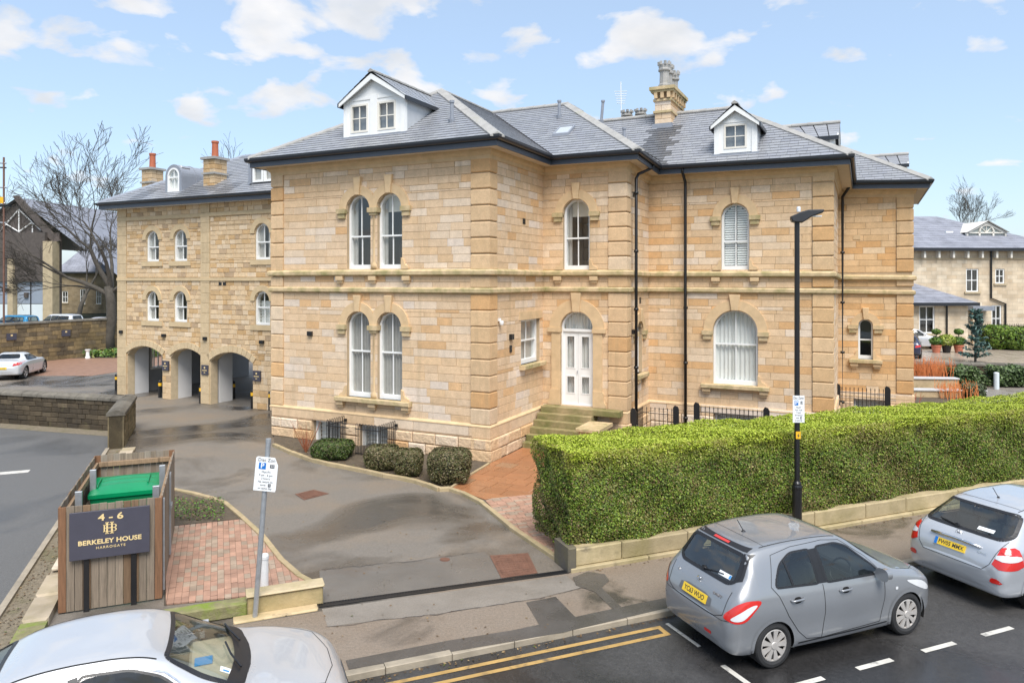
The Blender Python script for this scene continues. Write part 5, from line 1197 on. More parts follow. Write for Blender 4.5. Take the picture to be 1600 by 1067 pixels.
# parking signs
M['signwhite'] = pmat('white_sign_face', (.78, .80, .81), .35, .03, 5); M['blue'] = pmat('parking_blue', (.01, .16, .52), .4, .05, 5); M['ink'] = pmat('sign_black', (.03, .03, .035), .5, 0)
def pplate(parent, w_, h_, detail=True):
    m1 = MB(); c = w_ / 2
    pl = [(-c, 0), (c - .01, 0), (c, .03), (c, h_ - .11), (c - .055, h_), (-c + .02, h_), (-c, h_ - .02)] if detail else rect(-c, c, 0, h_)
    m1.prism(pl, -.004, .004, back=True); p = m1.build('sign_plate', 'signwhite', parent)
    t2 = lambda x, z, e=0.: Matrix.Translation((x, -.0055 - e, z)) @ Matrix.Rotation(pi / 2, 4, 'X')
    f = h_ / .5; g = w_ / .33
    text('lettering', 'Disc Zone' if not detail else 'Disc Zon', .068 * f, 'ink', p, t2(-.005 * g, h_ - .045 * f), .0008, sx=g / f * 1.0)
    m1 = MB(); m1.box(-.115 * g, -.01 * g, -.0065, -.0042, h_ - .18 * f, h_ - .085 * f); m1.build('parking_symbol', 'blue', p)
    text('lettering', 'P', .105 * f, 'signwhite', p, t2(-.062 * g, h_ - .132 * f, .002), .0008, bold=.002)
    m1 = MB(); m1.box(.05 * g, .115 * g, -.0065, -.0042, h_ - .155 * f, h_ - .105 * f); m1.build('zone_box', 'ink', p)
    text('lettering', 'S4', .045 * f, 'signwhite', p, t2(.083 * g, h_ - .13 * f, .002), .0008)
    for k, b in enumerate(('Mon-Fri', '9 am - 6 pm', '3 hours', 'No return to', 'zone', 'on same day')):
        text('lettering', b, .043 * f, 'ink', p, t2(-.03 * g if k == 4 else 0, h_ - (.22 + .048 * k) * f), .0008, sx=g / f * .95)
    m1 = MB(); m1.box(.045 * g, .085 * g, -.0065, -.0042, h_ - .435 * f, h_ - .388 * f); m1.build('zone_box', 'ink', p); text('lettering', 'S', .04 * f, 'signwhite', p, t2(.065 * g, h_ - .411 * f, .002), .0008)
    return p
ps = empty('parking_sign', (*G(398, 966), 0), 0, 'leaning galvanised pole with a white disc-parking sign', 'sign')
m1 = MB(); m1.tube([(0, 0, -.03), (.205, 0, 2.62)], .037, 14); m1.tube([(.204, 0, 2.6), (.206, 0, 2.66)], .041, 14); m1.build('pole', 'galv', ps, smooth=False)
pp_ = pplate(ps, .33, .50); pp_.matrix_local = Matrix.Translation((.160, -.05, 1.90)) @ Matrix.Rotation(rad(5.5), 4, 'Y')
for z in (1.98, 2.32): m1 = MB(); m1.tube([(.155 + (z - 1.98) * .078, 0, z), (.157 + (z - 1.98) * .078, 0, z + .03)], .042, 12); m1.box(.10 + (z - 1.98) * .078, .21 + (z - 1.98) * .078, -.045, -.03, z, z + .03); m1.build('clip', 'galv', ps)
# street lamp
lx, ly = S(10.44, 11.03); lamp = empty('street_lamp', (lx, ly, 0), 0, 'tall black street lamp with flat lantern standing before the hedge', 'street lamp')
m1 = MB(); m1.lathe([(.09, -.02), (.09, .98), (.078, 1.03), (.078, 1.06), (.052, 1.10), (.048, 6.18)], 16); m1.build('column', 'black', lamp, smooth=False)
m1 = MB(); m1.lathe([(.094, .95), (.097, .97), (.097, 1.0), (.09, 1.02)], 16); m1.build('collar', 'black', lamp)
m1 = MB(); pr = [(-.12, 6.20), (-.10, 6.14), (-.04, 6.12), (.10, 6.12), (.18, 6.17), (.26, 6.23), (.46, 6.30), (.48, 6.345), (.46, 6.36), (.20, 6.36), (.06, 6.32), (-.12, 6.24)]
m1.prism([(a, z) for a, z in pr], -.11, .11, back=True, bevel=.02); hd = m1.build('lantern', pmat('charcoal_lantern', (.03, .031, .034), .4, .1, 6), lamp); hd.rotation_euler = (0, 0, rad(-14))
m1 = MB(); m1.lathe([(.035, 6.33), (.038, 6.40), (.03, 6.43)], 12, (.03, 0)); m1.build('photocell', 'signwhite', lamp)
m1 = MB(); m1.box(.27, .44, -.07, .07, 6.225, 6.245); m1.build('led_panel', 'signwhite', lamp).rotation_euler = (0, 0, rad(-14))
pp_ = pplate(lamp, .225, .52, False); pp_.location = (.0, -.075, 2.25)
for z in (2.32, 2.64): m1 = MB(); m1.tube([(0, 0, z), (0, 0, z + .03)], .062, 12); m1.build('clip', 'galv', lamp)
m1 = MB(); m1.box(-.045, .045, -.064, -.052, 1.93, 2.07); st_ = m1.build('sticker', 'yellow', lamp)
m1 = MB(); m1.prism([(-.01, 1.95), (.025, 2.0), (.0, 2.005), (.02, 2.05), (-.025, 1.99), (.0, 1.99)], -.067, -.0645); m1.build('warning_mark', 'ink', st_)
# bollards before the arches
bpx = [(182, 610), (192, 611), (235, 606), (250, 621), (260, 622), (292, 618), (314, 630), (326, 631), (365, 623), (394.5, 638), (422, 641)]
blab = ['outer of the two bollards left of the first arch pier', 'inner of the two bollards left of the first arch pier', 'bollard standing deep inside the left arch', 'left of the pair of bollards before the pier between first and second arch', 'right of the pair of bollards before the pier between first and second arch', 'bollard standing deep inside the middle arch', 'left of the pair of bollards before the pier between second and third arch', 'right of the pair of bollards before the pier between second and third arch', 'bollard standing deep inside the right arch', 'bollard at the right foot of the third arch', 'bollard against the corner of the villa']
bo = None
for (px, py), lb in zip(bpx, blab):
    lb = 'black ' + lb.replace('bollards', 'yellow-banded bollards') if 'bollards' in lb else 'black yellow-banded ' + lb
    e = empty('bollard', (*G(px, py), 0), 0, lb, 'bollard', 'yellow-banded bollards by the arches')
    if bo is None:
        m1 = MB(); m1.lathe([(.07, -.01), (.07, .52), (.065, .52)], 14); a_ = m1.build('post', 'black', e)
        m1 = MB(); m1.lathe([(.072, .5), (.072, .63)], 14); b_ = m1.build('band', 'yellow', e); m1 = MB(); m1.lathe([(.068, .63), (.07, .70), (.05, .745), (.015, .76)], 14); c_ = m1.build('cap', 'black', e); bo = (a_, b_, c_)
    else:
        for o in bo: q = o.copy(); col.objects.link(q); q.parent = e
# railings round the light wells
def hooped(x0, y0, x1, y1, parent, h=.92, sp=.105):
    L = math.hypot(x1 - x0, y1 - y0); n = int(L / sp); m1 = MB(); d = ((x1 - x0) / L, (y1 - y0) / L); P = lambda t, z: (x0 + d[0] * t, y0 + d[1] * t, z)
    for k in range(n):
        t = sp * (k + .2); w_ = sp * .6; pts = [P(t, -.25), P(t, h - .06)] + [P(t + w_ / 2 - w_ / 2 * math.cos(a * pi / 5), h - .06 + w_ / 2 * 1.5 * math.sin(a * pi / 5)) for a in range(1, 5)] + [P(t + w_, h - .06), P(t + w_, -.25)]
        m1.tube(pts, .0085, 5)
    for z in (.75, .06): m1.tube([P(0, z), P(L, z)], .014, 5)
    return m1.build('hooped_panel', 'blackiron', parent)
rl = empty('hooped_railing', HO, HA, 'black hoop-topped railing round the basement window of the villa', 'railing')
hooped(-4.86, -1.0, -4.86, -.12, rl); hooped(-4.86, -1.0, -4.05, -1.0, rl); hooped(-3.8, -1.0, -3.0, -1.0, rl); hooped(-3.0, -1.0, -3.0, -.12, rl)
m1 = MB(); m1.box(-4.9, -4.82, -.16, -.1, .72, .8); m1.build('wall_bracket', 'blackiron', rl); m1 = MB(); m1.box(-3.04, -2.96, -.16, -.1, .72, .8); m1.build('wall_bracket', 'blackiron', rl)
def spear(pts, label, h=1.12, sp=.125, ends=True):
    e = empty('spear_railing', HO, HA, label, 'railing', 'spear-topped railings along the right of the villa')
    for (x0, y0), (x1, y1) in zip(pts, pts[1:]):
        L = math.hypot(x1 - x0, y1 - y0); n = max(2, int(L / sp)); m1 = MB()
        for k in range(n + 1):
            x, y = x0 + (x1 - x0) * k / n, y0 + (y1 - y0) * k / n; m1.tube([(x, y, -.1), (x, y, h - .1), (x, y, h - .07), (x, y, h)], [.011, .011, .018, .003], 5)
        for z in (h - .2, .1): m1.tube([(x0, y0, z), (x1, y1, z)], .014, 5)
        m1.build('panel', 'blackiron', e)
    if ends:
        for x, y in (pts[0], pts[-1]):
            m1 = MB(lambda a, d, z: (x + a, y + d, z)); m1.prism([(-.09, 0), (.09, 0), (.09, h - .02), (.05, h + .06), (-.04, h + .09), (-.09, h + .02)], -.03, .03, back=True); m1.build('post', 'blackiron', e)
    return e
spear([(4.62, 5.1), (6.68, 5.1)], 'spear railing under the broad arched window of the villa')
spear([(2.95, 3.9), (2.95, 4.9), (4.02, 4.9)], 'spear railing in the inner corner beside the steps', 1.0)
spear([(8.46, 10.3), (10.02, 10.3)], 'spear railing under the narrow arched window at the far end', 1.28)
# ---- walls and edges on the left
def drywall(name, p, q, z, thick, label, rowsh=.17, wmin=.25, wmax=.55, tint=None, cop=True, mat='dstone', maxp=300, coph=.16, back=False):
    a, b = Vector(p), Vector(q); L = (b - a).length; e = empty(name, (a.x, a.y, 0), math.atan2(b.y - a.y, b.x - a.x), label, 'wall')
    m1 = MB(); m1.box(0, L, .03, thick - .03, -.1, z); m1.build('wall_core', 'joint', e)
    tint = tint or (lambda k=None: (lambda k: tuple(c * k for c in ((.075, .058, .038) if rnd.random() < .7 else (.11, .085, .055))))(rnd.uniform(.7, 1.2)))
    ps = split(courses(rect(0, L, 0, z), [], rows(0, z, rowsh)), wmin, wmax, .014); ps.sort(key=lambda s: -area(s)); mb = MB()
    for k, s in enumerate(ps):
        t = tint()
        if k < maxp: m1 = MB(); m1.prism(s, -.0 - rnd.uniform(0, .02), .06, t, bevel=.012); m1.build('stone', mat, e)
        else: mb.prism(s, 0, .06, t, bevel=.012)
    if mb.f: tag(mb.build('stone_facing', mat, e), kind='stuff')
    if back:
        mb = MB(lambda a, d, z: (a, thick - d, z)); 
        for s in split(courses(rect(0, L, 0, z), [], rows(0, z, rowsh)), wmin, wmax, .014): mb.prism(s[::-1], 0, .06, tint(), bevel=0)
        tag(mb.build('rear_facing', mat, e), kind='stuff')
    m1 = MB(); m1.box(-.0, .06, .0, thick, 0, z, tint()); m1.box(L - .06, L, 0, thick, 0, z, tint()); m1.build('wall_end', mat, e)
    if cop:
        x = -.03
        while x < L:
            l = min(rnd.uniform(.5, .95), L + .03 - x) if L + .03 - x > .6 else L + .03 - x; m1 = MB(lambda a, d, z: (x + .008 + d * 0 + a, d, z))
            pr = [(-.05, z), (thick + .05, z), (thick + .04, z + coph * .5), (thick * .75, z + coph * .93), (thick * .5, z + coph), (thick * .25, z + coph * .93), (-.04, z + coph * .5)]; ll = l - .016
            k = rnd.uniform(.75, 1.15); m1 = MB(lambda a, d, zz2: (x + .008 + d, a, zz2)); m1.prism(pr[::-1], 0, ll, (.16 * k, .145 * k, .12 * k), back=True); m1.build('coping_stone', mat, e); x += l
    return e
A0, A1 = (-27.5, 28.2), (-12.95, 24.0)
drywall('stone_wall', A0, A1, 1.0, .42, 'dark sooty stone wall with rounded coping dividing the two yards', maxp=200)
B0, B1 = S(-2.62, 24.4), S(-2.62, 27.75)
drywall('stone_wall', B0, B1, .98, .42, 'short return of the dark stone wall ending beside the drive', maxp=60, tint=lambda: (lambda k: tuple(c * k for c in (.22, .175, .10)))(rnd.uniform(.8, 1.2))).rotation_euler = (0, 0, math.atan2(B1[1] - B0[1], B1[0] - B0[0]))
sheet('car_park', [S(-60, 11.3), S(-3.08, 11.3), S(-3.08, 24.6), (-13.2, 24.0), (-27.5, 28.1), (-70, 40)], .002, 'asphalt2')
sheet('gravel_strip', [S(-3.0, 11.3), S(-2.6, 11.3), S(-2.6, 25.5), S(-3.0, 25)], .004, 'gravel'); sheet('gravel_strip', [(-27.5, 27.6), (-13.0, 23.3), (-12.6, 23.9), (-27.5, 28.3)], .006, 'gravel')
ce = MB(SX); ce.box(-3.09, -2.99, 11.3, 24.4, -.02, .05, bevel=.008); tag(ce.build('edging_strip', 'kerb'), kind='structure')
strip('bay_marking', -8.2, 22.4, -4.6, 22.4, .3, 'wline', .006); 
lb = empty('boundary_wall', (*S(-2.62, 11.6), 0), RA, 'low crumbling moss-topped boundary wall running beside the bin enclosure', 'wall'); y = 0.
while y < 12.6:
    l = rnd.uniform(.45, .95); m = 'moss' if rnd.random() < .6 else 'gwall'; h = .10 + rnd.uniform(-.05, .05)
    blk(0, .34, y + .006, y + l - .006, 0, h, m, lb, (lambda k: (.40 * k, .33 * k, .24 * k))(rnd.uniform(.8, 1.15)), .045); y += l
blk(.02, .31, 2.6, 3.5, .12, .165, 'gwall', lb, (.62, .53, .42), .01, 'cracked_slab')
# ------------------------------------------------------------------ cars
M['tyre'] = pmat('tyre_rubber', (.02, .02, .021), .75, .15, 12, .15, 60); M['trimblk'] = pmat('black_car_trim', (.014, .014, .016), .4, .1, 8)
M['cglass'] = glassmat('car_glass', (.50, .55, .53), .03); M['cglass_clear'] = glassmat('windscreen_glass', (.84, .90, .86), .06, .03)
M['hub'] = pmat('silver_wheel', (.50, .47, .44), .4, .12, 10, metal=.35); M['seat'] = pmat('grey_seat_fabric', (.11, .107, .10), .9, .1, 10); M['cabin'] = pmat('dark_cabin', (.03, .03, .032), .8, .1, 5); M['cabinbeige'] = pmat('beige_cabin', (.42, .37, .30), .8, .1, 5)
M['red'] = pmat('red_lens', (.55, .02, .015), .15, .05, 8, coat=.6); M['clear'] = pmat('clear_lens', (.62, .63, .64), .12, .05, 8, coat=.6); M['amber'] = pmat('amber_lens', (.6, .22, .03), .2, 0)
M['plate'] = pmat('yellow_number_plate', (.78, .52, .03), .4, .04, 8); M['chrome'] = pmat('bright_metal', (.75, .75, .76), .15, .03, 5, metal=1.); M['seam'] = pmat('panel_gap', (.006, .006, .006), .9, 0)
M['bluestk'] = pmat('blue_sticker', (.05, .25, .55), .5, 0); M['wstk'] = pmat('white_sticker', (.75, .77, .77), .5, 0)
def paint(name, c, metal=.55, rough=.32): return pmat(name, c, rough, .06, .8, .02, 300, metal=metal, coat=1., rvar=.05, stain=(tuple(x * .75 for x in c), 3., .6, .8, .25))
def catmull(keys, sub):
    K_ = np.array(keys, float); out = []
    for i in range(len(K_) - 1):
        p0, p1, p2, p3 = K_[max(i - 1, 0)], K_[i], K_[i + 1], K_[min(i + 2, len(K_) - 1)]
        for k in range(sub):
            t = k / sub; a = p1; b = (p2 - p0) / 2; c = p0 - 2.5 * p1 + 2 * p2 - .5 * p3; d = -.5 * p0 + 1.5 * p1 - 1.5 * p2 + .5 * p3
            v = a + b * t + c * t * t + d * t ** 3; lo, hi = np.minimum(p1, p2), np.maximum(p1, p2); m_ = (hi - lo) * .15 + 1e-6
            out.append(np.clip(v, lo - m_, hi + m_))
    out.append(K_[-1]); return out
def inpoly(x, y, poly):
    c = False; n = len(poly); j = n - 1
    for i in range(n):
        (xi, yi), (xj, yj) = poly[i], poly[j]
        if (yi > y) != (yj > y) and x < (xj - xi) * (y - yi) / (yj - yi) + xi: c = not c
        j = i
    return c
def smoothpoly(p, r=3):
    for _ in range(r):
        q = []
        for k in range(len(p)): a, b = p[k], p[(k + 1) % len(p)]; q += [lerp(a, b, .22), lerp(a, b, .78)]
        p = q
    return p
def roundpoly(p, r=.05, n=3):
    out = []
    for k in range(len(p)):
        a, b, c = Vector(p[k - 1]), Vector(p[k]), Vector(p[(k + 1) % len(p)]); e1 = (a - b); e2 = (c - b); q = min(r, e1.length * .45, e2.length * .45); s0, s1 = b + e1.normalized() * q, b + e2.normalized() * q
        for i in range(n + 1): t = i / n; out.append(tuple(s0.lerp(b, t).lerp(b.lerp(s1, t), t)))
    return out
class Car:
    """a lofted body; x forward, y to the car's left, z up. keys: x, floor, shoulder z, top z, half-width, top half-width"""
    def __init__(s, name, label, loc, rz, keys, pmatl, wheels, wr, group=None, cabin='cabin', arch=1.16, floor=True, fine=False):
        s.e = empty(name, loc, rz, label, 'car', group); s.pm = pmatl; s.wr = wr; s.wheels = wheels
        st = catmull(keys, 14 if fine else 8); V = []; nsec = None
        for x, zb, zs, zt, w_, wt in st:
            zs = min(zs, zt - .03)
            ctl = [(0, zb), (w_ * .80, zb), (w_ * .955, zb + .045), (w_ * .985, zb + (zs - zb) * .38), (w_ * 1.0, zb + (zs - zb) * .66), (w_ * .985, zb + (zs - zb) * .86), (w_ * .955, zs), (wt + (w_ * .955 - wt) * .50, zs + (zt - zs) * .52), (wt, zt - .055 * min(1, (zt - zs) / .3) - .012), (wt * .86, zt - .018), (wt * .5, zt - .004), (0, zt)]
            sec = catmull(ctl, 7 if fine else 4); nsec = len(sec); V.append([(x, y, z) for y, z in sec])
        me = []; nst = len(V); full = nsec * 2 - 2
        verts = []
        for row in V: verts += row + [(x, -y, z) for x, y, z in row[-2:0:-1]]
        F = []
        for i in range(nst - 1):
            for q in range(full): r = (q + 1) % full; F.append((i * full + q, i * full + r, (i + 1) * full + r, (i + 1) * full + q))
        for end in (0, nst - 1):                                   # rounded end faces: rings that shrink towards the middle
            base = end * full; ring = verts[base:base + full]; cz_ = sum(p[2] for p in ring) / full; sg_ = -1 if end == 0 else 1; prev = base
            for f_, dx in ((.93, .008), (.75, .018), (.45, .024), (.15, .026), (.004, .0262)):
                st2 = len(verts); verts += [(p[0] + sg_ * dx, p[1] * f_, cz_ + (p[2] - cz_) * f_) for p in ring]
                for q in range(full):
                    r = (q + 1) % full; qd = (prev + q, prev + r, st2 + r, st2 + q); F.append(qd[::-1] if end == 0 else qd)
                prev = st2
        s.v, s.f = verts, F; s.bvh = BVHTree.FromPolygons([Vector(v) for v in verts], F); s.holes = []; s.arch = arch
    def hit(s, o, d):
        loc, n, i, dist = s.bvh.ray_cast(Vector(o), Vector(d)); return (loc, n) if loc is not None else (None, None)
    def proj(s, p, view):
        """view 'L'/'R' = side (x,z); 'F'/'B' = end (y,z); 'T' = top (x,y)"""
        if view in ('BR', 'BL'):                                   # corner views from 45 degrees behind; p = (distance along the corner, z)
            sg_ = -1 if view == 'BR' else 1; q_ = .70710678; o_ = Vector((-q_, sg_ * q_, 0)); ta = Vector((q_, sg_ * q_, 0)); return s.hit(o_ * 6 + ta * p[0] + Vector((0, 0, p[1])), -o_)
        o, d = {'L': ((p[0], 3, p[1]), (0, -1, 0)), 'R': ((p[0], -3, p[1]), (0, 1, 0)), 'F': ((6, p[0], p[1]), (-1, 0, 0)), 'B': ((-6, p[0], p[1]), (1, 0, 0)), 'T': ((p[0], p[1], 4), (0, 0, -1))}[view]
        return s.hit(o, d)
    def patch(s, name, poly, view, mat, off=.004, parent=None, grid=.06, smooth=0, label=None):
        """a skin piece: the outline laid on the body, lifted by off"""
        if smooth: poly = smoothpoly(poly, smooth)
        import bmesh
        bm = bmesh.new(); vs_ = [bm.verts.new((x, y, 0)) for x, y in poly]; f = bm.faces.new(vs_); f.normal_update()
        x0, x1 = min(p[0] for p in poly), max(p[0] for p in poly); y0, y1 = min(p[1] for p in poly), max(p[1] for p in poly)
        for ax, lo, hi in ((0, x0, x1), (1, y0, y1)):
            n = int((hi - lo) / grid)
            for k in range(1, n + 1):
                c = lo + (hi - lo) * k / (n + 1); co = (c, 0, 0) if ax == 0 else (0, c, 0); no = (1, 0, 0) if ax == 0 else (0, 1, 0)
                bmesh.ops.bisect_plane(bm, geom=bm.verts[:] + bm.edges[:] + bm.faces[:], plane_co=co, plane_no=no)
        bmesh.ops.triangulate(bm, faces=[f_ for f_ in bm.faces if len(f_.verts) > 4])
        pos = {}
        for v in bm.verts:
            l, n = s.proj((v.co.x, v.co.y), view)
            pos[v.index if False else v] = (l + (n if n.dot({'L': Vector((0, 1, 0)), 'R': Vector((0, -1, 0)), 'F': Vector((1, 0, 0)), 'B': Vector((-1, 0, 0)), 'T': Vector((0, 0, 1)), 'BR': Vector((-.7, -.7, 0)), 'BL': Vector((-.7, .7, 0))}[view]) > 0 else -n) * off) if l is not None else None
        bad = [v for v in bm.verts if pos[v] is None]
        for v in bm.verts:
            if pos[v] is not None: v.co = pos[v]
        bmesh.ops.delete(bm, geom=bad, context='VERTS')
        me = bpy.data.meshes.new(name); bm.to_mesh(me); bm.free(); me.materials.append(M[mat] if isinstance(mat, str) else mat); me.polygons.foreach_set('use_smooth', [True] * len(me.polygons))
        o = bpy.data.objects.new(name, me); col.objects.link(o); o.parent = parent or s.e
        if label: o['label'] = label
        return o
    def line(s, name, pts, view, mat='seam', wd=.008, off=.003, parent=None, closed=False):
        m1 = MB(); P = []
        if closed: pts = list(pts) + [pts[0]]
        for a, b in zip(pts, pts[1:]):
            n = max(1, int(math.hypot(b[0] - a[0], b[1] - a[1]) / .04))
            for k in range(n): P.append(lerp(a, b, k / n))
        P.append(pts[-1]); L_ = []
        for p in P:
            l, n = s.proj(p, view); 
            if l is not None: L_.append((l, n))
        vd = {'L': Vector((0, 1, 0)), 'R': Vector((0, -1, 0)), 'F': Vector((1, 0, 0)), 'B': Vector((-1, 0, 0)), 'T': Vector((0, 0, 1)), 'BR': Vector((-.7, -.7, 0)), 'BL': Vector((-.7, .7, 0))}[view]
        for (a, na), (b, nb) in zip(L_, L_[1:]):
            if (b - a).length > .25: continue
            na = na if na.dot(vd) > 0 else -na; nb = nb if nb.dot(vd) > 0 else -nb
            d = (b - a).normalized(); h = d.cross(na).normalized() * wd / 2; h2 = d.cross(nb).normalized() * wd / 2
            m1.add([tuple(a - h + na * off), tuple(b - h2 + nb * off), tuple(b + h2 + nb * off), tuple(a + h + na * off)])
        return m1.build(name, mat, parent or s.e)
    def window(s, name, poly, view, mat='cglass', smooth=2, seal=.03, parent=None):
        p = roundpoly(poly, .07) if smooth else poly; s.holes.append((p, view))
        g = s.patch(name, p, view, mat, .002, parent); s.line('seal', p, view, 'trimblk', seal, .005, g, True); return g
    def finish(s, interior=True, cab='cabin', seats=True, rhd=True, dash=None):
        F = []; bbs = [(min(q[0] for q in p), max(q[0] for q in p), min(q[1] for q in p), max(q[1] for q in p)) for p, vw in s.holes]
        for f in s.f:
            if len(f) > 4: F.append(f); continue
            c = sum((Vector(s.v[i]) for i in f), Vector()) / len(f); n = (Vector(s.v[f[1]]) - Vector(s.v[f[0]])).cross(Vector(s.v[f[3]]) - Vector(s.v[f[0]])); drop = False
            for (p, vw), bb in zip(s.holes, bbs):
                h_ = c.x if vw in 'LR' else c.y
                if not (bb[0] < h_ < bb[1] and bb[2] < c.z < bb[3]): continue
                if vw in 'LR':
                    if (c.y > .2) == (vw == 'L') and abs(c.y) > .2 and inpoly(c.x, c.z, p): drop = True
                elif vw in 'FB':
                    if (c.x > 0) == (vw == 'F') and inpoly(c.y, c.z, p) and abs(n.normalized().y) < .75: drop = True
                if drop: break
            if not drop:
                for wx in s.wheels:
                    if math.hypot(c.x - wx, c.z - s.wr) < s.wr * s.arch and abs(c.y) > .42: drop = True
            if not drop: F.append(f)
        m1 = MB(); m1.v = s.v; m1.f = F; m1.c = [(1, 1, 1)] * len(F); body = m1.build('body', s.pm, s.e, smooth=True)
        hw_ = max(abs(v[1]) for v in s.v)
        for wx in s.wheels:
            for sg_ in (1, -1):
                vw = 'L' if sg_ > 0 else 'R'; r = s.wr * s.arch
                s.line('wheel_arch_lip', [(wx + r * math.cos(a * pi / 24), s.wr + r * math.sin(a * pi / 24)) for a in range(-2, 27)], vw, s.pm, .05, .006)
                m1 = MB(); n = 18
                for k in range(n):
                    a0, a1 = pi * (k / n * 1.2 - .1), pi * ((k + 1) / n * 1.2 - .1); q = lambda a, y: (wx + r * 1.03 * math.cos(a), y, s.wr + r * 1.03 * math.sin(a)); m1.add([q(a0, sg_ * .45), q(a1, sg_ * .45), q(a1, sg_ * (hw_ - .035)), q(a0, sg_ * (hw_ - .035))])
                m1.add([(wx + r * 1.03 * math.cos(a * pi / 10), sg_ * .45, s.wr + r * 1.03 * math.sin(a * pi / 10)) for a in range(20)]); m1.build('arch_liner', 'seam', s.e)
        return body
    def wheel(s, wx, sg_, hw_, style='cover', rimr=.66):
        r = s.wr; y1 = sg_ * hw_; T = lambda a, d, z: (wx + a, y1 - sg_ * d, r + z)
        m1 = MB(T); prof = [(r * .68, .02), (r * .80, -.002), (r * .93, .004), (r * .985, .025), (r, .055), (r, .14), (r * .96, .18), (r * .7, .19)]; n = 36
        for k in range(n):
            a0, a1 = 2 * pi * k / n, 2 * pi * (k + 1) / n
            for (ra, da), (rb_, db) in zip(prof, prof[1:]): m1.add([(ra * math.cos(a0), da, ra * math.sin(a0)), (ra * math.cos(a1), da, ra * math.sin(a1)), (rb_ * math.cos(a1), db, rb_ * math.sin(a1)), (rb_ * math.cos(a0), db, rb_ * math.sin(a0))])
        w_ = m1.build('wheel', 'tyre', s.e, smooth=True)
        m1 = MB(T); R0 = r * rimr * 1.05; prof = [(R0, .012), (R0 * .94, .008), (R0 * .90, .03)]
        for k in range(n):
            a0, a1 = 2 * pi * k / n, 2 * pi * (k + 1) / n
            for (ra, da), (rb_, db) in zip(prof, prof[1:]): m1.add([(ra * math.cos(a0), da, ra * math.sin(a0)), (ra * math.cos(a1), da, ra * math.sin(a1)), (rb_ * math.cos(a1), db, rb_ * math.sin(a1)), (rb_ * math.cos(a0), db, rb_ * math.sin(a0))])
        rim = m1.build('rim', 'hub', w_, smooth=True)
        m1 = MB(T); m1.add([(R0 * .95 * math.cos(2 * pi * k / 24), .05, R0 * .95 * math.sin(2 * pi * k / 24)) for k in range(24)]); m1.build('brake_shadow', 'seam', w_)
        ns = 9 if style == 'cover' else 5; m1 = MB(T)
        for k in range(ns):
            a = 2 * pi * k / ns; wa, wb = (.30, .34) if style == 'cover' else (.2, .22)
            p = [(R0 * .18 * math.cos(a - wa * 1.8), R0 * .18 * math.sin(a - wa * 1.8)), (R0 * .62 * math.cos(a - wa * .72), R0 * .62 * math.sin(a - wa * .72)), (R0 * .93 * math.cos(a - wb * .62), R0 * .93 * math.sin(a - wb * .62)), (R0 * .95 * math.cos(a), R0 * .95 * math.sin(a)), (R0 * .93 * math.cos(a + wb * .62), R0 * .93 * math.sin(a + wb * .62)), (R0 * .62 * math.cos(a + wa * .72), R0 * .62 * math.sin(a + wa * .72)), (R0 * .18 * math.cos(a + wa * 1.8), R0 * .18 * math.sin(a + wa * 1.8))]
            m1.prism(p, .008, .03)
        m1.prism([(R0 * .24 * math.cos(2 * pi * k / 14), R0 * .24 * math.sin(2 * pi * k / 14)) for k in range(14)], -.002, .03, bevel=.006); m1.build('wheel_cover', 'hub', w_)
        return w_
    def seats(s, xs, mat='seat', z=.45, hr=True):
        for x, ys in xs:
            for y in ys:
                m1 = MB(lambda a, d, zz2: (x + d, y + a, zz2)); m1.box(-.23, .23, -.05, .45, z - .12, z + .05, bevel=.04); m1.prism([(-.22, z + .05), (.22, z + .05), (.23, z + .4), (.17, z + .60), (-.17, z + .60), (-.23, z + .4)], -.16, .0, back=True, bevel=.04)
                if hr: m1.prism([(-.12, z + .62), (.12, z + .62), (.11, z + .8), (-.11, z + .8)], -.16, -.08, back=True, bevel=.03)
                m1.build('seat', mat, s.e)
    def cabin(s, x0, x1, hw_, zf, mat='cabin', dash=None, wheel_y=None, zd=.92):
        m1 = MB(); m1.box(x0, x1, -hw_, hw_, zf - .05, zf); m1.box(x0, x1, hw_ - .02, hw_, zf, zf + .5); m1.box(x0, x1, -hw_, -hw_ + .02, zf, zf + .5); m1.build('cabin_floor', mat, s.e)
        if dash:
            m1 = MB(lambda a, d, z: (d, a, z)); m1.prism([(-hw_ + .03, zd - .4), (hw_ - .03, zd - .4), (hw_ - .03, zd - .03), (hw_ * .5, zd), (-hw_ * .5, zd), (-hw_ + .03, zd - .03)], dash - .1, dash + .45, back=True, bevel=.03); m1.build('dashboard', mat, s.e)
            if wheel_y is not None:
                m1 = MB(); c = Vector((dash - .2, wheel_y, zd - .06)); ax_ = Vector((-.9, 0, .42)).normalized(); u_ = Vector((0, 1, 0)); v_ = ax_.cross(u_)
                m1.tube([tuple(c + (u_ * math.cos(2 * pi * k / 20) + v_ * math.sin(2 * pi * k / 20)) * .18) for k in range(21)], .016, 6); m1.tube([tuple(c - u_ * .18), tuple(c + u_ * .18)], .014, 5); m1.tube([tuple(c), tuple(c - ax_ * .25)], .03, 6); m1.build('steering_wheel', 'trimblk', s.e)
    def mirror(s, x, y, z, sg_, mat, fwd=1):
        m1 = MB(lambda a, d, zz2: (x + d, y + a * sg_, z + zz2)); p = smoothpoly([(0, -.06), (.17, -.07), (.2, .0), (.17, .07), (.03, .06)], 2)
        if sg_ < 0: p = p[::-1]
        m1.prism(p, -.02, .09, back=True, bevel=.02); m1.box(-.06, .03, .0, .05, -.06, -.02); m1.build('door_mirror', mat, s.e)
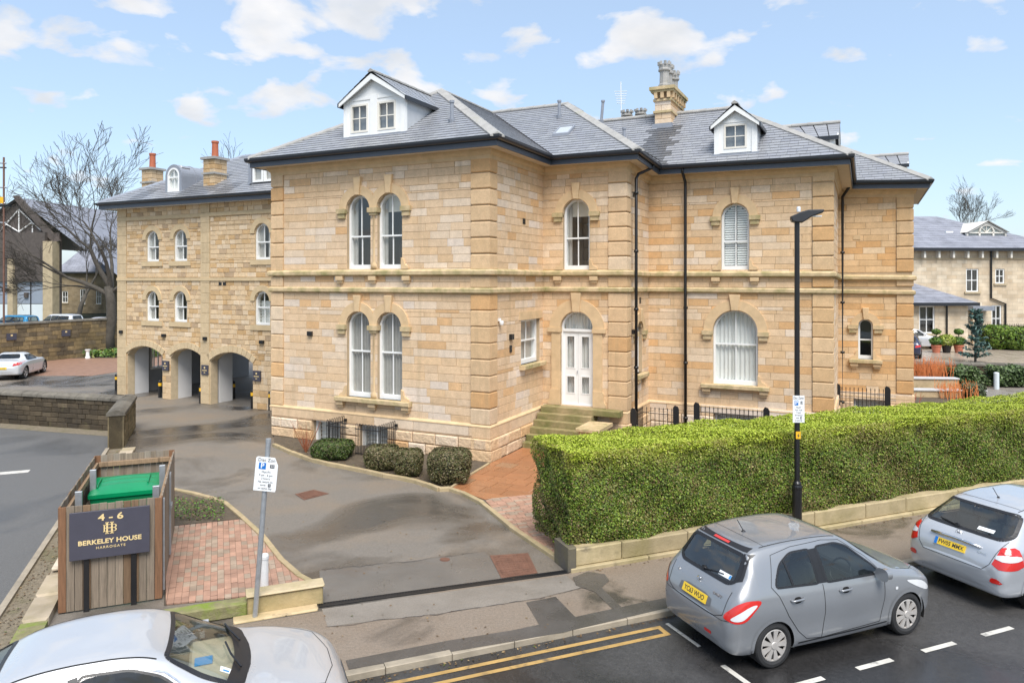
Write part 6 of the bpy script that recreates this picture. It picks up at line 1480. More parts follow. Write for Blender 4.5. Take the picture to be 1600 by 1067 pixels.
    def plate(s, view, cy, cz, txt, mat='plate', w_=.52, h_=.112, bluef=False, off=.012):
        l, n = s.proj((cy, cz), view); n = -n if n.x > 0 and view == 'B' else n; ex = Vector((0, -1, 0)) if view == 'B' else Vector((0, 1, 0)); n.y = 0; n.normalize(); ez = n.cross(ex).normalized()
        if ez.z < 0: ez = -ez
        mw = Matrix(((ex.x, ez.x, n.x, 0), (ex.y, ez.y, n.y, 0), (ex.z, ez.z, n.z, 0), (0, 0, 0, 1))); mw = Matrix.Translation(l + n * off) @ mw
        m1 = MB(lambda a, d, z: tuple(mw @ Vector((a, z, -d)))); m1.box(-w_ / 2, w_ / 2, -.004, .03, -h_ / 2, h_ / 2); p = m1.build('number_plate', mat, s.e)
        text('lettering', txt, .092, 'ink', p, mw @ Matrix.Translation((.02 if bluef else 0, 0, .006)), .0008, sx=.92, bold=.001)
        if bluef: m1 = MB(lambda a, d, z: tuple(mw @ Vector((a, z, -d)))); m1.box(-w_ / 2, -w_ / 2 + .05, -.007, -.0045, -h_ / 2, h_ / 2); m1.build('country_band', 'blue', p)
        return p
def body(s): pass

# -- grey hatchback parked before the hedge
def grey_hatch():
    keys = [(-1.88, .34, .58, .68, .60, .52), (-1.865, .29, .63, .735, .685, .60), (-1.83, .255, .70, .82, .745, .655), (-1.78, .235, .80, .93, .785, .675), (-1.71, .225, .90, 1.03, .812, .672), (-1.58, .22, .96, 1.205, .832, .632), (-1.46, .21, .985, 1.385, .84, 0.603), (-1.37, .20, .99, 1.465, .845, 0.588), (-1.15, .20, .985, 1.50, .848, 0.596), (-.70, .19, .965, 1.525, .848, 0.613), (-.20, .18, .945, 1.52, .848, 0.618), (.18, .18, .93, 1.475, .848, 0.608), (.50, .18, .92, 1.30, .847, 0.628), (.82, .18, .91, 1.10, .845, .66), (1.02, .18, .895, .985, .842, .70), (1.25, .19, .85, .935, .835, .68), (1.55, .20, .77, .875, .80, .62), (1.74, .22, .69, .80, .735, .55), (1.84, .26, .58, .68, .64, .46), (1.88, .33, .48, .56, .52, .38)]
    pm = paint('grey_metallic_paint', (.27, .28, .295), .4)
    x, y = S(7.95, 8.355); c = Car('parked_car', 'mid-grey five-door hatchback with yellow rear plate parked beside the lamp post', (x, y, ROADZ), RA, keys, pm, (-1.20, 1.20), .30, fine=True)
    for vw in 'LR':
        rear = c.window('rear_door_window', [(-1.16, 1.03), (-.40, .985), (-.45, 1.405), (-.80, 1.40), (-1.02, 1.28)], vw, smooth=1, seal=.028)
        fr = c.window('front_door_window', [(-.30, .98), (.72, .955), (.62, 1.06), (.22, 1.355), (.02, 1.42), (-.36, 1.42)], vw, smooth=1, seal=.028)
        c.patch('pillar_trim', [(-.45, .985), (-.26, .98), (-.32, 1.405), (-.50, 1.40)], vw, 'trimblk', .0035); c.line('quarter_bar', [(-.86, 1.02), (-.93, 1.34)], vw, 'trimblk', .03, .007)
        c.line('door_seam', [(-.36, .97), (-.35, .60), (-.40, .27)], vw); c.line('door_seam', [(-1.22, 1.05), (-1.12, .93), (-.98, .66), (-.80, .42), (-.66, .30), (-.40, .27)], vw); c.line('door_seam', [(.76, .95), (.74, .62), (.66, .30), (-.40, .27)], vw)
        c.line('door_seam', [(-1.22, 1.05), (-1.10, 1.40), (-.75, 1.462), (-.2, 1.478), (.12, 1.44), (.55, 1.17), (.76, .95)], vw, wd=.006)
        for hx in (-.83, .02):
            c.patch('handle_recess', smoothpoly([(hx - .05, .80), (hx + .07, .80), (hx + .07, .88), (hx - .05, .88)], 2), vw, 'seam', .002)
            sg_ = 1 if vw == 'L' else -1; l, n = c.proj((hx, .85), vw); m1 = MB(); m1.tube([(hx - .11, l.y + sg_ * .005, .848), (hx - .08, l.y + sg_ * .035, .85), (hx + .08, l.y + sg_ * .035, .852), (hx + .11, l.y + sg_ * .005, .852)], .014, 8); m1.build('door_handle', pm, c.e, smooth=True)
        c.patch('indicator', smoothpoly([(.95, .70), (1.0, .70), (1.0, .74), (.95, .74)], 2), vw, 'clear', .006)
        c.line('sill_strip', [(-.8, .262), (.2, .26), (.8, .27)], vw, 'chrome' if False else 'trimblk', .02, .004)
        # lights wrap the corners
        c.patch('headlight', smoothpoly([(1.18, .80), (1.52, .74), (1.70, .62), (1.66, .56), (1.42, .66), (1.22, .76)], 2), vw, 'clear', .006)
    for vw in ('BR', 'BL'):
        c.patch('tail_light', smoothpoly([(-.91, .70), (-.72, .885), (-.58, .94), (-.39, .925), (-.49, .80), (-.59, .68), (-.74, .66)], 2), vw, 'red', .006, grid=.03)
        c.patch('tail_light_lens', smoothpoly([(-.80, .70), (-.67, .80), (-.53, .88), (-.45, .88), (-.535, .79), (-.62, .71), (-.71, .69)], 2), vw, 'clear', .010, grid=.03)
    rw = c.window('rear_window', [(-.50, 1.06), (.50, 1.06), (.60, 1.12), (.53, 1.40), (-.53, 1.40), (-.60, 1.12)], 'B', 'cglass_clear', 1, .05)
    for sgn in (1, -1): c.patch('window_surround', [(sgn * .56, 1.09), (sgn * .66, 1.13), (sgn * .585, 1.42), (sgn * .50, 1.42)] if sgn > 0 else [(-.50, 1.42), (-.585, 1.42), (-.66, 1.13), (-.56, 1.09)], 'B', 'trimblk', .004)
    c.window('windscreen', [(-.62, 1.02), (.62, 1.02), (.54, 1.44), (-.54, 1.44)], 'F', 'cglass_clear', 1, .05)
    c.line('hatch_seam', [(-.62, 1.0), (-.60, .72), (-.45, .66), (.45, .66), (.60, .72), (.62, 1.0)], 'B'); c.line('bumper_seam', [(-.80, .69), (-.60, .655), (.60, .655), (.80, .69)], 'B', wd=.006)
    c.patch('spoiler', [(-.52, 1.435), (.52, 1.435), (.50, 1.47), (-.50, 1.47)], 'B', 'trimblk', .006); c.patch('brake_light', [(-.16, 1.445), (.16, 1.445), (.16, 1.463), (-.16, 1.463)], 'B', 'red', .009)
    c.patch('plate_recess', smoothpoly([(-.36, .70), (.36, .70), (.33, .85), (-.33, .85)], 1), 'B', pmat('shadowed_recess', (.16, .165, .175), .4, .05, 3, metal=.4), .004); c.plate('B', 0, .775, 'YC63 WUO')
    c.patch('reflector', [(-.42, .40), (-.28, .40), (-.28, .44), (-.42, .44)], 'B', 'red', .005)
    m1 = MB()
    for zc, sn in ((1.0, 1),):
        pass
    l, n = c.proj((0, .955), 'B'); m1 = MB(); pts = [(-.035, .02), (0, .045), (.035, .02), (-.03, -.02), (0, -.045), (.035, -.02)]; m1.tube([(l.x - .014, -a, l.z + b) for a, b in pts], .007, 5); m1.build('badge', 'chrome', c.e)
    text('lettering', 'SWIFT', .055, 'chrome', c.e, Matrix.Translation(c.proj((-.42, .90), 'B')[0] + Vector((-.008, 0, 0))) @ Matrix.Rotation(-pi / 2, 4, 'Z') @ Matrix.Rotation(pi / 2 - .25, 4, 'X'), .001, sx=1.2); text('lettering', 'SZ', .05, 'chrome', c.e, Matrix.Translation(c.proj((.46, .93), 'B')[0] + Vector((-.008, 0, 0))) @ Matrix.Rotation(-pi / 2, 4, 'Z') @ Matrix.Rotation(pi / 2 - .25, 4, 'X'), .001)
    p0 = Vector(c.proj((.02, 1.09), 'B')[0]); m1 = MB(); m1.tube([tuple(p0 + Vector((-.03, 0, 0))), tuple(c.proj((-.2, 1.12), 'B')[0] + Vector((-.02, 0, .0))), tuple(c.proj((-.36, 1.13), 'B')[0] + Vector((-.012, 0, 0)))], .009, 5); m1.tube([tuple(p0), tuple(p0 + Vector((-.035, 0, .01)))], .028, 8); m1.build('rear_wiper', 'trimblk', c.e)
    c.patch('sticker', [(-.50, 1.10), (-.26, 1.10), (-.26, 1.15), (-.50, 1.15)], 'B', 'wstk', .008, rw); c.patch('sticker', [(-.50, 1.105), (-.46, 1.105), (-.46, 1.145), (-.50, 1.145)], 'B', 'bluestk', .010, rw)
    m1 = MB(); m1.lathe([(.035, 1.497), (.03, 1.515), (.012, 1.53)], 10, (-1.02, 0)); m1.tube([(-1.02, 0, 1.52), (-1.13, 0, 1.69)], .006, 5); m1.build('aerial', 'trimblk', c.e)
    for sgn in (1, -1): c.line('roof_seam', [(-1.2, sgn * .52), (-.6, sgn * .535), (.1, sgn * .54)], 'T', 'seam', .012); 
    c.line('roof_seam', [(-1.12, -.52), (-1.14, 0), (-1.12, .52)], 'T', 'seam', .006); c.line('bonnet_seam', [(1.1, -.72), (1.4, -.68), (1.68, -.5), (1.74, 0), (1.68, .5), (1.4, .68), (1.1, .72)], 'T', 'seam', .007)
    c.patch('cowl', [(.93, -.66), (1.02, -.60), (1.04, 0), (1.02, .60), (.93, .66), (.98, 0)], 'T', 'trimblk', .006)
    c.finish(); c.cabin(-1.5, .95, .70, .3, 'cabin', .62, -.36, .93); c.seats([(-.25, (-.37, .37)), (-1.05, (-.4, .0, .4))], z=.52)
    for sgn in (1, -1): c.mirror(.60, sgn * .83, 1.0, sgn, pm)
    for wx in c.wheels:
        for sgn in (1, -1): c.wheel(wx, sgn, .828)
    return c
def silver_hatch():
    keys = [(-2.12, .36, .56, .66, .64, .55), (-2.10, .30, .62, .73, .74, .64), (-2.06, .265, .71, .82, .80, .68), (-1.99, .25, .81, .94, .835, .69), (-1.88, .24, .90, 1.04, .852, .675), (-1.68, .23, .95, 1.19, .862, .63), (-1.45, .22, .97, 1.355, .868, .585), (-1.25, .21, .97, 1.43, .87, .58), (-.7, .2, .95, 1.475, .87, .60), (-.1, .2, .93, 1.475, .87, .60), (.35, .2, .91, 1.40, .868, .60), (.80, .2, .9, 1.16, .865, .65), (1.15, .2, .87, .99, .862, .72), (1.6, .21, .80, .90, .84, .68), (1.95, .23, .68, .78, .76, .56), (2.10, .3, .52, .6, .60, .42)]
    pm = paint('silver_blue_paint', (.49, .51, .54), .4)
    x, y = S(13.07, 8.20); c = Car('parked_car', 'pale silver-blue hatchback half out of the picture, its back towards the grey car', (x, y, ROADZ), RA, keys, pm, (-1.33, 1.30), .31, fine=True)
    for vw in 'LR':
        c.window('rear_door_window', [(-1.42, 1.02), (-.45, .985), (-.50, 1.36), (-.95, 1.36), (-1.25, 1.26)], vw, smooth=1); c.window('front_door_window', [(-.36, .98), (.86, .96), (.42, 1.28), (.15, 1.365), (-.40, 1.37)], vw, smooth=1)
        c.line('door_seam', [(-.40, .97), (-.40, .28)], vw); c.line('door_seam', [(-1.45, 1.0), (-1.2, .7), (-.9, .36), (-.4, .28)], vw); c.line('door_seam', [(.9, .95), (.85, .3), (-.4, .28)], vw)
        c.patch('headlight', smoothpoly([(1.4, .82), (1.8, .72), (1.98, .58), (1.5, .68)], 2), vw, 'clear', .006)
    for sgn in (1, -1):
        q = lambda L_: [(sgn * a, b) for a, b in L_]
        c.patch('reflector', smoothpoly(q([(.62, .46), (.64, .54), (.74, .54), (.80, .47)]), 1), 'B', 'red', .007)
    for vw in ('BR', 'BL'):
        c.patch('tail_light', smoothpoly([(-1.06, .68), (-.92, .93), (-.86, .985), (-.66, .985), (-.60, .84), (-.58, .68)], 1), vw, 'red', .006, grid=.03)
        c.patch('tail_light_lens', smoothpoly([(-.985, .80), (-.95, .885), (-.63, .885), (-.605, .80)], 1), vw, 'clear', .011, grid=.03); c.patch('tail_light_upper', smoothpoly([(-.90, .90), (-.87, .955), (-.74, .955), (-.72, .90)], 1), vw, 'red', .014, grid=.03)
    rw = c.window('rear_window', [(-.62, 1.055), (.62, 1.055), (.70, 1.10), (.58, 1.37), (-.58, 1.37), (-.70, 1.10)], 'B', 'cglass_clear', 1, .06)
    c.window('windscreen', [(-.64, 1.03), (.64, 1.03), (.56, 1.40), (-.56, 1.40)], 'F', 'cglass_clear', 1, .05)
    c.line('hatch_seam', [(-.70, 1.05), (-.60, .72), (-.5, .62), (.5, .62), (.60, .72), (.70, 1.05)], 'B'); c.line('bumper_seam', [(-.8, .50), (-.4, .44), (.4, .44), (.8, .50)], 'B', pm, .012, .006)
    l, n = c.proj((0, .92), 'B'); m1 = MB(); m1.tube([(l.x - .02, -.42, .91), (l.x - .035, -.2, .925), (l.x - .04, 0, .93), (l.x - .035, .2, .925), (l.x - .02, .42, .91)], .022, 8); m1.build('chrome_bar', 'chrome', c.e, smooth=True)
    c.plate('B', .06, .80, 'FW05 MMX', bluef=True)
    l, n = c.proj((0, 1.0), 'B'); m1 = MB(); r_ = .05
    for a, b in (((-.03, -.035), (-.02, .035)), ((.03, -.035), (.02, .035)), ((-.025, 0), (.025, 0))): m1.tube([(l.x - .012, a[0], l.z + a[1]), (l.x - .012, b[0], l.z + b[1])], .007, 5)
    m1.tube([(l.x - .012, .055 * math.cos(t * pi / 8), l.z + .048 * math.sin(t * pi / 8)) for t in range(17)], .005, 5); m1.build('badge', 'chrome', c.e)
    text('lettering', 'CIVIC', .05, 'chrome', c.e, Matrix.Translation(c.proj((-.46, .84), 'B')[0] + Vector((-.01, 0, 0))) @ Matrix.Rotation(-pi / 2, 4, 'Z') @ Matrix.Rotation(pi / 2 - .3, 4, 'X'), .001, sx=1.3)
    p0 = Vector(c.proj((.1, 1.075), 'B')[0]); m1 = MB(); m1.tube([tuple(p0 + Vector((-.03, 0, .01))), tuple(c.proj((.42, 1.10), 'B')[0] + Vector((-.02, 0, .01)))], .011, 5); m1.tube([tuple(p0), tuple(p0 + Vector((-.035, 0, .01)))], .035, 8); m1.build('rear_wiper', 'trimblk', c.e)
    c.patch('sticker', [(-.46, 1.10), (-.2, 1.10), (-.2, 1.14), (-.46, 1.14)], 'B', 'wstk', .008, rw)
    m1 = MB(); m1.tube([(-1.0, .0, 1.46), (-1.14, .0, 1.64)], .006, 5); m1.lathe([(.03, 1.45), (.012, 1.48)], 8, (-1.0, 0)); m1.build('aerial', 'trimblk', c.e)
    for sgn in (1, -1): c.line('roof_seam', [(-1.3, sgn * .52), (.2, sgn * .55)], 'T', 'seam', .012)
    c.line('roof_seam', [(-1.22, -.5), (-1.24, 0), (-1.22, .5)], 'T', 'seam', .008)
    c.finish(); c.cabin(-1.7, 1.0, .72, .3, 'cabin', .7, -.36, .92); c.seats([(-.2, (-.37, .37)), (-1.1, (-.4, .0, .4))], z=.5)
    for sgn in (1, -1): c.mirror(.70, sgn * .85, 1.0, sgn, pm)
    for wx in c.wheels:
        for sgn in (1, -1): c.wheel(wx, sgn, .85)
def white_saloon():
    keys = [(-2.25, .4, .66, .74, .62, .50), (-2.18, .28, .80, .95, .78, .62), (-2.0, .25, .88, 1.04, .84, .66), (-1.6, .23, .93, 1.08, .875, .66), (-1.25, .22, .95, 1.24, .885, .60), (-.85, .21, .95, 1.40, .89, .575), (-.4, .2, .945, 1.45, .89, .59), (.05, .2, .935, 1.44, .89, .60), (.35, .2, .925, 1.37, .888, .60), (.75, .2, .91, 1.17, .885, .64), (1.10, .2, .895, 1.00, .88, .72), (1.45, .21, .85, .94, .865, .74), (1.85, .22, .77, .86, .82, .68), (2.08, .25, .66, .76, .72, .56), (2.18, .32, .55, .63, .58, .44)]
    keys = [(k[0], k[1], k[2], k[3] * 1.03, k[4], k[5]) for k in keys]
    pm = paint('silver_white_paint', (.50, .51, .53), .3)
    x, y = S(-.86, 8.42); c = Car('parked_car', 'silver-white saloon seen from above at the near kerb, cut by the frame', (x, y, ROADZ), RA, keys, pm, (-1.30, 1.32), .32, arch=1.14, fine=True)
    for vw in 'LR':
        c.window('rear_door_window', [(-1.25, 1.04), (-.38, 1.0), (-.44, 1.365), (-.80, 1.33), (-1.02, 1.24)], vw, smooth=1, seal=.025); c.window('front_door_window', [(-.30, .99), (.72, .98), (.35, 1.27), (.08, 1.37), (-.36, 1.385)], vw, smooth=1, seal=.025); c.window('quarter_window', [(.66, 1.03), (.90, .985), (.76, .985)], vw, smooth=0, seal=.02) if False else None
        c.patch('pillar_trim', [(-.38, 1.0), (-.30, .99), (-.36, 1.385), (-.44, 1.37)], vw, 'trimblk', .007)
        c.line('window_trim', [(-1.3, 1.03), (-1.04, 1.27), (-.8, 1.37), (-.4, 1.41), (.08, 1.40), (.38, 1.29), (.78, .99)], vw, 'chrome', .016, .008)
        c.line('door_seam', [(-.34, .98), (-.34, .3)], vw); c.line('door_seam', [(.80, .96), (.78, .3), (-.34, .28), (-.9, .36), (-1.2, .7), (-1.28, 1.0)], vw)
        c.patch('headlight', smoothpoly([(1.55, .80), (1.95, .70), (2.10, .58), (2.02, .54), (1.7, .66)], 2), vw, 'clear', .006)
    ws = c.window('windscreen', [(-.66, 1.02), (.66, 1.02), (.62, 1.16), (.545, 1.385), (-.545, 1.385), (-.62, 1.16)], 'F', 'cglass_clear', 1, .05)
    c.window('rear_window', [(-.56, 1.1), (.56, 1.1), (.50, 1.35), (-.50, 1.35)], 'B', 'cglass', 1, .05)
    c.line('bonnet_seam', [(1.06, -.74), (1.5, -.74), (1.9, -.60), (2.03, -.2), (2.03, .2), (1.9, .60), (1.5, .74), (1.06, .74)], 'T', 'seam', .008)
    c.patch('cowl', smoothpoly([(.92, -.70), (1.06, -.70), (1.17, -.3), (1.19, 0), (1.17, .3), (1.06, .70), (.92, .70), (1.0, .3), (1.02, 0), (1.0, -.3)], 1), 'T', 'trimblk', .007)
    for y0, y1 in ((-.35, .12), (.25, .66)):
        m1 = MB(); m1.tube([tuple(c.proj((1.08, y0), 'T')[0] + Vector((0, 0, .03))), tuple(c.proj((.98, (y0 + y1) / 2), 'T')[0] + Vector((0, 0, .03))), tuple(c.proj((.93, y1), 'T')[0] + Vector((0, 0, .025)))], .011, 5); m1.build('wiper', 'trimblk', c.e)
    for sgn in (1, -1): c.line('roof_seam', [(-1.0, sgn * .535), (-.3, sgn * .555), (.3, sgn * .565)], 'T', 'seam', .014)
    c.patch('grille', smoothpoly([(-.35, .50), (.35, .50), (.32, .64), (-.32, .64)], 1), 'F', 'trimblk', .006)
    c.finish(); c.cabin(-1.3, 1.0, .74, .3, 'cabinbeige', .66, -.37, .95); c.seats([(-.2, (-.38, .38)), (-1.0, (-.4, .0, .4))], 'cabinbeige', z=.48)
    m1 = MB(); m1.box(.62, .80, .05, .22, .955, .965); m1.build('dash_paper', 'bluestk', c.e)
    c.patch('sticker', [(-.50, 1.07), (-.40, 1.07), (-.40, 1.13), (-.50, 1.13)], 'F', 'wstk', .006, ws); c.patch('sticker', [(-.48, 1.085), (-.45, 1.085), (-.45, 1.115), (-.48, 1.115)], 'F', 'bluestk', .008, ws)
    for sgn in (1, -1): c.mirror(.66, sgn * .85, .97, sgn, pm)
    for wx in c.wheels:
        for sgn in (1, -1): c.wheel(wx, sgn, .87, 'alloy')
grey_hatch(); silver_hatch(); white_saloon()
# -- distant cars
def far_car(name, label, loc, rz, kind, c, group=None, plate=None):
    if kind == 'roadster':
        keys = [(-2.0, .4, .62, .7, .62, .5), (-1.94, .28, .78, .92, .78, .62), (-1.7, .25, .84, .98, .86, .66), (-1.2, .23, .88, 1.0, .89, .62), (-.8, .22, .9, 1.22, .89, .55), (-.4, .2, .9, 1.29, .89, .56), (.1, .2, .88, 1.20, .89, .6), (.6, .2, .86, .96, .89, .7), (1.3, .21, .8, .88, .87, .7), (1.9, .25, .62, .72, .7, .5), (2.02, .34, .5, .56, .55, .4)]
        wins = [('L', [(-1.0, .94), (.3, .92), (-.1, 1.15), (-.7, 1.17)]), ('R', [(-1.0, .94), (.3, .92), (-.1, 1.15), (-.7, 1.17)]), ('B', [(-.5, 1.03), (.5, 1.03), (.42, 1.21), (-.42, 1.21)]), ('F', [(-.6, .98), (.6, .98), (.5, 1.2), (-.5, 1.2)])]
    elif kind == 'suv':
        keys = [(-2.3, .45, .8, .9, .7, .6), (-2.26, .35, .95, 1.1, .84, .72), (-2.15, .32, 1.08, 1.45, .9, .70), (-2.0, .3, 1.1, 1.68, .92, .66), (-1.2, .3, 1.1, 1.78, .92, .66), (0, .3, 1.08, 1.78, .92, .67), (.5, .3, 1.06, 1.6, .92, .67), (1.05, .3, 1.04, 1.18, .92, .74), (1.8, .32, .96, 1.06, .88, .74), (2.15, .36, .82, .94, .78, .6), (2.28, .45, .65, .75, .62, .5)]
        sw = [[(-1.9, 1.16), (-.95, 1.14), (-.95, 1.6), (-1.85, 1.58)], [(-.85, 1.14), (-.05, 1.13), (-.05, 1.62), (-.85, 1.61)], [(.05, 1.13), (.95, 1.12), (.45, 1.55), (.05, 1.62)]]
        wins = [(v, p) for v in 'LR' for p in sw] + [('B', [(-.55, 1.2), (.55, 1.2), (.5, 1.6), (-.5, 1.6)]), ('F', [(-.6, 1.22), (.6, 1.22), (.55, 1.58), (-.55, 1.58)])]
    else:
        keys = [(-2.0, .4, .7, .8, .62, .5), (-1.9, .28, .85, 1.0, .8, .66), (-1.6, .25, .95, 1.28, .86, .62), (-1.2, .22, .96, 1.44, .87, .58), (-.3, .2, .94, 1.49, .87, .6), (.3, .2, .92, 1.4, .87, .6), (.95, .2, .89, 1.02, .86, .7), (1.6, .22, .8, .9, .82, .66), (1.95, .28, .6, .7, .66, .5)]
        wins = [(v, p) for v in 'LR' for p in ([(-1.3, 1.0), (-.4, .98), (-.45, 1.37), (-1.0, 1.36)], [(-.3, .98), (.7, .96), (.2, 1.33), (-.35, 1.38)])] + [('B', [(-.55, 1.06), (.55, 1.06), (.5, 1.36), (-.5, 1.36)]), ('F', [(-.6, 1.05), (.6, 1.05), (.52, 1.4), (-.52, 1.4)])]
    q = Car(name, label, loc, rz, keys, paint(name + '_paint', c, .3), (-1.3, 1.32), .33, group)
    for v, p in wins: q.window('window', p, v, 'cglass', 1, .05)
    for sgn in (1, -1): q.patch('tail_light', [(sgn * .5, .72), (sgn * .82, .78), (sgn * .82, .9), (sgn * .55, .86)], 'B', 'red', .008); q.patch('headlight', [(sgn * .45, .62), (sgn * .7, .62), (sgn * .7, .74), (sgn * .5, .72)], 'F', 'clear', .008)
    if plate: q.plate('B', 0, .62, plate)
    q.finish(); q.cabin(-1.5, 1.0, .7, .35, 'cabin'); q.seats([(-.2, (-.37, .37))], z=.5)
    for wx in q.wheels:
        for sgn in (1, -1): q.wheel(wx, sgn, .86, 'alloy')
    return q
far_car('parked_car', 'white two-seat roadster with its back to us by the yard wall', (-25.9, 38.0, 0), rad(105), 'roadster', (.68, .69, .70), plate='GK12 UVE')
far_car('parked_car', 'bright blue off-roader behind the tall yard wall', (X(20, 68), 68, 0), rad(170), 'suv', (.02, .22, .42))
far_car('parked_car', 'white off-roader behind the tall yard wall, beside the blue one', (X(90, 70), 70, 0), rad(170), 'suv', (.66, .67, .68))
far_car('parked_car', 'silver saloon behind the wall, showing through the tree', (X(153, 72), 72, -.1), rad(175), 'hatch', (.5, .5, .52))
far_car('parked_car', 'silver car with its nose showing past the far corner of the villa', (X(1432, 53), 53.6, 0), rad(-8), 'hatch', (.6, .61, .63))
far_car('parked_car', 'dark blue car standing just behind the far corner of the villa', (X(1417, 48), 48, 0), rad(60), 'hatch', (.02, .025, .06))
# ------------------------------------------------------------------ beyond: trees, far walls and houses
def tree(name, loc, label, h, r0, seed, spread=.5, levels=6, lean=(0, 0), splits=(2, 3), first=.3, tipr=.006, mat='bark', trunkpts=None, cat='tree', nside=5, wig=.18, lenk=.78, upk=.35):
    R_ = random.Random(seed); e = empty(name, loc, 0, label, cat); tb = MB(); br = MB()
    def grow(p, d, L, r, lev):
        n = 3; pts = [p]; rr = [r]; dd = Vector(d)
        for k in range(n):
            dd = (dd + Vector((R_.uniform(-wig, wig), R_.uniform(-wig, wig), R_.uniform(-wig, wig) + .03 * upk))).normalized(); p = p + dd * L / n; pts.append(p); rr.append(max(tipr, r * (1 - .35 * (k + 1) / n)))
        (tb if lev == 0 else br).tube([tuple(q) for q in pts], rr, 8 if lev == 0 else (nside if lev < 3 else 3), cap=lev == 0)
        if lev >= levels: return
        m_ = R_.randint(*splits) + (1 if lev > 1 else 0)
        for k in range(m_):
            a = R_.uniform(0, 2 * pi); s_ = spread * R_.uniform(.6, 1.35); x = dd.orthogonal().normalized(); y = dd.cross(x); nd = (dd + (x * math.cos(a) + y * math.sin(a)) * s_ + Vector((0, 0, upk * .4))).normalized()
            st_ = pts[-1] if k < 2 else pts[R_.randint(1, 2)]
            grow(st_, nd, L * lenk * R_.uniform(.75, 1.15), rr[-1] * (.78 if k == 0 else .62), lev + 1)
    if trunkpts:
        tb.tube(trunkpts, [r0 * (1 - .3 * k / len(trunkpts)) for k in range(len(trunkpts))], 10)
        for (p, d, L, r) in first: grow(Vector(p), Vector(d).normalized(), L, r, 1)
    else: grow(Vector((0, 0, 0)), Vector((lean[0], lean[1], 1)).normalized(), h * first, r0, 0)
    tb.build('trunk', mat, e, smooth=True); br.build('branches', mat, e, smooth=True); return e
# big tree by the yard wall
k = 49 / FPX
tree('bare_tree', (X(172, 49), 49, 0), 'large leafless tree with forked trunk before the tall yard wall', 14, .36, 3, spread=.46, levels=7, splits=(2, 2), trunkpts=[(0, 0, -.1), (-.1, 0, 1.2), (.1, 0, 2.4), (.05, 0, 3.6), (-.1, 0, 4.6)],
     first=[((-.05, 0, 4.0), (-.95, -.1, .62), 3.0, .18), ((0, 0, 4.6), (-.55, .1, 1), 2.9, .19), ((.05, 0, 4.4), (-.05, -.2, 1), 2.8, .16), ((.1, 0, 4.2), (.5, .2, .4), 1.9, .13), ((-.05, 0, 4.2), (-1, .2, .2), 2.4, .10), ((.05, .1, 4.5), (-.3, .5, .9), 2.7, .15)], wig=.16, upk=.25, tipr=.012, lenk=.80)
for i, (px, Y, h, lb) in enumerate(((120, 75, 14, 'slender leafless tree behind the big forked tree'), (205, 62, 12, 'leafless tree just behind the hip of the coach house'), (330, 60, 15.5, 'leafless tree whose twigs rise behind the coach house ridge'), (415, 66, 14.5, 'leafless tree behind the coach house, nearest the villa'), (1462, 85, 20, 'leafless tree rising behind the roof of the right-hand far house'))):
    tree('bare_tree', (X(px, Y), Y, 0), lb, h, .28, 20 + i, spread=.45, levels=7, splits=(2, 2), first=.26, upk=.45, tipr=.012, wig=.16, lenk=.76)
# tall yard wall with plaques
def bigwall(name, p, q, z, label, rowsh=.26, cop=.18):
    e = drywall(name, p, q, z, .45, label, rowsh, .35, .8, tint=lambda: (lambda k: tuple(c * k for c in ((.24, .175, .09) if rnd.random() < .6 else (.17, .13, .08))))(rnd.uniform(.65, 1.25)), coph=.14, maxp=120); return e
yw = bigwall('yard_wall', (-32, 38.5), (-25.2, 53), 2.35, 'tall mossy sandstone wall with small dark plaques along the far yard')
yw.rotation_euler = (0, 0, math.atan2(53 - 38.5, -25.2 + 32))
for t in (5.2, 8.5, 11.6): m1 = MB(); m1.box(t - .28, t + .28, -.06, -.02, 1.45, 1.85); pq = m1.build('plaque', 'signnavy', yw); m1 = MB(); m1.box(t - .06, t + .06, -.064, -.061, 1.68, 1.78); m1.build('plaque_mark', 'gold', pq)
bigwall('yard_wall', (-25.2, 53), (-8, 56), 2.35, 'continuation of the tall sandstone wall behind the tree')
sheet('brick_yard', [(-31.5, 38.2), (-25.8, 52.8), (-19, 49), (-22, 38)], .002, pmat('far_red_paving', (.26, .15, .10), .6, .25, 3))
sheet('flower_bed', [(-28.6, 46.5), (-25.5, 52.5), (-21, 51), (-24.8, 46.8)], .01, 'soil')
R_ = np.random.RandomState(4); n = 2500; e = empty('bed_plants', (-25.5, 49.5, 0)); e['kind'] = 'stuff'
leaves('foliage', np.stack([R_.uniform(-2.4, 2.5, n), R_.uniform(-2.6, 2.4, n), R_.uniform(.02, .45, n)], 1), np.tile([0, -.3, 1.], (n, 1)), .13, mixcols(R_, n, [(.05, .10, .02), (.10, .17, .03), (.20, .22, .05)], [4, 3, 1]), e, rs=R_)
m1 = empty('white_pedestal', (*G(137, 560), 0), 0, 'small white pedestal at the edge of the far flower bed', 'pedestal'); q = MB(); q.lathe([(.15, 0), (.15, .1), (.11, .14), (.10, .45), (.15, .5), (.17, .58)], 12); q.build('body', 'white', m1)
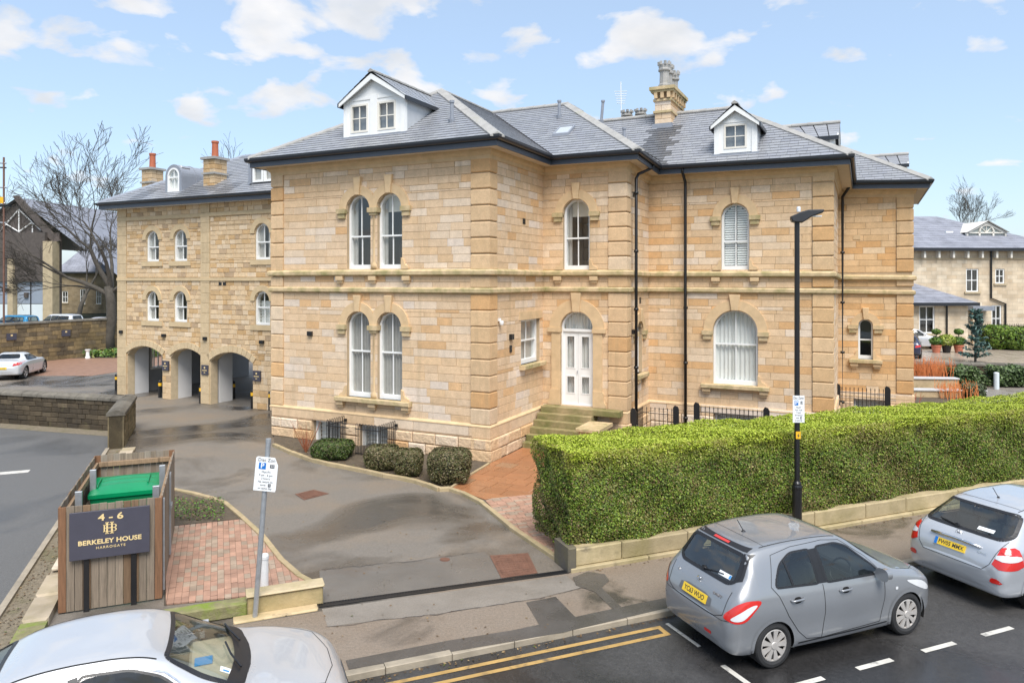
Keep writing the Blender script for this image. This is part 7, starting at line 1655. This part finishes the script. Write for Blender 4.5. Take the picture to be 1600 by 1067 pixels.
# modern dark-clad hall behind the wall
hall = empty('modern_hall', (X(-60, 84), 84, 0), rad(-6), 'dark-clad modern hall with pale pillars and a trussed gable', 'building')
M['clad'] = pmat('brown_cladding', (.085, .070, .062), .7, .25, 3); M['pale'] = pmat('pale_stone_pillar', (.42, .34, .22), .8, .2, 2); M['panelblue'] = pmat('grey_blue_panel', (.26, .30, .36), .35, .08, 1); M['panelwhite'] = pmat('white_panel', (.62, .68, .70), .35, .05, 1); M['farslate'] = pmat('far_slate', (.20, .21, .245), .5, .2, 2)
U84 = 84 / FPX
def hz(py): return Z(py, 84)
def hx(px): return (px + 60) * U84
m1 = MB(); m1.box(hx(-120), hx(80), 0, 1, hz(440), hz(364)); m1.build('upper_wall', 'clad', hall)
for a, b in ((-40, 22), (31, 79)):
    m1 = MB(); m1.box(hx(a), hx(b), .3, .4, hz(474), hz(440)); m1.build('wall_panel', 'panelblue', hall); m1 = MB(); m1.box(hx(a), hx(b), .3, .4, hz(520), hz(475)); m1.build('wall_panel', 'panelwhite', hall)
m1 = MB(); m1.box(hx(53.5), hx(54.5), .2, .3, hz(520), hz(440)); m1.build('mullion', 'black', hall)
for a, b, t in ((21, 30, 405), (80, 96, 378), (-60, -45, 405)): m1 = MB(); m1.box(hx(a), hx(b), -.3, .8, 0, hz(t)); m1.build('pillar', 'pale', hall)
m1 = MB(); m1.box(hx(-120), hx(96), .8, 1.2, 0, hz(364)); m1.box(hx(44), hx(50), .1, .3, hz(465), hz(457)); m1.build('backing_wall', 'clad', hall)
m1 = MB(); m1.prism([(hx(-80), hz(366)), (hx(78), hz(366)), (hx(26), hz(312))], 1.2, 1.6, back=True); m1.build('gable', 'clad', hall)
m1 = MB(); T_ = lambda px, py: (hx(px), 1.05, hz(py))
for a, b in (((-10, 363), (25, 327)), ((25, 327), (62, 360)), ((25, 363), (25, 327)), ((25, 362), (0, 348)), ((25, 362), (48, 347)), ((-40, 364), (75, 364)), ((48, 347), (48, 363))): m1.tube([T_(*a), T_(*b)], .07, 6)
m1.build('truss', 'white', hall)
m1 = MB(); m1.add([(hx(26), .6, hz(309)), (hx(26), 30, hz(309)), (hx(215), 34, hz(415)), (hx(205), .6, hz(438))]); m1.add([(hx(26), .6, hz(309)), (hx(-90), .6, hz(380)), (hx(-90), 30, hz(380)), (hx(26), 30, hz(309))]); m1.build('roof', 'farslate', hall)
m1 = MB(); m1.prism([(hx(22), hz(306)), (hx(30), hz(306)), (hx(100), hz(377)), (hx(90), hz(381)), (hx(26), hz(314))], .4, .75, back=True); m1.build('barge_board', 'clad', hall)
# terrace further back, seen through the tree
def far_house(name, label, px0, px1, Y, ye, yr, wins, rz=0., wallm=None, back=12, door=None):
    s_ = Y / FPX; e = empty(name, (X(px0, Y), Y, 0), rz, label, 'house'); fx = lambda px: (px - px0) * s_; fz = lambda py: Z(py, Y)
    W2 = fx(px1); holes = [rect(fx(a), fx(b), fz(d), fz(c)) for a, b, c, d in wins]
    zs = sorted({0., fz(ye)} | {h[0][1] for h in holes} | {h[2][1] for h in holes}); m1 = MB()
    for t0, t1, l0, r0, l1, r1 in courses(rect(0, W2, 0, fz(ye)), holes, list(zip(zs, zs[1:]))): m1.prism([(l0, t0), (r0, t0), (r1, t1), (l1, t1)], 0, .3)
    m1.box(0, .3, .3, back, 0, fz(ye)); m1.box(W2 - .3, W2, .3, back, 0, fz(ye)); m1.build('wall', wallm, e)
    for h in holes:
        a, b, c, d = h[0][0], h[1][0], h[0][1], h[2][1]; q = MB(); q.band(h, inset(h, .09), .05, .15); q.box((a + b) / 2 - .03, (a + b) / 2 + .03, .07, .12, c + .09, d - .09); q.box(a + .09, b - .09, .08, .13, (c + d) / 2 - .03, (c + d) / 2 + .03); wn = q.build('window', 'white', e)
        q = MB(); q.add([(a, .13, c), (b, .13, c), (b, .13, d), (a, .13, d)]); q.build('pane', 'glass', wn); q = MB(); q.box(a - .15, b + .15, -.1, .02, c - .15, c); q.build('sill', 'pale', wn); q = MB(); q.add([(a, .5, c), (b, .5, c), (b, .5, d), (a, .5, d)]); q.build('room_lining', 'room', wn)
    zr_, ze = Z(yr, Y + back / 2), fz(ye); hw2 = back / 2; q = MB(); o = .5
    q.add([(-o, -o, ze), (W2 + o, -o, ze), (W2 - hw2 * .8, hw2, zr_), (hw2 * .8, hw2, zr_)]); q.add([(W2 + o, -o, ze), (W2 + o, back + o, ze), (W2 - hw2 * .8, hw2, zr_)]); q.add([(-o, back + o, ze), (-o, -o, ze), (hw2 * .8, hw2, zr_)]); q.add([(W2 + o, back + o, ze), (-o, back + o, ze), (hw2 * .8, hw2, zr_), (W2 - hw2 * .8, hw2, zr_)]); rf = q.build('roof', 'farslate2', e)
    q = MB(); q.box(-o, W2 + o, -o - .1, -o + .02, ze - .22, ze + .02); q.build('gutter', 'gutter', e); return e, fx, fz, s_
def brickwork(name, c1, c2, mortar, scale=1., bw=.6, rh=.25):
    m = bpy.data.materials.new(name); m.use_nodes = True; t = m.node_tree; t.nodes.clear(); tc = NN(t, 'ShaderNodeTexCoord'); sp = NN(t, 'ShaderNodeSeparateXYZ', {0: tc.outputs['Object']}); ad = NN(t, 'ShaderNodeMath', {0: sp.outputs[0], 1: sp.outputs[1]}, operation='ADD'); cb = NN(t, 'ShaderNodeCombineXYZ', {0: ad.outputs[0], 1: sp.outputs[2]})
    b = NN(t, 'ShaderNodeTexBrick', {'Vector': cb.outputs[0], 'Color1': (*c1, 1), 'Color2': (*c2, 1), 'Mortar': (*mortar, 1), 'Scale': scale, 'Mortar Size': .012, 'Brick Width': bw, 'Row Height': rh})
    nz = NN(t, 'ShaderNodeTexNoise', {'Vector': tc.outputs['Object'], 'Scale': 1.2, 'Detail': 6.}); mr = NN(t, 'ShaderNodeMapRange', {0: nz.outputs[0], 1: .3, 2: .7, 3: .75, 4: 1.15}); v = NN(t, 'ShaderNodeVectorMath', {0: b.outputs[0], 1: mr.outputs[0]}, operation='MULTIPLY')
    p = NN(t, 'ShaderNodeBsdfPrincipled', {'Base Color': v.outputs[0], 'Roughness': .8}); NN(t, 'ShaderNodeOutputMaterial', {0: p.outputs[0]}); return m
M['farslate2'] = brickwork('far_slate_courses', (.26, .27, .31), (.22, .23, .27), (.10, .10, .12), 1., .4, .22)
M['farstone'] = brickwork('far_sandstone', (.56, .44, .30), (.66, .56, .42), (.46, .38, .28), 1., .8, .3)
M['darkstone'] = brickwork('far_dark_sandstone', (.24, .18, .10), (.31, .24, .15), (.18, .14, .09), 1., .8, .3)
far_house('terrace_house', 'brown stone house glimpsed behind the forked tree', 92, 260, 110, 425, 350, [(97, 106, 455, 473), (125, 133, 452, 475), (150, 158, 452, 475)], 0, M['darkstone'])
# right-hand house across the court
e, fx, fz, s_ = far_house('stone_house', 'pale sandstone house with grey hip roof across the paved court', 1400, 1668, 56, 388, 338, [(1512, 1532, 420, 456), (1559, 1574, 420, 443), (1553, 1569, 477, 519)], rad(2), M['farstone'], 14)
dm = MB(); dm.box(fx(1520), fx(1538), -.08, .05, 0, fz(489)); dm.build('door', pmat('dark_glazed_door', (.05, .06, .06), .3, .1, 4), e)
q = MB(); q.box(fx(1511), fx(1545), -.9, .0, fz(485), fz(478)); q.build('porch_roof', 'lead', e); q = MB(); q.box(fx(1512), fx(1516), -.8, -.6, 0, fz(485)); q.build('porch_post', 'farstone', e)
for px in range(1440, 1600, 23): q = MB(); q.box(fx(px), fx(px + 3), -.4, .0, fz(403), fz(390)); q.build('eave_bracket', 'cream', e)
q = MB(); q.box(0, fx(1668), -.08, .02, fz(405), fz(403)); q.build('string_course', 'pale', e)
q = MB(); q.tube([(fx(1551), -.1, fz(390)), (fx(1551), -.1, fz(466)), (fx(1574), -.1, fz(475)), (fx(1574), -.1, 0)], .07, 6); q.build('downpipe', 'black', e)
# glazed gable dormer
q = MB(); T_ = lambda a, d, z: (a, 2.2 + d, z); q.T = T_
q.band([(fx(1543), fz(379)), (fx(1610), fz(379)), (fx(1610), fz(360)), (fx(1577), fz(343)), (fx(1543), fz(360))], inset([(fx(1543), fz(379)), (fx(1610), fz(379)), (fx(1610), fz(360)), (fx(1577), fz(343)), (fx(1543), fz(360))], .14), 0, .2)
for px in (1565, 1588): q.box(fx(px) - .07, fx(px) + .07, .0, .15, fz(379), fz(358))
q.box(fx(1543), fx(1610), .0, .15, fz(361.5), fz(359.5)); q.band(arc(fx(1577), fz(360), .65, 10), arc(fx(1577), fz(360), .55, 10), .0, .15, closed=False)
for a in (.25, .5, .75): q.tube([(fx(1577), .08, fz(360)), (fx(1577) + .62 * math.cos(a * pi), .08, fz(360) + .62 * math.sin(a * pi))], .04, 4)
dmo = q.build('glazed_dormer', 'cream', e); q = MB(T_); q.add([(fx(1543), .12, fz(379)), (fx(1610), .12, fz(379)), (fx(1610), .12, fz(360)), (fx(1577), .12, fz(343)), (fx(1543), .12, fz(360))]); q.build('pane', pmat('dormer_glass', (.30, .34, .33), .1, .1, 1), dmo)
q = MB(T_); q.add([(fx(1541), -.2, fz(360)), (fx(1577), -.2, fz(341)), (fx(1577), 3.5, fz(341)), (fx(1541), 2, fz(360))]); q.add([(fx(1577), -.2, fz(341)), (fx(1613), -.2, fz(360)), (fx(1613), 2, fz(360)), (fx(1577), 3.5, fz(341))]); q.build('dormer_roof', 'cream', dmo)
q = MB(); q.box(fx(1518), fx(1530), 2.9, 3.6, fz(362), fz(357)); q.build('skylight', 'signwhite', e)
# its lower wing
e2, fx2, fz2, s2 = far_house('house_wing', 'single-storey wing of the pale stone house with grey pyramid roof', 1400, 1515, 53, 473, 440, [(1437, 1462, 478, 521)], rad(2), M['farstone'], 6.4)
q = MB(); q.tube([(fx2(1480), -.1, fz2(473)), (fx2(1480), -.1, 0)], .06, 6); q.build('downpipe', 'black', e2)
# court, garden wall, planting
sheet('court', [(X(1405, 36), 37), (X(1700, 36), 37), (X(1700, 56), 56), (X(1390, 56), 56)], .002, pmat('wet_buff_paving', (.34, .28, .22), .3, .12, .6, rvar=.12)); sheet('court_path', [G(1530, 606), G(1640, 604), G(1640, 618), G(1530, 640)], .004, 'pave2')
drywall('garden_wall', (X(1405, 37.5), 37.6), (X(1680, 36), 36), .66, .4, 'low dark stone wall between court and garden on the right', maxp=80)
def pot_plant(px, py, label, ball2=True):
    x, y = G(px, py); e = empty('potted_topiary', (x, y, 0), 0, label, 'plant', 'plants in pots along the house wing'); q = MB(); q.lathe([(.22, 0), (.31, .46), (.34, .46), (.34, .54), (.28, .54)], 14); q.build('pot', pmat('terracotta_pot', (.50, .16, .09), .7, .1, 5) if ball2 else M['black'], e)
    R_ = np.random.RandomState(int(px)); n = 700; v = R_.normal(0, 1, (n, 3)); v /= np.linalg.norm(v, axis=1)[:, None]
    if ball2: p = np.concatenate([v[:450] * [.42, .42, .28] + [0, 0, .8], v[450:] * [.28, .28, .18] + [0, 0, 1.45]])
    else: p = v * [.55, .55, .4] + [0, 0, .85]
    leaves('foliage', p, v, .1, mixcols(R_, n, [(.07, .14, .02), (.12, .2, .03), (.04, .08, .015)] if ball2 else [(.30, .34, .06), (.2, .26, .04)], [3, 3, 2] if ball2 else [2, 2]), e, rs=R_)
    if ball2: q = MB(); q.tube([(0, 0, .5), (0, 0, 1.4)], .03, 5); q.build('stem', 'bark', e)
pot_plant(1463, 551, 'two-ball topiary in a terracotta pot beside the silver car nose'); pot_plant(1479, 551, 'yellow-green bush in a dark pot between two terracotta pots', False); pot_plant(1498, 551, 'two-ball topiary in a terracotta pot near the porch')
ball('clipped_bush', 1560, 545, 1.15, 1.7, 'pale green clipped bush to the left of its twin by the railing', cols=([(.10, .17, .02), (.15, .22, .03), (.06, .11, .02)], [3, 3, 2]), n=2500, leaf=.12, group='bushes by the pale house'); ball('clipped_bush', 1589, 546, 1.25, 1.6, 'pale green clipped bush at the picture edge by the railing', cols=([(.10, .17, .02), (.15, .22, .03), (.06, .11, .02)], [3, 3, 2]), n=2500, leaf=.12, group='bushes by the pale house')
e = empty('far_railing', (X(1540, 54.6), 54.6, 0), rad(2), 'black railing behind the clipped bushes of the pale house', 'railing'); q = MB()
for k in range(34): q.tube([(k * .14, 0, 0), (k * .14, 0, 1.75)], .018, 4)
q.tube([(0, 0, 1.6), (4.7, 0, 1.6)], .025, 4); q.build('panel', 'blackiron', e)
x, y = G(1524, 566); e = empty('blue_spruce', (x, y, 0), 0, 'small blue-green spruce standing in front of the court wall', 'tree'); R_ = np.random.RandomState(8); P4_, N4_ = [], []
for k in range(9):
    z = .4 + k * .33; rr = .75 * (1 - k / 9.5) + .12
    for j in range(7): a = R_.uniform(0, 2 * pi); t = np.linspace(.1, 1, 30)[:, None]; d = np.array([math.cos(a), math.sin(a), .0]); P4_.append(np.array([0, 0, z]) + t * rr * d + np.array([0, 0, 1]) * (t ** 2 * .18) + R_.normal(0, .045, (30, 3))); N4_.append(np.tile([0, 0, 1.], (30, 1)))
P4_ = np.concatenate(P4_); leaves('crown', P4_, np.concatenate(N4_), .11, mixcols(R_, len(P4_), [(.08, .15, .13), (.12, .20, .18), (.05, .09, .07)], [3, 2, 2]), e, rs=R_, aspect=2.2); q = MB(); q.tube([(0, 0, 0), (0, 0, 3.3)], [.07, .02], 6); q.build('trunk', 'bark', e)
def thicket(name, px0, px1, py, h, n, label, cols, leaf=.09, dep=1.2, mat='leaf', grp=None):
    x0, y0 = G(px0, py); x1, y1 = G(px1, py); e = empty(name, (x0, y0, 0), math.atan2(y1 - y0, x1 - x0), label, 'shrub', grp); L = math.hypot(x1 - x0, y1 - y0); R_ = np.random.RandomState(int(px0))
    x_ = R_.uniform(0, L, n); prof = .6 + .25 * np.sin(x_ * 2.1) + .15 * np.sin(x_ * 5.3 + 1); z_ = R_.uniform(.05, 1, n) ** .8 * h * prof
    leaves('foliage', np.stack([x_, R_.uniform(0, dep, n), z_], 1), np.tile([0, -.5, .8], (n, 1)), leaf, mixcols(R_, n, *cols), e, rs=R_); return e
gcols = ([(.06, .10, .03), (.10, .15, .05), (.035, .06, .018), (.16, .20, .10)], [3, 3, 3, 1])
thicket('evergreen_shrub', 1485, 1548, 604, 1.05, 4500, 'grey-green evergreen shrub against the court wall left of the white post', gcols); thicket('evergreen_shrub', 1562, 1640, 606, 1.15, 5000, 'grey-green evergreen shrub against the court wall right of the white post', gcols)
def stems(name, px0, px1, py, h, n, label, c, sp=.5):
    x0, y0 = G(px0, py); x1, y1 = G(px1, py); e = empty(name, (x0, y0, 0), math.atan2(y1 - y0, x1 - x0), label, 'shrub'); L = math.hypot(x1 - x0, y1 - y0); q = MB(); R_ = random.Random(int(px0))
    for k in range(n):
        x, y = R_.uniform(0, L), R_.uniform(-.5, .6); l = h * R_.uniform(.55, 1.05); a = R_.uniform(0, 2 * pi); dx, dy = math.cos(a) * sp * l * .3, math.sin(a) * sp * l * .3
        q.tube([(x, y, 0), (x + dx * .5, y + dy * .5, l * .55), (x + dx, y + dy, l)], [.014, .011, .006], 3, cap=False); q.tube([(x + dx * .5, y + dy * .5, l * .55), (x + dx * .5 + R_.uniform(-.2, .2), y + dy, l * .85)], [.009, .005], 3, cap=False)
    q.build('stems', pmat(name + '_stems', c, .7, .25, 6), e); return e
stems('orange_dogwood', 1424, 1484, 602, 1.35, 190, 'orange-stemmed dogwood above the white-topped garden steps', (.55, .17, .05)); stems('orange_dogwood', 1470, 1522, 622, .75, 130, 'orange-stemmed dogwood below the white-topped garden steps', (.58, .20, .06)); stems('orange_dogwood', 1385, 1425, 640, 1.0, 120, 'reddish dogwood at the foot of the far corner of the villa', (.42, .10, .06))
ball('clipped_bush', 1520, 622, .42, .62, 'small grey-green ball bush at the end of the garden steps', n=2200, leaf=.05, cols=([(.09, .12, .06), (.06, .085, .04), (.13, .15, .08)], [3, 3, 2]))
e = empty('garden_steps', (*G(1405, 620), 0), rad(-6), 'two long garden retaining steps with pale copings', 'steps')
for k, (y0, z, L) in enumerate(((0, .34, 3.5), (1.7, .62, 3.2))):
    q = MB(); q.box(0, L, y0, y0 + .35, 0, z - .07); q.build('riser_wall', 'gwall', e); q = MB(); q.box(-.03, L + .05, y0 - .05, y0 + .42, z - .068, z, bevel=.01); q.build('coping', pmat('pale_coping', (.52, .51, .50), .5, .1, 3), e)
wb = empty('marker_post', (*G(1557, 608), 0), 0, 'grey-white round post in front of the evergreen shrubs on the right', 'bollard'); q = MB(); q.lathe([(.11, 0), (.11, .74), (.08, .78)], 12); q.build('body', 'panelwhite', wb)
# scaffold at the left edge
sf = empty('scaffold', (X(6, 47), 47, 0), 0, 'scaffold pole frame with yellow netting at the left picture edge', 'scaffold')
m1 = MB(); m1.tube([(0, 0, 0), (0, 0, Z(246, 47))], .06, 8); m1.build('standard', 'rust', sf); m1 = MB(); m1.tube([(-2, .8, 0), (-2, .8, Z(246, 47))], .06, 8); m1.build('standard', 'galv', sf)
for py in (253, 260, 291, 346): m1 = MB(); m1.tube([(-2.2, 0, Z(py, 47)), (.15, 0, Z(py, 47) - .1)], .05, 6); m1.build('ledger', 'galv' if py != 260 else 'black', sf)
m1 = MB(); m1.tube([(-1.6, 0, Z(300, 47)), (.1, 0, Z(318, 47))], .05, 6); m1.build('brace', 'galv', sf)
m1 = MB(); m1.box(-1.6, .0, -.06, -.02, Z(318, 47), Z(308, 47)); m1.build('netting', 'yellow', sf); m1 = MB(); m1.box(-2.2, .1, -.1, .6, Z(320, 47) - .1, Z(320, 47)); m1.build('scaffold_board', 'black', sf)
# ------------------------------------------------------------------ lettering becomes real mesh
bpy.context.view_layer.update(); dg = bpy.context.evaluated_depsgraph_get()
for o in [o for o in sc.objects if o.type == 'FONT']:
    me = bpy.data.meshes.new_from_object(o.evaluated_get(dg)); nm = o.name; par = o.parent; ml = o.matrix_local.copy()
    bpy.data.objects.remove(o); n_ = bpy.data.objects.new(nm, me); col.objects.link(n_); n_.parent = par; n_.matrix_local = ml
